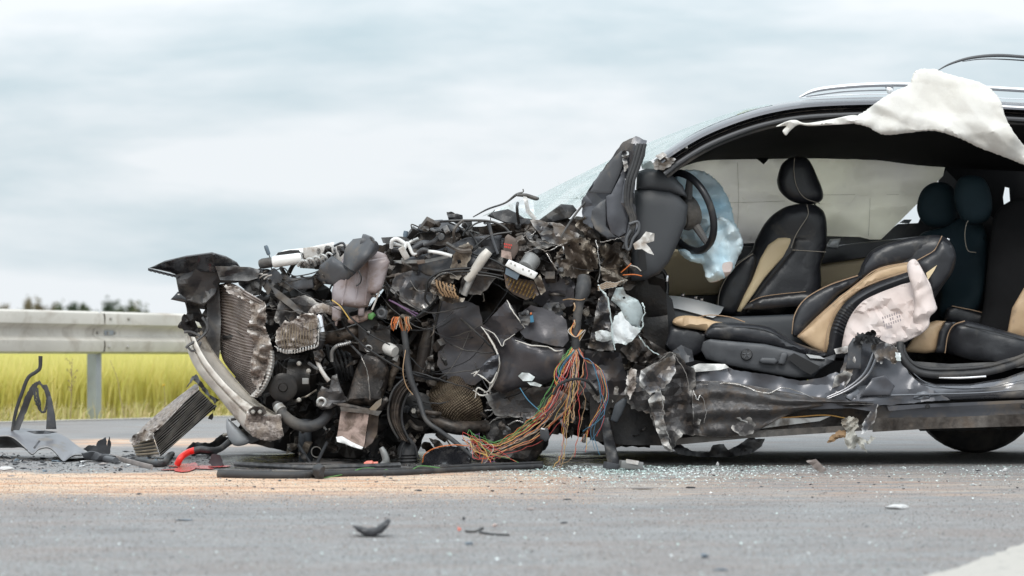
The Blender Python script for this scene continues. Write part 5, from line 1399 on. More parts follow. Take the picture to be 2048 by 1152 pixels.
# ---- suspension brackets
S('control_arm_mount', 'rust_metal', [(900, 538), (906, 510), (916, 494), (936, 484), (946, 492), (940, 520), (926, 545), (918, 560), (900, 556)], .33, th=.04, res=6, amp=.02, freq=2, jag=1.5, holes=[[(914, 520), (921, 519), (923, 526), (916, 528)]])
T('control_arm', 'alu_beam', [(934, 560, .34), (950, 540, .32), (966, 516, .3), (978, 502, .3)], [9, 10, 10.5, 9], n=12)
S('arm_bracket', 'rust_metal', [(862, 566), (872, 550), (892, 545), (912, 552), (906, 566), (890, 568), (876, 580), (868, 590), (860, 580)], .34, th=.03, res=5, amp=.03, freq=3, jag=1.5)
S('arm_bracket', 'rust_metal', [(868, 580), (890, 570), (908, 574), (900, 590), (920, 594), (930, 596), (926, 604), (904, 608), (882, 600)], .32, th=.03, res=5, amp=.03, freq=3.5, jag=1.5)
T('torn_rim', 'alu', [(864, 562, .31), (880, 548, .3), (900, 546, .3), (914, 554, .3)], 2, n=6, wob=1)
T('link_rod', 'alu', [(928, 590, .36), (938, 565, .35), (948, 545, .35)], [7, 8, 8], n=10)
for i in range(6):
    T('fibre_strip', 'cloth_brown', [(872 + i * 7, 560 + i * 2, .3), (876 + i * 7, 574 + i * 3, .29), (886 + i * 6, 592 + i, .3)], 2.2, n=5, wob=1.5)
# cables over the top
for pts, r in (([(880, 443, .4), (900, 442, .38), (930, 441, .38), (975, 442, .38), (1005, 452, .37), (1022, 468, .36)], 2.6), ([(898, 445, .4), (915, 452, .38), (930, 462, .38), (950, 448, .38), (970, 441, .38)], 1.8), ([(930, 446, .38), (936, 454, .38), (930, 462, .37), (926, 472, .37)], 2.2),
               ([(975, 445, .37), (982, 470, .36), (990, 492, .35), (996, 506, .35)], 3), ([(1024, 464, .36), (995, 468, .36), (975, 474, .36), (955, 490, .36), (944, 505, .36), (960, 512, .35), (985, 520, .34), (1004, 530, .33), (1010, 536, .33)], 2.4),
               ([(940, 466, .37), (950, 480, .37), (955, 492, .36), (946, 502, .36)], 2.4), ([(852, 590, .34), (856, 562, .33), (880, 544, .32), (910, 538, .32), (960, 536, .31), (990, 540, .31), (1008, 543, .31)], 2.4),
               ([(860, 582, .34), (868, 558, .33), (900, 545, .32), (950, 543, .31), (1006, 552, .31)], 2.0), ([(900, 548, .33), (940, 549, .32), (985, 553, .31), (1008, 560, .31)], 1.8), ([(860, 612, .36), (850, 596, .35), (856, 575, .34), (872, 556, .33)], 2.4)):
    T('brake_line', 'wire_black', pts, r, n=8)
T('link_rod', 'grey_plastic', [(978, 446, .36), (986, 480, .35), (996, 508, .34)], 3.4, n=8)

# ---- cowl, wiper and torn scuttle
S('scuttle_panel', 'black_plastic', [(974, 432, .5), (984, 424, .48), (1016, 418, .46), (1034, 426, .46), (1048, 436, .45), (1078, 440, .44), (1100, 424, .42), (1122, 408, .4), (1146, 410, .4), (1154, 420, .4), (1140, 436, .4), (1110, 444, .42), (1060, 452, .44), (1010, 446, .46)], .45, th=.04, res=7, amp=.02, freq=2, puff=.01, R=8)
S('scuttle_tray', 'pale_torn', [(960, 434, .7), (1000, 416, .7), (1040, 400, .7), (1066, 400, .7), (1070, 430, .6), (1040, 428, .6), (1010, 420, .6)], .65, th=.02, res=8, amp=.012)
S('scuttle_tray', 'alu', [(1046, 392), (1054, 394), (1060, 420), (1074, 436), (1066, 440), (1052, 424)], .44, th=.012, res=5, amp=.012, freq=3)
T('wiper_arm', 'black_plastic', [(946, 434, .6), (976, 418, .58), (1010, 406, .56), (1032, 390, .54), (1044, 386, .54)], [1.2, 2, 2, 3, 3], n=7)
obj('wiper_motor', cat(tube([(1034, 390, .52), (1052, 391, .52), (1072, 397, .52), (1078, 396, .52)], [3, 4.5, 4.5, 2], 8), tube([(1035, 388, .52), (1046, 384, .52), (1046, 378, .52)], 1.5, 6)), 'black_plastic', CAR)
T('strut_rod', 'black_plastic', [(1170, 404, .34), (1150, 430, .33), (1130, 460, .32), (1122, 475, .32)], [2, 2.4, 2.2, 1.6], n=7)
for k, (pts, dd, m) in enumerate((([(956, 456), (1010, 446), (1060, 450), (1050, 462), (1000, 466), (960, 468)], .42, 'engine_brown'), ([(1030, 452), (1080, 442), (1130, 436), (1160, 440), (1156, 470), (1120, 476), (1070, 470)], .44, 'dark_metal'),
      ([(1030, 470), (1056, 462), (1064, 468), (1090, 482), (1120, 476), (1110, 492), (1080, 498), (1050, 486)], .36, 'mud_metal'), ([(1074, 500), (1110, 488), (1130, 500), (1112, 540), (1090, 552), (1068, 530)], .38, 'dark_metal'),
      ([(1150, 440), (1176, 446), (1200, 470), (1200, 520), (1186, 500), (1168, 474)], .36, 'engine_brown'), ([(1100, 545), (1140, 548), (1176, 560), (1186, 590), (1150, 600), (1110, 600), (1084, 580)], .44, 'dark_metal'),
      ([(1060, 560), (1086, 566), (1120, 600), (1110, 612), (1070, 606), (1050, 590)], .42, 'mud_metal'), ([(1186, 560), (1200, 540), (1212, 570), (1204, 640), (1190, 690), (1172, 640), (1166, 600)], .42, 'dark_metal'),
      ([(1150, 450), (1170, 430), (1188, 470), (1180, 480)], .33, 'rust_metal'), ([(1020, 480), (1045, 470), (1060, 500), (1050, 520), (1035, 515)], .37, 'dark_metal'))):
    S('torn_metal', m, pts, dd, th=.012, res=6, amp=.04, freq=2.4, jag=2)
for pts, r in (([(1048, 468, .33), (1060, 458, .32), (1070, 462, .32), (1064, 470, .32), (1052, 474, .32), (1066, 484, .32), (1090, 484, .31), (1118, 490, .31)], 2.4), ([(1050, 506, .33), (1076, 496, .32), (1094, 502, .31), (1126, 488, .31)], 2.2), ([(1092, 506, .34), (1108, 530, .32), (1124, 556, .32)], 2.6),
               ([(1192, 480, .3), (1196, 505, .29), (1200, 540, .29), (1196, 565, .29)], 2.2), ([(1060, 464, .32), (1040, 478, .32), (1032, 486, .33)], 2), ([(1200, 484, .28), (1226, 480, .27), (1250, 474, .27)], 1.6)):
    T('torn_rim', 'alu_beam', pts, r, n=6, wob=1.8)
S('hinge_bracket', 'rust_metal', [(1112, 512), (1124, 490), (1140, 480), (1164, 474), (1180, 482), (1192, 502), (1196, 536), (1176, 548), (1150, 556), (1124, 552), (1118, 535)], .3, th=.03, res=4.5, amp=.045, freq=2.8, jag=2.5, holes=[[(1120, 508), (1130, 506), (1132, 518), (1122, 520)], [(1136, 488), (1140, 488), (1140, 493), (1136, 493)], [(1158, 486), (1162, 486), (1162, 491), (1158, 491)]])
S('label_block', 'brown_block', [(1006, 500), (1010, 474), (1016, 468), (1036, 480), (1038, 500), (1028, 518), (1004, 508)], .34, th=.06, res=7, puff=.008, R=5)
S('label_block', 'pink_block', [(1003, 500), (1022, 504), (1024, 520), (1002, 514)], .33, th=.04, res=7)
lb_ = []
for j in range(2):
    for i in range(5 - j):
        x, y = 1008 + i * 3.4 + j, 486 + j * 5.5 + i * .6
        lb_.append(sheet([(x, y), (x + 2.2, y + .4), (x + 2.2, y + 4), (x, y + 3.6)], .315, th=.003, res=9))
obj('label_print', cat(*lb_), 'red_label', CAR)
# brake control unit
ab_ = S('brake_unit', 'white_plastic', [(1010, 531), (1018, 519), (1040, 528), (1076, 546), (1068, 559), (1040, 548)], .24, th=.12, res=7, puff=.006, R=4)
obj('pump_motor', turned((1052, 536, .3), (1068, 514, .34), [(0, 18), (.75, 19), (.9, 17), (1, 12)], 24), 'motor_grey', ab_)
for x, y in ((1030, 530), (1046, 538), (1058, 541), (1062, 548), (1022, 526)):
    obj('bolt', turned((x, y, .236), (x, y, .228), [(0, 1.8), (1, 1.4)], 8), 'bolt_metal', ab_)
obj('unit_cover', sheet([(1012, 535), (1040, 548), (1034, 560), (1010, 548)], .25, th=.06, res=7), 'chip_blue', ab_)
S('pin_board', 'brown_block', [(1008, 548), (1030, 556), (1068, 562), (1078, 590), (1052, 600), (1026, 588), (1012, 574)], .3, ab_, th=.06, res=6, amp=.015, freq=3)
for i in range(8):
    for j in range(3):
        x, y = 1014 + i * 6.6 + j * 3, 556 + j * 10 + i * 2.4
        obj('pin', turned((x + 5, y - 4, .3), (x, y + 4, .24), [(0, 1.7), (.8, 1.6), (1, .9)], 6), 'brass', ab_)
S('unit_bracket', 'rust_metal', [(1068, 560), (1080, 548), (1092, 582), (1082, 590)], .29, th=.02, res=5, amp=.012, freq=4)
# ---- rear quarter beyond the rear door, just outside the picture
S('rear_quarter', 'paint_clean', [(2170, 215), (2330, 250), (2440, 330), (2520, 480), (2540, 640), (2530, 760), (2462, 770), (2440, 700), (2380, 668), (2310, 690), (2276, 760), (2268, 792), (2180, 794), (2190, 690), (2230, 560), (2240, 400), (2200, 290)], .16, th=.08, res=18, puff=.04, R=30)
S('tailgate', 'paint_clean', [(2400, 300), (2470, 360), (2530, 500), (2540, 760), (2440, 780), (2400, 500)], .3, th=1.3, res=30)
nw = obj('rear_wheel', turned((2372, 792, .16), (2372, 792, .38), [(0, 128), (.06, 142), (.2, 148), (.8, 148), (.94, 142), (1, 128)], 40), 'rubber', CAR)
obj('rim', turned((2372, 792, .145), (2372, 792, .2), [(0, 20), (.2, 60), (.5, 100), (1, 112)], 30), 'motor_grey', nw)
# ================================================================== engine bay, lower half
S('subframe', 'engine_black', [(470, 868), (500, 888), (560, 900), (620, 912), (700, 916), (780, 914), (836, 904), (850, 868), (920, 864), (944, 880), (960, 908), (1060, 908), (1090, 900), (1104, 868), (1160, 866), (1205, 890), (1300, 896), (1300, 800), (500, 800)], .8, th=.5, res=14, amp=.05, freq=2, jag=2)
S('engine_side', 'engine_brown', [(772, 548), (850, 540), (884, 566), (874, 622), (826, 640), (772, 628)], .6, th=.2, res=8, amp=.04, freq=2, jag=2)
S('engine_side', 'dark_metal', [(600, 590), (660, 600), (700, 645), (760, 640), (800, 680), (790, 760), (700, 760), (640, 700), (600, 650)], .7, th=.15, res=9, amp=.05, freq=2, jag=2)
S('gearbox', 'dark_metal', [(800, 650), (900, 620), (970, 640), (985, 720), (960, 780), (880, 790), (800, 760)], .72, th=.15, res=10, amp=.05, freq=1.5, puff=.05, R=40)
T('intake_runner', 'rust_metal', [(650, 676, .5), (680, 672, .46), (706, 664, .46), (730, 652, .5)], [13, 15, 15, 12], n=14)
T('foil_sleeve', 'pink_block', [(700, 640, .42), (716, 638, .4), (730, 632, .4), (742, 626, .42)], [7, 9, 9, 8], n=12, wob=1)
S('green_cap', 'wire_green', [(736, 628), (746, 624), (752, 630), (744, 640), (736, 638)], .38, th=.02, res=5, puff=.008, R=4)
T('ribbed_duct', 'alu_crush', [(622, 628, .4), (634, 618, .38), (650, 616, .38), (664, 622, .4)], [8, 10, 10, 9], n=14, seg=10, wob=.8)
obj('steel_pipe', turned((638, 630, .36), (644, 664, .36), [(0, 7), (.1, 8.5), (.85, 8), (1, 8.5)], 16), 'chrome', CAR)
T('rubber_joint', 'rubber', [(644, 662, .36), (642, 680, .36), (638, 700, .38), (646, 712, .4)], [8, 8, 7, 6], n=12)
for k in range(3):
    y = 668 + k * 6
    obj('clamp', torus(P(643 - k * .6, y, .36), (0.1, 0, 1), 8.6 * MPP, 1.1 * MPP, 18, 6), 'black_plastic', CAR)
T('flex_hose', 'alu', [(664, 722, .44), (664, 704, .42), (674, 692, .4), (690, 688, .4), (702, 684, .4)], 4, n=10)
for k in range(7):
    obj('hose_ring', torus(P(676 + k * 4.2, 691 - k * 1.1, .4), (1, 0, .25), 4.6 * MPP, .9 * MPP, 14, 5), 'chrome', CAR)
obj('bypass_pipe', tube([(632, 715, .36), (640, 735, .34), (650, 752, .33), (658, 762, .33)], [4.5, 4.5, 4.5, 5], 10), 'pale_plastic', CAR)
S('pipe_bracket', 'dark_metal', [(626, 702), (644, 698), (650, 712), (640, 726), (630, 722)], .34, th=.03, res=5, amp=.02, freq=4, puff=.006, R=4)
for i in range(5):
    T('hose', 'rubber', [(655 + i * 9, 690 + i * 4, .6), (660 + i * 10, 715, .55), (672 + i * 8, 735 + i * 3, .55), (676 + i * 9, 760, .6)], RNG.uniform(3, 6), n=8)
# alternator
al = obj('alternator', turned((548, 757, .5), (634, 757, .48), [(0, 22), (.06, 38), (.12, 40), (.16, 36), (.2, 40), (.24, 36), (.28, 40), (.33, 36), (.38, 42), (.62, 42), (.68, 38), (.9, 36), (1, 20)], 32), 'engine_black', CAR)
for x, y in ((598, 727), (598, 800), (617, 742)):
    obj('bolt', turned((x, y, .36), (x, y, .32), [(0, 5), (.5, 5), (.55, 3.5), (1, 3)], 10), 'bolt_metal', al)
obj('nameplate', box(P(611, 762, .36), (.03, .01, .028), (0, 0, 0), .002), 'motor_grey', al)
obj('pulley', turned((566, 775, .42), (566, 775, .36), [(0, 30), (.2, 30), (.25, 26), (.4, 30), (.5, 26), (.65, 30), (.7, 27), (.72, 20), (.74, 20), (.76, 10), (1, 8)], 28), 'engine_black', al)
cb = S('mount_casting', 'mud_metal', [(632, 812), (636, 786), (644, 772), (658, 778), (664, 752), (674, 748), (680, 770), (690, 792), (700, 800), (680, 808), (660, 818), (644, 820)], .3, th=.08, res=5, amp=.02, freq=3, puff=.012, R=7)
obj('bush', torus(P(643, 804, .28), (0, 1, 0), 8 * MPP, 3.2 * MPP, 20, 8), 'alu', cb)
em = S('engine_mount', 'dark_metal', [(690, 806), (702, 770), (712, 738), (722, 714), (734, 706), (768, 712), (778, 740), (776, 770), (764, 800), (742, 814)], .32, th=.12, res=7, amp=.02, freq=1.6, puff=.03, R=16)
T('mount_rim', 'motor_grey', [(722, 713, .27), (728, 726, .26), (734, 742, .255), (738, 770, .255), (740, 800, .26)], 1.8, em, n=6, wob=.8)
S('mount_plate', 'engine_black', [(716, 640), (742, 634), (780, 660), (782, 706), (740, 708), (718, 700)], .42, em, th=.06, res=7, amp=.02)
obj('bolt', torus(P(737, 697, .34), (0.1, 1, .5), 7 * MPP, 1.6 * MPP, 18, 6), 'alu', em)
S('mount_bar', 'dark_metal', [(664, 806), (690, 806), (744, 818), (760, 800), (774, 794), (778, 802), (764, 820), (748, 830), (700, 826)], .28, th=.05, res=6, amp=.012, puff=.01, R=6)
S('arm_end', 'motor_grey', [(738, 818), (752, 804), (764, 796), (762, 810), (748, 824)], .25, th=.02, res=5, amp=.01)
lb = S('heater_box', 'pink_block', [(682, 820, .3), (738, 826, .26), (728, 894, .26), (700, 886, .28), (674, 874, .3)], .28, th=.1, res=6, amp=.012, freq=2)
S('box_side', 'brown_block', [(739, 826, .262), (758, 828, .33), (754, 868, .33), (744, 886, .3), (729, 897, .262)], .28, lb, th=.05, res=6, amp=.008)
S('torn_liner', 'white_plastic', [(672, 874), (684, 872), (704, 884), (726, 894), (724, 900), (704, 894), (690, 888), (674, 884)], .25, lb, th=.03, res=5, amp=.012, freq=4, puff=.006, R=4)
S('box_lid', 'dark_metal', [(680, 814), (740, 820), (764, 822), (756, 832), (738, 828), (682, 822)], .25, lb, th=.03, res=6, amp=.006)
T('radiator_hose', 'rubber', [(552, 808, .34), (566, 828, .3), (588, 846, .27), (616, 853, .27), (642, 844, .3), (662, 822, .36)], [9, 11, 12, 12, 11, 11], n=14)
T('hose_clamp', 'alu', [(556, 813, .326), (563, 822, .31)], [11.5, 12.5], n=14)
T('drain_pipe', 'console_grey', [(612, 838, .5), (610, 880, .5), (612, 925, .55)], [12, 14, 15], n=14)
for pts in ([(596, 888, .4), (606, 904, .4), (620, 925, .42), (632, 940, .42)], [(655, 884, .4), (644, 905, .4), (632, 932, .42)]):
    T('bent_rod', 'trim_plastic', pts, 3.4, n=8)
obj('ring', torus(P(633, 904, .42), (0.2, 1, .1), 11 * MPP, 1.2 * MPP, 24, 6), 'bolt_metal', CAR)
obj('filler_cap', turned((770, 694, .38), (790, 704, .34), [(0, 9), (.3, 13), (.8, 13), (1, 11)], 18), 'pale_plastic', CAR)
T('oil_pipe', 'rust_metal', [(788, 706, .38), (792, 730, .38), (784, 756, .38), (778, 780, .4)], [8, 9, 7, 5], n=10, wob=1)
obj('union_ring', torus(P(763, 626, .36), (0.3, 1, 0), 8 * MPP, 3.2 * MPP, 20, 8), 'trim_plastic', CAR)
S('union_ring_lug', 'trim_plastic', [(752, 622), (762, 612), (776, 622), (772, 638), (756, 636)], .39, th=.04, res=5)
# belt guide and boot
bp_ = [(822, 762), (802, 782), (791, 810), (790, 838), (798, 862), (810, 882)]
obj('belt_guide', loft([[(x - 12, y - 4, .34) for x, y in bp_], [(x - 6, y - 2, .27) for x, y in bp_], [(x, y, .27) for x, y in bp_], [(x + 7, y + 3, .27) for x, y in bp_], [(x + 14, y + 6, .34) for x, y in bp_]], 40, 16, .02, lambda u, v: -.006 * np.cos(v * 12.6 * 2)), 'engine_brown', CAR)
for o in (-13, 14):
    T('guide_lip', 'rubber', [(x + o, y + o * .4, .29) for x, y in bp_], 2.6, n=8)
obj('rubber_boot', turned((814, 876, .36), (816, 936, .36), [(0, 8), (.1, 12), (.2, 16), (.3, 20), (.55, 21), (.6, 18), (.65, 21), (.7, 18), (.76, 21), (.82, 18), (.88, 20), (1, 17)], 24), 'rubber', CAR)
T('boot_strap', 'rubber', [(800, 915, .3), (806, 890, .29), (818, 878, .29), (830, 892, .29), (836, 915, .3)], 2.2, n=7)
pu = obj('crank_pulley', turned((832, 824, .5), (832, 824, .4), [(0, 42), (.3, 42), (.35, 36), (.6, 36), (.7, 14), (1, 12)], 30), 'engine_black', CAR)
obj('bolt', turned((827, 822, .4), (827, 822, .36), [(0, 7), (.7, 7), (1, 5)], 6), 'bolt_metal', pu)
obj('heat_shield', loft([[(880, 760, .55), (912, 752, .5), (950, 764, .55)], [(848, 794, .5), (904, 786, .44), (962, 800, .5)], [(850, 812, .46), (900, 815, .4), (966, 826, .48)], [(866, 838, .48), (910, 844, .44), (958, 850, .5)]], 110, 80, .01,
    lambda u, v: .006 * np.sin(u * 120) * np.sin(v * 90)), 'shield_foil', CAR, ang=80)
T('driveshaft', 'dark_metal', [(838, 826, .42), (880, 846, .4), (920, 856, .4), (975, 852, .46)], [12, 14, 15, 12], n=12)
T('axle_stub', 'dark_metal', [(836, 822, .38), (866, 826, .36), (880, 828, .38)], [6, 5, 5], n=10)
T('damper', 'engine_brown', [(866, 640, .58), (850, 700, .56), (838, 762, .56)], [13, 15, 16], n=14)
T('thin_rod', 'dark_metal', [(882, 598, .5), (868, 660, .48), (862, 710, .48), (846, 745, .48)], 2.6, n=6)
obj('ball_joint', hull(24, 3, (.03, .03, .03), P(862, 765, .48)), 'engine_brown', CAR)
# larger torn sheets that close the side of the bay
S('wheel_housing', 'panel_satin', [(862, 622), (900, 590), (958, 612), (968, 660), (990, 706), (984, 742), (950, 770), (900, 766), (874, 730), (880, 676)], .5, th=.008, res=9, amp=.03, freq=.9, ang=14, jag=1)
S('torn_metal', 'paint_torn', [(790, 548), (846, 536), (880, 560), (868, 606), (838, 622), (800, 600), (780, 580)], .46, th=.006, res=9, amp=.04, freq=1.1, ang=12, jag=1.5)
S('torn_metal', 'mud_metal', [(952, 470), (1010, 500), (1000, 548), (962, 590), (918, 586), (930, 530)], .44, th=.006, res=9, amp=.04, freq=1.1, ang=12, jag=1.5)
S('torn_metal', 'panel_satin', [(1070, 566), (1118, 540), (1150, 566), (1146, 610), (1104, 620), (1066, 604)], .36, th=.006, res=8, amp=.035, freq=1.3, ang=12, jag=1.5)
S('torn_metal', 'mud_metal', [(968, 790), (1040, 776), (1110, 772), (1150, 800), (1120, 840), (1050, 836), (990, 830)], .4, th=.006, res=9, amp=.04, freq=1.2, ang=12, jag=2)
S('torn_metal', 'panel_satin', [(1170, 700), (1240, 706), (1256, 760), (1240, 820), (1200, 836), (1166, 790)], .36, th=.006, res=9, amp=.03, freq=1.0, ang=14, jag=1.5)
S('torn_metal', 'mud_metal', [(560, 600), (610, 590), (650, 612), (640, 650), (600, 640), (570, 660), (548, 640)], .44, th=.006, res=8, amp=.035, freq=1.3, ang=12, jag=1.5)
S('torn_metal', 'paint_torn', [(1060, 440), (1120, 446), (1160, 470), (1130, 494), (1084, 480)], .34, th=.006, res=8, amp=.03, freq=1.4, ang=12, jag=2)
# crushed wing panels
wg = S('wing_panel', 'panel_satin', [(962, 668, .4), (985, 660, .34), (1020, 668, .3), (1064, 690, .28), (1130, 696, .26), (1136, 720, .26), (1112, 758, .3), (1076, 774, .34), (1040, 776, .34), (1004, 788, .36), (986, 776, .36), (996, 742, .36), (998, 716, .36), (984, 690, .38)], .3, th=.01, res=8, amp=.02, freq=.7, puff=.05, R=60, ang=30)
S('panel_flap', 'panel_satin', [(963, 654, .36), (988, 628, .3), (1014, 600, .28), (1030, 622, .26), (1048, 654, .26), (1030, 668, .28), (1018, 684, .3), (1006, 692, .3), (984, 672, .34)], .28, wg, th=.006, res=9, amp=.024, freq=.9, jag=.6, ang=12)
S('panel_flap', 'panel_satin', [(1046, 622, .3), (1062, 610, .28), (1118, 626, .26), (1132, 640, .25), (1138, 680, .24), (1126, 694, .24), (1100, 690, .25), (1050, 676, .28), (1040, 664, .3)], .26, wg, th=.006, res=9, amp=.024, freq=.9, jag=.6, ang=14)
S('panel_flap', 'grey_plastic', [(1080, 622), (1092, 606), (1118, 604), (1128, 630), (1104, 628)], .3, wg, th=.01, res=7, amp=.02, freq=2)
S('panel_tongue', 'paint', [(955, 748, .26), (966, 728, .24), (984, 712, .24), (998, 708, .26), (996, 736, .28), (984, 764, .28), (970, 760, .26)], .25, wg, th=.006, res=6, amp=.02, freq=2, puff=.012, R=10)
for pts, r in (([(962, 653, .33), (978, 674, .31), (992, 700, .3), (999, 722, .29), (993, 752, .29), (978, 780, .3), (968, 786, .32)], 2.4), ([(1014, 600, .26), (1024, 620, .245), (1040, 642, .24), (1050, 656, .24)], 1.7), ([(955, 748, .25), (968, 756, .235), (982, 766, .25), (994, 744, .26)], 2.0),
               ([(964, 655, .34), (988, 668, .3), (1004, 692, .27), (1010, 682, .27), (1030, 668, .25)], 1.2), ([(1030, 680, .26), (1060, 690, .24), (1096, 694, .23), (1112, 702, .225), (1126, 700, .225)], 1.7), ([(942, 748, .34), (954, 744, .33), (948, 752, .33), (960, 740, .32)], 2), ([(946, 780, .34), (960, 790, .33), (975, 788, .33), (956, 776, .33), (950, 796, .33)], 2)):
    T('panel_edge', 'alu_beam', pts, [r * .3, r, r * .6, r, r * .4], wg, n=7, wob=.5)
S('panel_hole', 'pale_torn', [(1036, 752), (1044, 745), (1058, 746), (1070, 754), (1064, 762), (1046, 762)], .27, wg, th=.008, res=5, amp=.01, freq=5)
S('panel_hole', 'pale_torn', [(1054, 764), (1070, 764), (1084, 770), (1080, 774), (1060, 770)], .28, wg, th=.008, res=5, amp=.01, freq=5)
S('fuse_block', 'black_plastic', [(1036, 626), (1056, 620), (1062, 640), (1056, 652), (1042, 648)], .24, th=.03, res=5, amp=.02, freq=5, jag=1)
S('blue_plug', 'wire_blue', [(1060, 632), (1066, 630), (1068, 644), (1061, 645)], .22, th=.02, res=5)
obj('orange_plug', box(P(1062, 627, .22), (.008, .01, .01), (0, .3, 0), .002), 'wire_orange', CAR)
# teal and pale torn hinge side
S('torn_pillar_skin', 'paint_torn', [(1176, 696, .3), (1184, 660, .28), (1196, 600, .28), (1206, 578, .28), (1216, 600, .26), (1226, 640, .25), (1224, 680, .25), (1228, 700, .26), (1200, 702, .28)], .27, th=.012, res=6, amp=.04, freq=1.8, jag=1)
S('torn_pillar_skin', 'teal_torn', [(1222, 600), (1232, 576), (1246, 574), (1252, 588), (1276, 600), (1284, 614), (1286, 630), (1280, 652), (1284, 660), (1262, 652), (1250, 640), (1240, 616)], .22, th=.012, res=6, amp=.03, freq=1.6, puff=.016, R=12, holes=[[(1245, 594), (1250, 593), (1251, 597), (1246, 598)]])
S('torn_pillar_skin', 'pale_torn', [(1222, 662), (1228, 634), (1244, 622), (1252, 640), (1264, 652), (1282, 656), (1280, 664), (1266, 680), (1252, 690), (1236, 686), (1226, 690)], .19, th=.012, res=5, amp=.03, freq=2, jag=1)
S('torn_pillar_skin', 'pale_torn', [(1190, 664), (1204, 660), (1222, 664), (1224, 680), (1204, 684), (1192, 680)], .22, th=.01, res=5, amp=.02, freq=3, jag=1)
for pts in ([(1196, 570, .2), (1206, 584, .19), (1216, 600, .18), (1222, 640, .18), (1226, 680, .18), (1230, 700, .18)], [(1284, 606, .2), (1290, 622, .18), (1284, 640, .18), (1286, 650, .18), (1278, 662, .18)]):
    T('glass_edge', 'teal_torn', pts, 2.8, n=7, wob=2)
for i in range(7):
    T('bare_strand', 'wire_tan' if i % 2 else 'wire_white', [(1196, 572 + i * 1.5, .2), (1215, 564 + i * 2, .18), (1232, 566 + i * 1.2, .18), (1248 - i * 3, 560 + i * 2, .2)], .8, n=5, wob=1)
S('torn_bracket', 'dark_metal', [(1218, 570), (1240, 556), (1250, 566), (1238, 590), (1226, 640), (1216, 600)], .3, th=.03, res=5, amp=.03, freq=3, jag=2)
S('torn_bracket', 'dark_metal', [(1240, 700), (1266, 680), (1278, 660), (1300, 690), (1326, 712), (1300, 726), (1262, 724)], .25, th=.03, res=6, amp=.03, freq=2.4, jag=2)
T('glass_edge', 'teal_torn', [(1274, 668, .2), (1284, 680, .19), (1296, 696, .2), (1318, 710, .2)], 2, n=6, wob=2)
S('pillar_root', 'engine_black', [(1196, 700), (1262, 704), (1268, 760), (1258, 850), (1210, 860), (1170, 820), (1168, 740)], .5, th=.1, res=9, amp=.03, freq=1.5)
S('grey_plate', 'console_grey', [(1221, 840), (1230, 808), (1246, 796), (1256, 800), (1244, 828), (1234, 846)], .2, th=.02, res=6, amp=.012, puff=.006, R=5)
S('dark_flap', 'black_plastic', [(1234, 800), (1262, 790), (1300, 800), (1290, 816), (1250, 822)], .3, th=.03, res=7, amp=.02, freq=2)
S('hanging_strap', 'black_plastic', [(1200, 838, .28), (1218, 834, .26), (1226, 872, .2), (1236, 910, .12), (1244, 944, .04), (1218, 946, .04), (1210, 900, .14)], .2, th=.03, res=7, amp=.006, puff=.008, R=6)
S('torn_tape', 'black_plastic', [(1160, 760), (1176, 756), (1192, 772), (1206, 800), (1196, 806), (1176, 782)], .28, th=.02, res=6, amp=.02, freq=4, jag=1.5)
S('gearbox_cover', 'engine_black', [(962, 856), (980, 838), (1020, 830), (1066, 846), (1092, 872), (1084, 905), (1060, 930), (1006, 934), (974, 912)], .5, th=.3, res=9, amp=.04, freq=1.6, puff=.05, R=24)
for i, pts in enumerate(([(966, 862, .45), (990, 838, .43), (1030, 834, .43), (1060, 846, .44)], [(970, 840, .5), (1000, 816, .48), (1030, 812, .48)], [(1016, 850, .42), (1034, 842, .41), (1050, 846, .41)], [(970, 822, .46), (1000, 818, .45), (1020, 820, .45)])):
    T('torn_rim', 'dark_metal', pts, 3, n=7, wob=1.5)
S('plastic_shell', 'black_gloss', [(842, 938, .12), (846, 912, .3), (868, 898, .38), (900, 892, .4), (936, 896, .36), (944, 916, .26), (940, 938, .12)], .2, th=.05, res=8, amp=.01, puff=.04, R=16)

# ---- loom at the left: taped bundle with frayed ends
hl = T('wiring_loom', 'rubber', [(808, 662, .26), (812, 690, .25), (814, 720, .25), (822, 760, .24), (838, 800, .23), (852, 840, .2), (880, 862, .17), (905, 880, .12), (932, 902, .06), (950, 920, .03)], [7, 7, 7.5, 7, 6, 5, 5, 5, 4, 3], n=10)
WC = ['wire_red', 'wire_orange', 'wire_yellow', 'wire_tan', 'wire_brown', 'wire_green', 'wire_white', 'wire_blue', 'wire_black', 'wire_violet']
rs = np.random.RandomState(21)
for i in range(17):
    a = rs.uniform(-1, 1)
    T('wire', WC[rs.choice([1, 1, 3, 3, 0, 6, 4])], [(808 + a * 3, 664, .25), (806 + a * 9, 648, .23), (803 + a * 16, 634, .21), (800 + a * 20 + rs.uniform(-3, 3), 630 + abs(a) * 14 + rs.uniform(0, 20), .19), (800 + a * 22 + rs.uniform(-5, 5), 644 + rs.uniform(0, 22), .19)], .8, hl, n=5)
for pts in ([(778, 600, .36), (800, 612, .34), (822, 626, .33), (832, 632, .33)], [(784, 602, .38), (810, 616, .36), (836, 628, .36)]):
    T('wire', 'wire_violet', pts, 1.6, hl, n=6)
T('wire', 'wire_tan', [(811, 700, .22), (806, 740, .2), (812, 770, .2), (826, 790, .2)], .9, hl, n=5)
T('earth_lead', 'wire_black', [(692, 618, .3), (700, 634, .28), (722, 655, .27), (745, 672, .27), (780, 690, .28)], 1.5, n=6)
T('earth_lead', 'wire_yellow', [(664, 600, .3), (680, 612, .28), (692, 628, .28), (700, 640, .28)], 1.3, n=6)

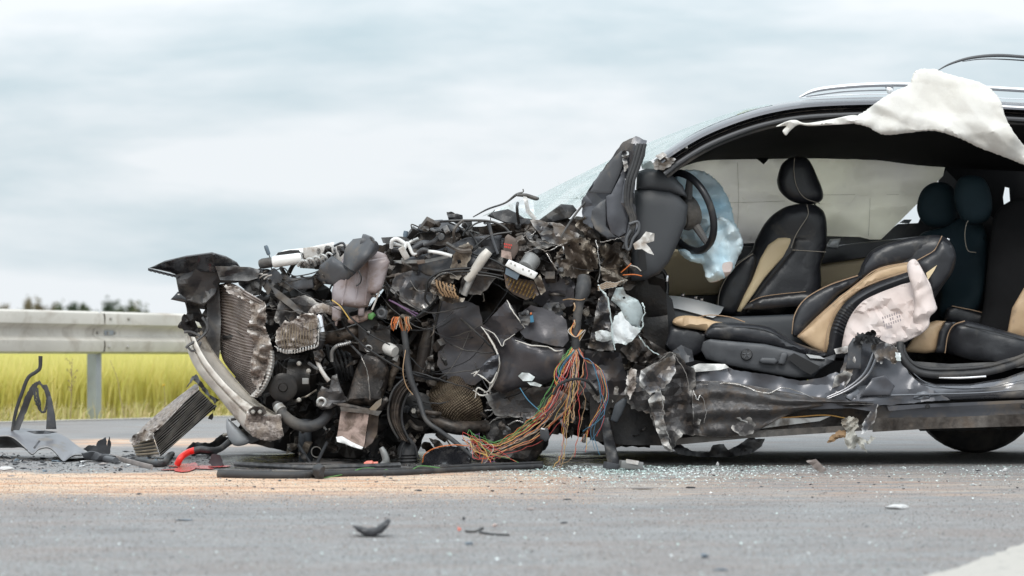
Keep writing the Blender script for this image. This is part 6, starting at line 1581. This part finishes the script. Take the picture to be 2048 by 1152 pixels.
# ---- main loom: thick taped stem with a fan of coloured wires
ml = T('wiring_harness', 'rubber', [(1168, 556, .22), (1166, 580, .18), (1158, 606, .16), (1154, 640, .15), (1152, 676, .14), (1151, 698, .14)], [14, 16, 10, 9, 9, 9], n=14, wob=.8)
for y in (606, 640, 668):
    T('tape_tear', 'wire_tan', [(1148, y, .13), (1150, y + 8, .125), (1147, y + 16, .13)], 1.6, ml, n=5)
T('cable_tie', 'wire_tan', [(1126, 600, .2), (1140, 598, .15), (1160, 600, .13), (1170, 598, .14)], 1, ml, n=5)
for i in range(4):
    T('wire', WC[[1, 2, 4, 6][i]], [(1150, 640 + i * 3, .13), (1142 - i * 2, 662, .12), (1152, 674, .11), (1162 + i * 3, 660, .12), (1154, 690, .13)], .9, ml, n=5)
def gnd(d):
    return HY + CAM_H * F_PX / (Y0 + d)
for i in range(24):                                    # the sweep down to the left
    c = WC[rs.choice(10, p=[.22, .13, .16, .12, .09, .09, .05, .04, .08, .02])]
    a, b = rs.normal(0, 1.2), rs.normal(0, 1)
    q_ = rs.normal(0, 1, 4)
    end = [(1012 + b * 9, 890 + a * 6, .02), (978 + b * 8, 902 + a * 7, .0), (955 + q_[0] * 9, 894 + a * 9, -.02), (944 + q_[1] * 9, 878 + q_[0] * 9, -.02), (968 + q_[2] * 13, 902 + q_[1] * 10, -.05), (994 + q_[3] * 20, 926 + q_[2] * 8, -.08)]
    if rs.rand() < .35:
        end = end[:2 + rs.randint(2)]
    T('wire', c, [(1151 + a * 3, 694, .13), (1148 + a * 10, 722, .1), (1136 + a * 13 + b * 5, 765, .06 + .02 * b), (1112 + a * 13, 812 + b * 4, .04 + .03 * b), (1070 + b * 12, 856 + a * 11, .03)] + end, rs.uniform(.45, .75), ml, n=5, seg=6, wob=2.0)
for i in range(11):                                    # straight down
    c = WC[rs.choice(10, p=[.08, .15, .25, .15, .08, .1, .1, .04, .03, .02])]
    a, b = rs.normal(0, 1), rs.uniform(-1, 1)
    yb = 860 + rs.uniform(-40, 60)
    pts = [(1152 + a * 3, 694, .13), (1154 + a * 6, 730, .1), (1150 + b * 20, 790, .05), (1148 + b * 26 + a * 4, 840, .03), (1142 + b * 22, yb, .02)]
    if rs.rand() < .4:
        pts += [(1130 + b * 14, 915, -.02), (1112 + a * 8, 936, -.04), (1096 + a * 10, 943, -.05)]
    T('wire', c, pts, rs.uniform(.4, .65), ml, n=5, seg=6, wob=2.0)
for i in range(10):                                    # loops to the right and stray ends
    c = WC[rs.choice(10, p=[.2, .1, .1, .05, .1, .1, .15, .18, .01, .01])]
    a = rs.uniform(0, 1)
    T('wire', c, [(1154, 694, .13), (1162 + a * 10, 712 + a * 10, .11), (1180 + a * 25, 722 + a * 20, .08), (1196 + a * 20, 770 + a * 30, .07), (1190 + rs.uniform(-14, 20), 820 + a * 40, .06), (1180 + rs.uniform(-30, 30), 850 + a * 60, .05)], rs.uniform(.4, .65), ml, n=5, wob=.8)
for i in range(8):
    a = rs.uniform(-1, 1)
    T('wire', WC[rs.choice([0, 2, 3, 5, 7])], [(1150, 700, .12), (1120 + a * 8, 724 + i * 2, .08), (1114 + a * 6, 744 + i * 3, .06), (1128 + a * 10, 760 + i * 2, .06)], .8, ml, n=5)
T('wire_tie', 'wire_black', [(1106, 790, .0), (1120, 768, .0), (1150, 758, .02), (1176, 764, .04), (1196, 790, .1)], 3, ml, n=7)
T('wire', 'wire_blue', [(1040, 776, .2), (1056, 800, .15), (1080, 822, .1), (1090, 830, .08)], 1, ml, n=5)
T('wire', 'wire_orange', [(845, 925, .1), (850, 908, .08), (874, 895, .06), (908, 890, .05), (936, 892, .03)], 1.1, ml, n=5)
S('relay', 'chip_dark', [(1080, 858), (1096, 856), (1100, 876), (1092, 884), (1080, 876)], .0, ml, th=.03, res=5, amp=.008, puff=.005, R=4)
obj('relay_cap', box(P(1086, 858, -.01), (.018, .015, .008), (0, .2, 0), .002), 'chrome', ml)

# ---- loose ends of crushed metal, hoses and brackets all over the torn side
REG = [((560, 700, 880, 870), .48, 70), ((860, 560, 1000, 800), .62, 16), ((960, 790, 1290, 890), .4, 62), ((640, 540, 880, 700), .46, 60), ((480, 545, 640, 700), .56, 44), ((800, 445, 1200, 560), .42, 80), ((1040, 500, 1260, 640), .4, 60), ((450, 700, 560, 860), .66, 22), ((560, 870, 1000, 925), .5, 44), ((1150, 640, 1300, 860), .38, 34), ((540, 500, 800, 570), .46, 26)]
gm = ['dark_metal', 'engine_black', 'engine_brown', 'mud_metal', 'rust_metal', 'black_plastic', 'rubber', 'glint_metal']
gp2 = [.27, .24, .16, .06, .05, .1, .05, .07]
rs = np.random.RandomState(77)
for (x0, y0, x1, y1), dd, n in REG:
    for i in range(n):
        x, y, d = rs.uniform(x0, x1), rs.uniform(y0, y1), dd + rs.uniform(-.12, .14)
        m = gm[rs.choice(8, p=gp2)]
        k = rs.rand()
        sz = rs.uniform(6, 19)
        if m == 'glint_metal':
            sz *= .55
        if k < .38:
            an = np.sort(rs.uniform(0, 2 * math.pi, 6))
            el = rs.uniform(.4, 1)
            ro = rs.uniform(0, 3.1)
            pts = []
            for t in an:
                u, v = math.cos(t) * sz, math.sin(t) * sz * el
                pts.append((x + u * math.cos(ro) - v * math.sin(ro), y + u * math.sin(ro) + v * math.cos(ro), d + rs.uniform(-.05, .05)))
            try:
                S('torn_metal', m, pts, d, th=.004, res=6, amp=.035, freq=2.5, jag=1.5, ang=10)
            except Exception:
                pass
        elif k < .72:
            a = rs.uniform(0, 6.28)
            L = rs.uniform(14, 60)
            p = [(x, y, d), (x + math.cos(a) * L * .5 + rs.uniform(-8, 8), y + math.sin(a) * L * .5 + rs.uniform(-8, 8), d - .04), (x + math.cos(a) * L, y + math.sin(a) * L * .8, d + rs.uniform(-.03, .05))]
            T('hose' if m in ('rubber', 'black_plastic', 'engine_black') else 'bent_rod', m, p, rs.choice([.6, .8, 1.0, 1.4, 2, 3.5, 5]), n=6, seg=5)
        elif k < .86:
            obj('bracket', box(P(x, y, d), tuple(rs.uniform(.012, .06, 3)), tuple(rs.uniform(-1, 1, 3)), .004), m, CAR)
        else:
            a = rs.uniform(-.6, .6)
            r_ = rs.uniform(3, 9)
            obj('fitting', turned((x, y, d + .04), (x + 8 * a, y + rs.uniform(-6, 6), d - .03), [(0, r_), (.4, r_), (.45, r_ * .7), (.8, r_ * .7), (.82, r_ * .9), (1, r_ * .6)], 12), m, CAR)

rs = np.random.RandomState(123)                         # long loose cables slung across the bay
top_y = lambda x: np.interp(x, [440, 560, 700, 860, 1000, 1200, 1280], [580, 545, 520, 490, 455, 450, 520])
for i in range(38):
    x0 = rs.uniform(470, 1180)
    L = rs.uniform(60, 260)
    x1 = min(x0 + L, 1270)
    y0 = rs.uniform(top_y(x0) + 8, 820)
    y1 = rs.uniform(max(top_y(x1) + 8, y0 - 120), min(870, y0 + 160))
    d = rs.uniform(.3, .5)
    sag = rs.uniform(-10, 60)
    p = [(x0, y0, d + .12), (x0 + (x1 - x0) * .3 + rs.uniform(-12, 12), y0 * .7 + y1 * .3 + sag * .8, d), (x0 + (x1 - x0) * .65 + rs.uniform(-12, 12), y0 * .35 + y1 * .65 + sag, d - .02), (x1, y1, d + .12)]
    p = [(a, max(b, top_y(a) + 2), c) for a, b, c in p]
    T('cable', rs.choice(['wire_black', 'rubber', 'wire_black', 'black_plastic', 'rubber']), p, rs.choice([.7, .9, 1.2, 1.6, 2.4]), n=6, seg=7, wob=1.2)
# ================================================================== things lying on the road
def place(name, geo, mat, label, cat_, group=None, **k):
    V = np.asarray(geo[0])
    o = [float(V[:, 0].mean()), float(V[:, 1].mean()), float(V[:, 2].min())]
    return tag(obj(name, geo, mat, origin=o, **k), label, cat_, group)
# ---- fallen cooler leaning on the bumper beam
ic = thing('fallen_cooler', 'dark finned charge air cooler leaning on the road under the bumper beam', 'cooler', P(340, 900, .85))
A = [(305, 866), (396, 778), (432, 814), (321, 913)]            # finned face: top left, top right, bottom right, bottom left
dF = [.80, .76, .68, .72]
def face(u, v, off=0.0):
    a, b, c_, e_ = [np.array(A[i] + (dF[i],), float) for i in range(4)]
    q = (a * (1 - u) + b * u) * (1 - v) + (e_ * (1 - u) + c_ * u) * v
    return (q[0], q[1], q[2] + off)
obj('core', sheet([face(0, 0, .02), face(1, 0, .02), face(1, 1, .02), face(0, 1, .02)], .72, th=.1, res=9, amp=.006), 'engine_black', ic)
NF = 13
for i in range(NF):
    v0, v1 = i / NF, (i + .72) / NF
    k = 26
    up = [face(u, v0 + .02 * math.sin(u * 7 + i), -.004) for u in np.linspace(0, 1, k)]
    mid_ = [face(u, (v0 + v1) / 2 + .02 * math.sin(u * 7 + i), -.014) for u in np.linspace(0, 1, k)]
    lo = [face(u, v1 + .02 * math.sin(u * 7 + i), -.004) for u in np.linspace(0, 1, k)]
    obj('cooler_fin', loft([up, mid_, lo], k, 5, .02, lambda u, v: .002 * np.sin(u * 170)), 'fin_dark', ic)
obj('top_plate', loft([[(264, 878, .9), (300, 840, .9), (348, 800, .9), (390, 768, .88)], [(282, 874, .80), (318, 842, .80), (362, 802, .79), (396, 770, .78)], [(306, 867, .78), (330, 846, .77), (366, 808, .76), (398, 779, .75)]], 50, 10, .01,
    lambda u, v: .02 * crumple(u * 300, v * 80, 2.2, 4) * (1.2 - u)), 'alu_crush', ic)
S('crushed_corner', 'alu_crush', [(258, 880, .78), (270, 868, .76), (290, 858, .74), (308, 866, .7), (306, 878, .7), (280, 884, .74), (266, 890, .77)], .74, ic, th=.02, res=4, amp=.03, freq=5, jag=1.5)
obj('end_tank', sheet([(262, 882, .89), (305, 872, .80), (320, 913, .73), (274, 914, .82)], .8, th=.06, res=8), 'fin_dark', ic)
for i in range(6):
    f = (i + .1) / 6
    a = np.array([262, 882, .875]) * (1 - f) + np.array([274, 914, .805]) * f
    b = np.array([305, 871, .785]) * (1 - f) + np.array([319, 912, .715]) * f
    T('tank_slat', 'fin_tan', [tuple(a), tuple((a + b) / 2), tuple(b)], 2.2, ic, n=6, flat=.6)
S('rubber_edge', 'black_plastic', [(396, 770, .76), (386, 760, .78), (372, 776, .8), (382, 756, .8), (392, 748, .8), (404, 764, .76), (420, 790, .74), (440, 800, .74), (430, 808, .72), (424, 840, .74), (416, 838, .75), (434, 812, .7)], .74, ic, th=.03, res=6, amp=.02, freq=4, jag=1.5)
# ---- grey bumper skin at the left edge
fs = thing('bumper_skin', 'wavy grey painted bumper skin lying on the road at the left edge', 'bumper panel', P(60, 925, .43))
top = [(-120, 862, .95), (-40, 856, .95), (30, 855, .95), (80, 860, .95), (120, 868, .92), (148, 886, .8), (172, 906, .62)]
bot = [(-120, 905, .6), (-50, 880, .7), (0, 871, .75), (24, 873, .74), (46, 890, .62), (64, 906, .5), (78, 896, .55), (96, 893, .58), (110, 902, .52), (127, 922, .43), (146, 909, .48), (172, 907, .6)]
o_ = obj('skin', loft([top, [((a[0] * .6 + b[0] * .4), (a[1] * .6 + b[1] * .4), (a[2] * .6 + b[2] * .4) - .03) for a, b in zip(catmull(top, 12), bot)], [((a[0] * .2 + b[0] * .8), (a[1] * .2 + b[1] * .8), (a[2] * .2 + b[2] * .8) - .01) for a, b in zip(catmull(top, 12), bot)], bot], 70, 20, .008), 'fascia_grey', fs)
obj('under_sheet', loft([[(x, y + 2, d + .05) for x, y, d in bot], [(x, max(y + 4, 896), d + .3) for x, y, d in bot]], 60, 5, .02), 'black_plastic', fs)  # black sheet set beneath the skin, dark all over
S('scrape_mark', 'chip_dark', [(66, 896, .47), (78, 880, .54), (81, 882, .54), (70, 898, .47)], .5, fs, th=.003, res=6)
S('dent', 'chip_dark', [(52, 862, .78), (90, 861, .8), (116, 864, .8), (96, 868, .76), (70, 868, .75)], .78, fs, th=.004, res=7, amp=.01, freq=4)
# ---- frayed belt
fb = thing('frayed_belt', 'frayed black drive belt bent upright on the grey bumper skin', 'belt', P(70, 860, .85))
T('belt_strap', 'rubber', [(24, 862, .85), (32, 822, .85), (44, 786, .84), (56, 756, .84), (72, 744, .84), (80, 735, .84), (81, 712, .84)], [3, 4, 4, 4, 4, 4, 4.5], fb, n=8, flat=.35)
for k in range(6):
    o = k * 2.2
    T('belt_strand', 'rubber', [(26 + o, 860, .85 - k * .008), (40 + o, 824, .85), (54 + o, 790, .84), (66 + o, 770 - k, .84), (80, 768 - k * .6, .84), (88 + o * .5, 778 + k, .83)], 2.0, fb, n=6, flat=.5, wob=.8)
for k in range(4):
    T('belt_strand', 'rubber', [(66 + k * 3, 776, .82), (70 + k * 3, 800, .8), (80 + k, 822, .8), (88 + k, 822, .8), (94, 800, .81), (90, 778, .82)], 1.8, fb, n=6, wob=1)
for k in range(5):
    T('belt_strand', 'rubber', [(86 + k * 1.5, 770, .82), (94 + k * 1.5, 792, .81), (97 + k * 2, 815, .8), (98 + k * 3, 858, .8)], 2.2, fb, n=6, wob=.6)
S('belt_end', 'grey_plastic', [(95, 793), (102, 792), (110, 830), (113, 858), (92, 858), (94, 825)], .79, fb, th=.02, res=6, amp=.01, puff=.006, R=5)

# ---- heap between bumper skin and cooler
def lump(name, mat, pts, lab, cat_, th=.05, **k):
    d = gd(max(p[1] for p in pts))
    k.setdefault('res', 6)
    k.setdefault('amp', .02)
    k.setdefault('freq', 3)
    k.setdefault('jag', 1)
    return place(name, sheet(pts, d, th=th, **k), mat, lab, cat_)
lump('broken_bracket', 'chip_dark', [(166, 898), (178, 890), (192, 892), (196, 882), (206, 878), (212, 874), (214, 892), (218, 872), (222, 884), (220, 908), (200, 912), (184, 908)], 'spiky black broken bracket standing right of the grey bumper skin', 'bracket')
lump('broken_bracket', 'grey_plastic', [(162, 906), (180, 902), (210, 908), (232, 912), (232, 924), (196, 922), (170, 918)], 'long grey torn bracket lying below the spiky black bracket', 'bracket', puff=.01, R=5)
def lying(name, mat, pts, r, lab, cat_, z=None, **k):
    q = [(x, y, gd(y + (r * 1.0))) for x, y in pts]
    return place(name, tube(q, r, **k), mat, lab, cat_)
lying('plastic_pipe', 'trim_plastic', [(172, 912), (200, 916), (232, 921)], 6.5, 'short grey pipe lying in front of the long grey bracket', 'pipe', n=12)
hp = lying('hose_piece', 'rubber', [(276, 921), (296, 924), (318, 928), (330, 924), (336, 914), (344, 908)], 6.5, 'black elbow hose lying at the foot of the fallen cooler', 'hose', n=12)
lying('trim_strip', 'shard_brown', [(222, 912), (250, 920), (280, 928), (304, 934)], 5, 'muddy flat strip lying left of the black elbow hose', 'strip', n=6, flat=.5)
rh = thing('red_hose', 'black coolant hose with a bright red end in the red puddle', 'hose', G(365, 934))
T('hose_end', 'hose_red', [(354, 930, gd(936)), (362, 915, gd(936)), (376, 905, gd(934)), (390, 900, gd(934))], 6.5, rh, n=12)
T('hose_body', 'rubber', [(388, 901, gd(934)), (402, 898, gd(934)), (420, 900, gd(934)), (440, 898, gd(930)), (462, 880, gd(924))], 6.3, rh, n=12)
lump('torn_trim', 'black_plastic', [(372, 898), (386, 884), (420, 886), (448, 866), (452, 874), (462, 876), (466, 888), (440, 902), (430, 912), (400, 908), (384, 912)], 'jagged black trim lying over the red ended hose', 'trim piece', th=.06)
lump('torn_trim', 'chip_dark', [(416, 926), (424, 908), (440, 910), (448, 930), (430, 934)], 'small black triangular trim right of the red puddle', 'trim piece')
# strips of rubber along the wreck
r1 = thing('rubber_seal', 'long flat black rubber seal lying along the front of the wreck', 'rubber seal', G(640, 955))
def seal_z(x):
    return 947 + 4 * math.sin((x - 435) / 200.0)
pts = [(436, 953), (520, 955), (600, 955), (640, 953), (700, 951), (800, 949), (880, 945), (960, 941), (1040, 938), (1084, 936)]
T('seal_body', 'rubber', [(x, y - 4, gd(y + 2)) for x, y in pts], [7.5, 7, 7, 6.5, 6, 6, 5, 5, 5, 5], r1, n=10, flat=.7, seg=10)
T('seal_lip', 'rubber', [(x, y - 11, gd(y - 2)) for x, y in pts], 3, r1, n=8, seg=8)
T('seal_lip', 'trim_plastic', [(x, y - 7, gd(y) - .06) for x, y in pts[2:]], 1.6, r1, n=8, seg=8)
r2 = thing('cable_duct', 'thin black duct running behind the long rubber seal', 'duct', G(520, 938))
T('duct_body', 'black_plastic', [(470, 928, gd(934)), (540, 932, gd(937)), (620, 935, gd(940)), (720, 933, gd(938)), (800, 930, gd(936))], 5, r2, n=8, seg=8)
r3 = thing('green_wire', 'loose green wire curling over the rubber seal', 'wire', G(740, 950))
T('strand', 'wire_green', [(648, 956, gd(957)), (690, 948, gd(953)), (730, 936, gd(948)), (775, 940, gd(948)), (812, 945, gd(950)), (840, 932, gd(946)), (880, 936, gd(944))], 1.0, r3, n=5)
lump('rubber_knot', 'rubber', [(626, 932), (640, 926), (650, 934), (648, 958), (632, 958), (624, 948)], 'knotted black rubber lump hanging over the middle of the long seal', 'rubber piece', th=.06, puff=.02, R=8)
obj_ = thing('red_valve', 'small pinkish red valve lying left of the rubber boot', 'valve', G(770, 938))
obj('valve_body', turned((728, 929, gd(936)), (756, 927, gd(936)), [(0, 4), (.2, 7), (.6, 7), (.7, 4), (1, 4)], 12), 'chip_red', obj_)
obj('valve_stem', tube([(764, 932, gd(936)), (772, 922, gd(936)), (768, 906, gd(936)), (762, 895, gd(936))], [7, 8, 7, 5], 10), 'motor_grey', obj_)
cn = thing('connector', 'silver and black wire connector lying in broken glass under the wreck', 'connector', G(1244, 942))
obj('connector_body', box(P(1262, 930, gd(940)), (.1, .05, .035), (0, .1, .2), .005), 'motor_grey', cn)
obj('connector_body', box(P(1222, 932, gd(940)), (.06, .05, .03), (0, .2, .3), .005), 'chip_dark', cn)
S('connector_tab', 'pale_plastic', [(1252, 918), (1278, 922), (1276, 930), (1252, 926)], gd(940) - .03, cn, th=.01, res=6)
lump('shard', 'shard_brown', [(1612, 922), (1632, 918), (1654, 940), (1640, 946), (1630, 938)], 'pinkish brown triangular shard leaning on the road under the side sill', 'shard', th=.012)
# ---- puddle
rs = np.random.RandomState(9)
V, Fc = [], []
ctr = np.array(G(398, 936))
n = 40
V.append((ctr[0], ctr[1], .005))
for i in range(n):
    a = 2 * math.pi * i / n
    rr_ = (.9 + .3 * math.sin(a * 3 + 1) + .2 * math.sin(a * 7) + .15 * math.sin(a * 13 + 2) + rs.uniform(-.15, .15))
    V.append((ctr[0] + math.cos(a) * .12 * rr_ - .02, ctr[1] + math.sin(a) * .3 * rr_, .005))
for i in range(n):
    Fc.append((0, 1 + i, 1 + (i + 1) % n))
pd = setting('coolant_puddle', (V, Fc), 'coolant')

# ---- single fragments one can tell apart
def chip(name, mat, x, y, wpx, hpx, lab, seed, dep=.6, cat_='fragment', group=None, n=14, tilt=0.0):
    p = np.array(G(x, y + hpx / 2))
    s = F_PX / p[1]
    V, Fc = hull(n, seed, (wpx / 2 / s, max(wpx * dep / 2, 4) / s, hpx / 2 / s), (0, 0, 0))
    if tilt:
        V = V @ np.array(Euler((0, tilt, 0)).to_matrix()).T
    V = V + p + np.array([0, 0, -V[:, 2].min()])
    return place(name, (V, Fc), mat, lab, cat_, group, smooth=False)
chip('plastic_strip', 'chip_blue', 368, 1038, 46, 6, 'dark strip with an orange tip lying alone in the left foreground', 1)
cs_ = thing('curved_trim', 'curved black trim piece standing on edge in the foreground', 'trim piece', G(742, 1074))
S('trim_arc', 'chip_dark', [(704, 1050), (720, 1052), (736, 1056), (752, 1054), (764, 1046), (776, 1036), (782, 1042), (776, 1054), (764, 1066), (744, 1074), (726, 1070), (714, 1062)], gd(1074), cs_, th=.06, res=6, puff=.012, R=7, amp=.006)
chip('reflector_piece', 'chip_red', 918, 1056, 12, 14, 'small orange red lamp fragment in the foreground beside a thin wire', 2)
wt = thing('wire_scrap', 'thin dark wire scrap lying right of the orange red lamp fragment', 'wire', G(965, 1066))
T('strand', 'wire_black', [(930, 1062, gd(1066)), (950, 1063, gd(1066)), (966, 1056, gd(1066)), (960, 1064, gd(1067)), (990, 1069, gd(1071)), (1018, 1070, gd(1072))], 1.6, wt, n=6)
chip('plastic_chip', 'chip_blue', 937, 1085, 22, 9, 'dark bluish block below the thin wire scrap', 3)
chip('plastic_chip', 'chip_pink', 990, 1050, 16, 9, 'pale pink chip right of the thin wire scrap', 4)
chip('plastic_chip', 'chip_dark', 926, 1036, 14, 9, 'black speckled crumb above the orange red lamp fragment', 5)
chip('crumpled_clip', 'shard_brown', 1061, 1015, 24, 11, 'crumpled dark metal clip lying below the wire fan', 6, n=9)
chip('plastic_chip', 'chip_dark', 1128, 1044, 19, 6, 'small oval black chip below the crumpled metal clip', 7)
chip('plastic_strip', 'chip_dark', 1289, 977, 60, 4, 'longest thin black strip on the road before the torn sill', 8, dep=.25)
chip('plastic_strip', 'chip_dark', 1378, 974, 30, 5, 'short dark strip right of the longest thin strip', 9, dep=.3)
chip('plastic_chip', 'chip_blue', 1408, 1110, 28, 13, 'rounded bluish black lump in the lower foreground', 10)
chip('plastic_strip', 'chip_blue', 1444, 1138, 46, 7, 'dark bluish stick nearest to the bottom edge of the picture', 11, dep=.3)
chip('foam_piece', 'chip_pale', 1793, 1012, 64, 13, 'white flat foam piece lying alone on the right', 12, dep=.4, n=22)
chip('plastic_chip', 'chip_pale', 1945, 968, 18, 6, 'small white chip with a dark tip near the right edge', 13)
chip('metal_tab', 'chip_pale', 2010, 938, 18, 12, 'pale upright tab on the road near the far rear wheel', 14)
chip('plastic_chip', 'chip_dark', 1733, 1052, 12, 4, 'dark flake lying below the white foam piece', 15)
chip('plastic_chip', 'shard_brown', 1645, 984, 22, 5, 'brown flake on the road left of the white foam piece', 16)
chip('metal_tab', 'chip_pale', 1435, 926, 8, 14, 'little pale cylinder standing in the shade under the sill', 17)
chip('plastic_strip', 'chip_dark', 835, 980, 26, 5, 'dark sliver lying on the orange sand below the rubber seal', 18, dep=.3)
chip('plastic_chip', 'chip_dark', 278, 987, 14, 5, 'black crumb at the lower rim of the orange sand', 19)
chip('plastic_chip', 'shard_brown', 22, 950, 20, 6, 'dark brown flake on the pale sand at the left edge', 20)
chip('plastic_chip', 'chip_dark', 1135, 998, 24, 4, 'flat black sliver above the crumpled metal clip', 21, dep=.3)
chip('lamp_piece', 'chip_pale', 12, 936, 44, 12, 'cream lamp rim piece at the left edge below the grey skin', 22, dep=.4)
# ---- heap of small broken bits under and beside the bumper skin, each a thing
rs = np.random.RandomState(31)
cols = ['chip_dark', 'chip_dark', 'chip_dark', 'chip_blue', 'chip_pale', 'shard_brown', 'chip_dark']
for i in range(75):
    x, y = rs.uniform(-10, 330), rs.normal(922, 9)
    m_ = cols[rs.randint(7)]
    tone_ = {'chip_dark': 'black', 'chip_blue': 'bluish', 'chip_pale': 'pale', 'shard_brown': 'brown'}[m_]
    at_ = 'under the wavy grey bumper skin' if x < 90 else 'beside the right end of the grey bumper skin' if x < 180 else 'between the spiky bracket and the fallen cooler' if x < 260 else 'at the foot of the fallen cooler'
    chip('broken_bit', m_, x, min(max(y, 902), 944), rs.uniform(6, 30), rs.uniform(2.5, 9), 'small %s broken bit %s' % (tone_, at_), 100 + i, dep=rs.uniform(.3, .8), group='broken bits in the heap left of the wreck', n=rs.randint(8, 14))
for i in range(110):
    x, y = rs.uniform(420, 2040), 940 + abs(rs.normal(0, 22))
    m_ = ['chip_dark', 'chip_dark', 'shard_brown', 'chip_dark'][rs.randint(4)]
    at_ = 'on the orange sand below the rubber seal' if x < 900 else 'on the road below the wire fan' if x < 1230 else 'in the glass crumbs below the crushed sill end' if x < 1480 else 'on the road below the centre pillar stub' if x < 1800 else 'on the road in front of the far rear wheel'
    chip('plastic_crumb', m_, x, y, rs.uniform(4, 15), rs.uniform(2, 5), 'tiny %s crumb %s' % ('black' if m_ == 'chip_dark' else 'brown', at_), 300 + i, dep=rs.uniform(.4, .9), group='dark crumbs on the road before the wreck', n=9)
for i in range(26):
    x, y = rs.uniform(0, 2040), rs.uniform(985, 1140)
    m_ = ['chip_dark', 'shard_brown'][rs.randint(2)]
    at_ = 'left of the curved black trim' if x < 700 else 'between the curved trim and the white foam' if x < 1700 else 'near the white painted line'
    chip('plastic_crumb', m_, x, y, rs.uniform(4, 9), rs.uniform(2, 4), 'lone %s crumb on the foreground asphalt %s' % ('black' if m_ == 'chip_dark' else 'brown', at_), 500 + i, dep=.7, group='lone crumbs on the foreground asphalt', n=8)
# ---- glass crumbs nobody could count
def crumbs(name, mat, n, gen, sz, label, seed):
    r = np.random.RandomState(seed)
    V = np.zeros((n, 4, 3))
    for i in range(n):
        p = np.array(gen(r))
        s = sz * r.uniform(.4, 1.3)
        q = r.normal(size=(4, 3))
        q /= np.linalg.norm(q, axis=1)[:, None]
        q *= s
        q[:, 2] = np.abs(q[:, 2]) * .8
        V[i] = p + q
    F_ = []
    for i in range(n):
        a = i * 4
        F_ += [(a, a + 1, a + 2), (a, a + 3, a + 1), (a + 1, a + 3, a + 2), (a, a + 2, a + 3)]
    o = obj(name, (V.reshape(-1, 3), F_), mat, smooth=False)
    o['kind'] = 'stuff'
    o['label'] = label
    o['category'] = 'broken glass'
    return o
def g1(r):
    x = r.normal(1270, 150) if r.rand() < .7 else r.uniform(950, 2048)
    return G(x, 932 + abs(r.normal(8, 14)))
def g2(r):
    return G(r.uniform(-20, 2070), 940 + r.rand() ** 1.4 * 215)
def g3(r):
    return G(r.uniform(-10, 430), r.normal(926, 10))
crumbs('glass_crumbs', 'shard_glass', 5200, g1, .0062, 'pale green glass crumbs heaped on the road below the torn sill', 1)
crumbs('glass_scatter', 'shard_glass', 1900, g2, .0048, 'glass crumbs scattered thinly over the whole foreground road', 2)
# ---- loose grit and absorbent grains lying on the road
def grit(name, n, gen, s0, s1, cols, label, seed):
    r = np.random.RandomState(seed)
    p = np.array([gen(r) for _ in range(n)])
    sz = r.uniform(s0, s1, n) * r.choice([.6, 1, 1, 1.5], n)
    ang = r.uniform(0, 6.28, n)
    V = np.zeros((n, 4, 3))
    for k in range(3):
        a = ang + k * 2.09 + r.uniform(-.4, .4, n)
        V[:, k, 0] = p[:, 0] + np.cos(a) * sz
        V[:, k, 1] = p[:, 1] + np.sin(a) * sz
        V[:, k, 2] = -.001
    V[:, 3, :2] = p[:, :2] + r.uniform(-.4, .4, (n, 2)) * sz[:, None]
    V[:, 3, 2] = sz * r.uniform(.4, .9, n)
    i = np.arange(n)[:, None] * 4
    me = bpy.data.meshes.new(name)
    me.from_pydata(V.reshape(-1, 3).tolist(), [], np.concatenate([i + np.array([[0, 1, 3]]), i + np.array([[1, 2, 3]]), i + np.array([[2, 0, 3]])]).tolist())
    for m in cols:
        me.materials.append(MATS[m])
    me.polygons.foreach_set('material_index', np.tile(r.randint(0, len(cols), n), 3).astype(np.int32))
    me.update()
    o = bpy.data.objects.new(name, me)
    COL.objects.link(o)
    o['kind'] = 'stuff'
    o['label'] = label
    o['category'] = 'grit'
    return o
for nm, c in (('stone_dark', (.07, .068, .068)), ('stone_mid', (.17, .165, .16)), ('stone_light', (.36, .35, .34)), ('stone_brown', (.24, .17, .13)), ('grain_cream', (.62, .48, .35)), ('grain_orange', (.5, .28, .16))):
    pm(nm, c, tuple(x * .8 for x in c), 30, .8, bump=0)
def yfar(r):                                            # even in depth where the road is seen steeply, thinner far off
    return 912 + 245 * r.rand() ** 1.15
grit('road_grit', 90000, lambda r: G(r.uniform(-40, 2090), yfar(r)), .0014, .0028, ['stone_dark', 'stone_mid', 'stone_light', 'stone_mid', 'stone_brown'], 'fine loose grit and stones of the worn asphalt', 5)
def gs(r):
    y = r.normal(972, 16) if r.rand() < .8 else r.uniform(942, 1010)
    return G(-60 + 1250 * r.rand() ** 1.3, min(max(y, 941), 1016))
grit('absorbent_grains', 22000, gs, .0014, .003, ['grain_cream', 'grain_cream', 'grain_orange', 'stone_brown'], 'pale orange absorbent grains strewn over the spill', 6)
crumbs('heap_splinters', 'chip_dark', 700, g3, .009, 'dark splinters strewn through the debris heap at the left', 3)
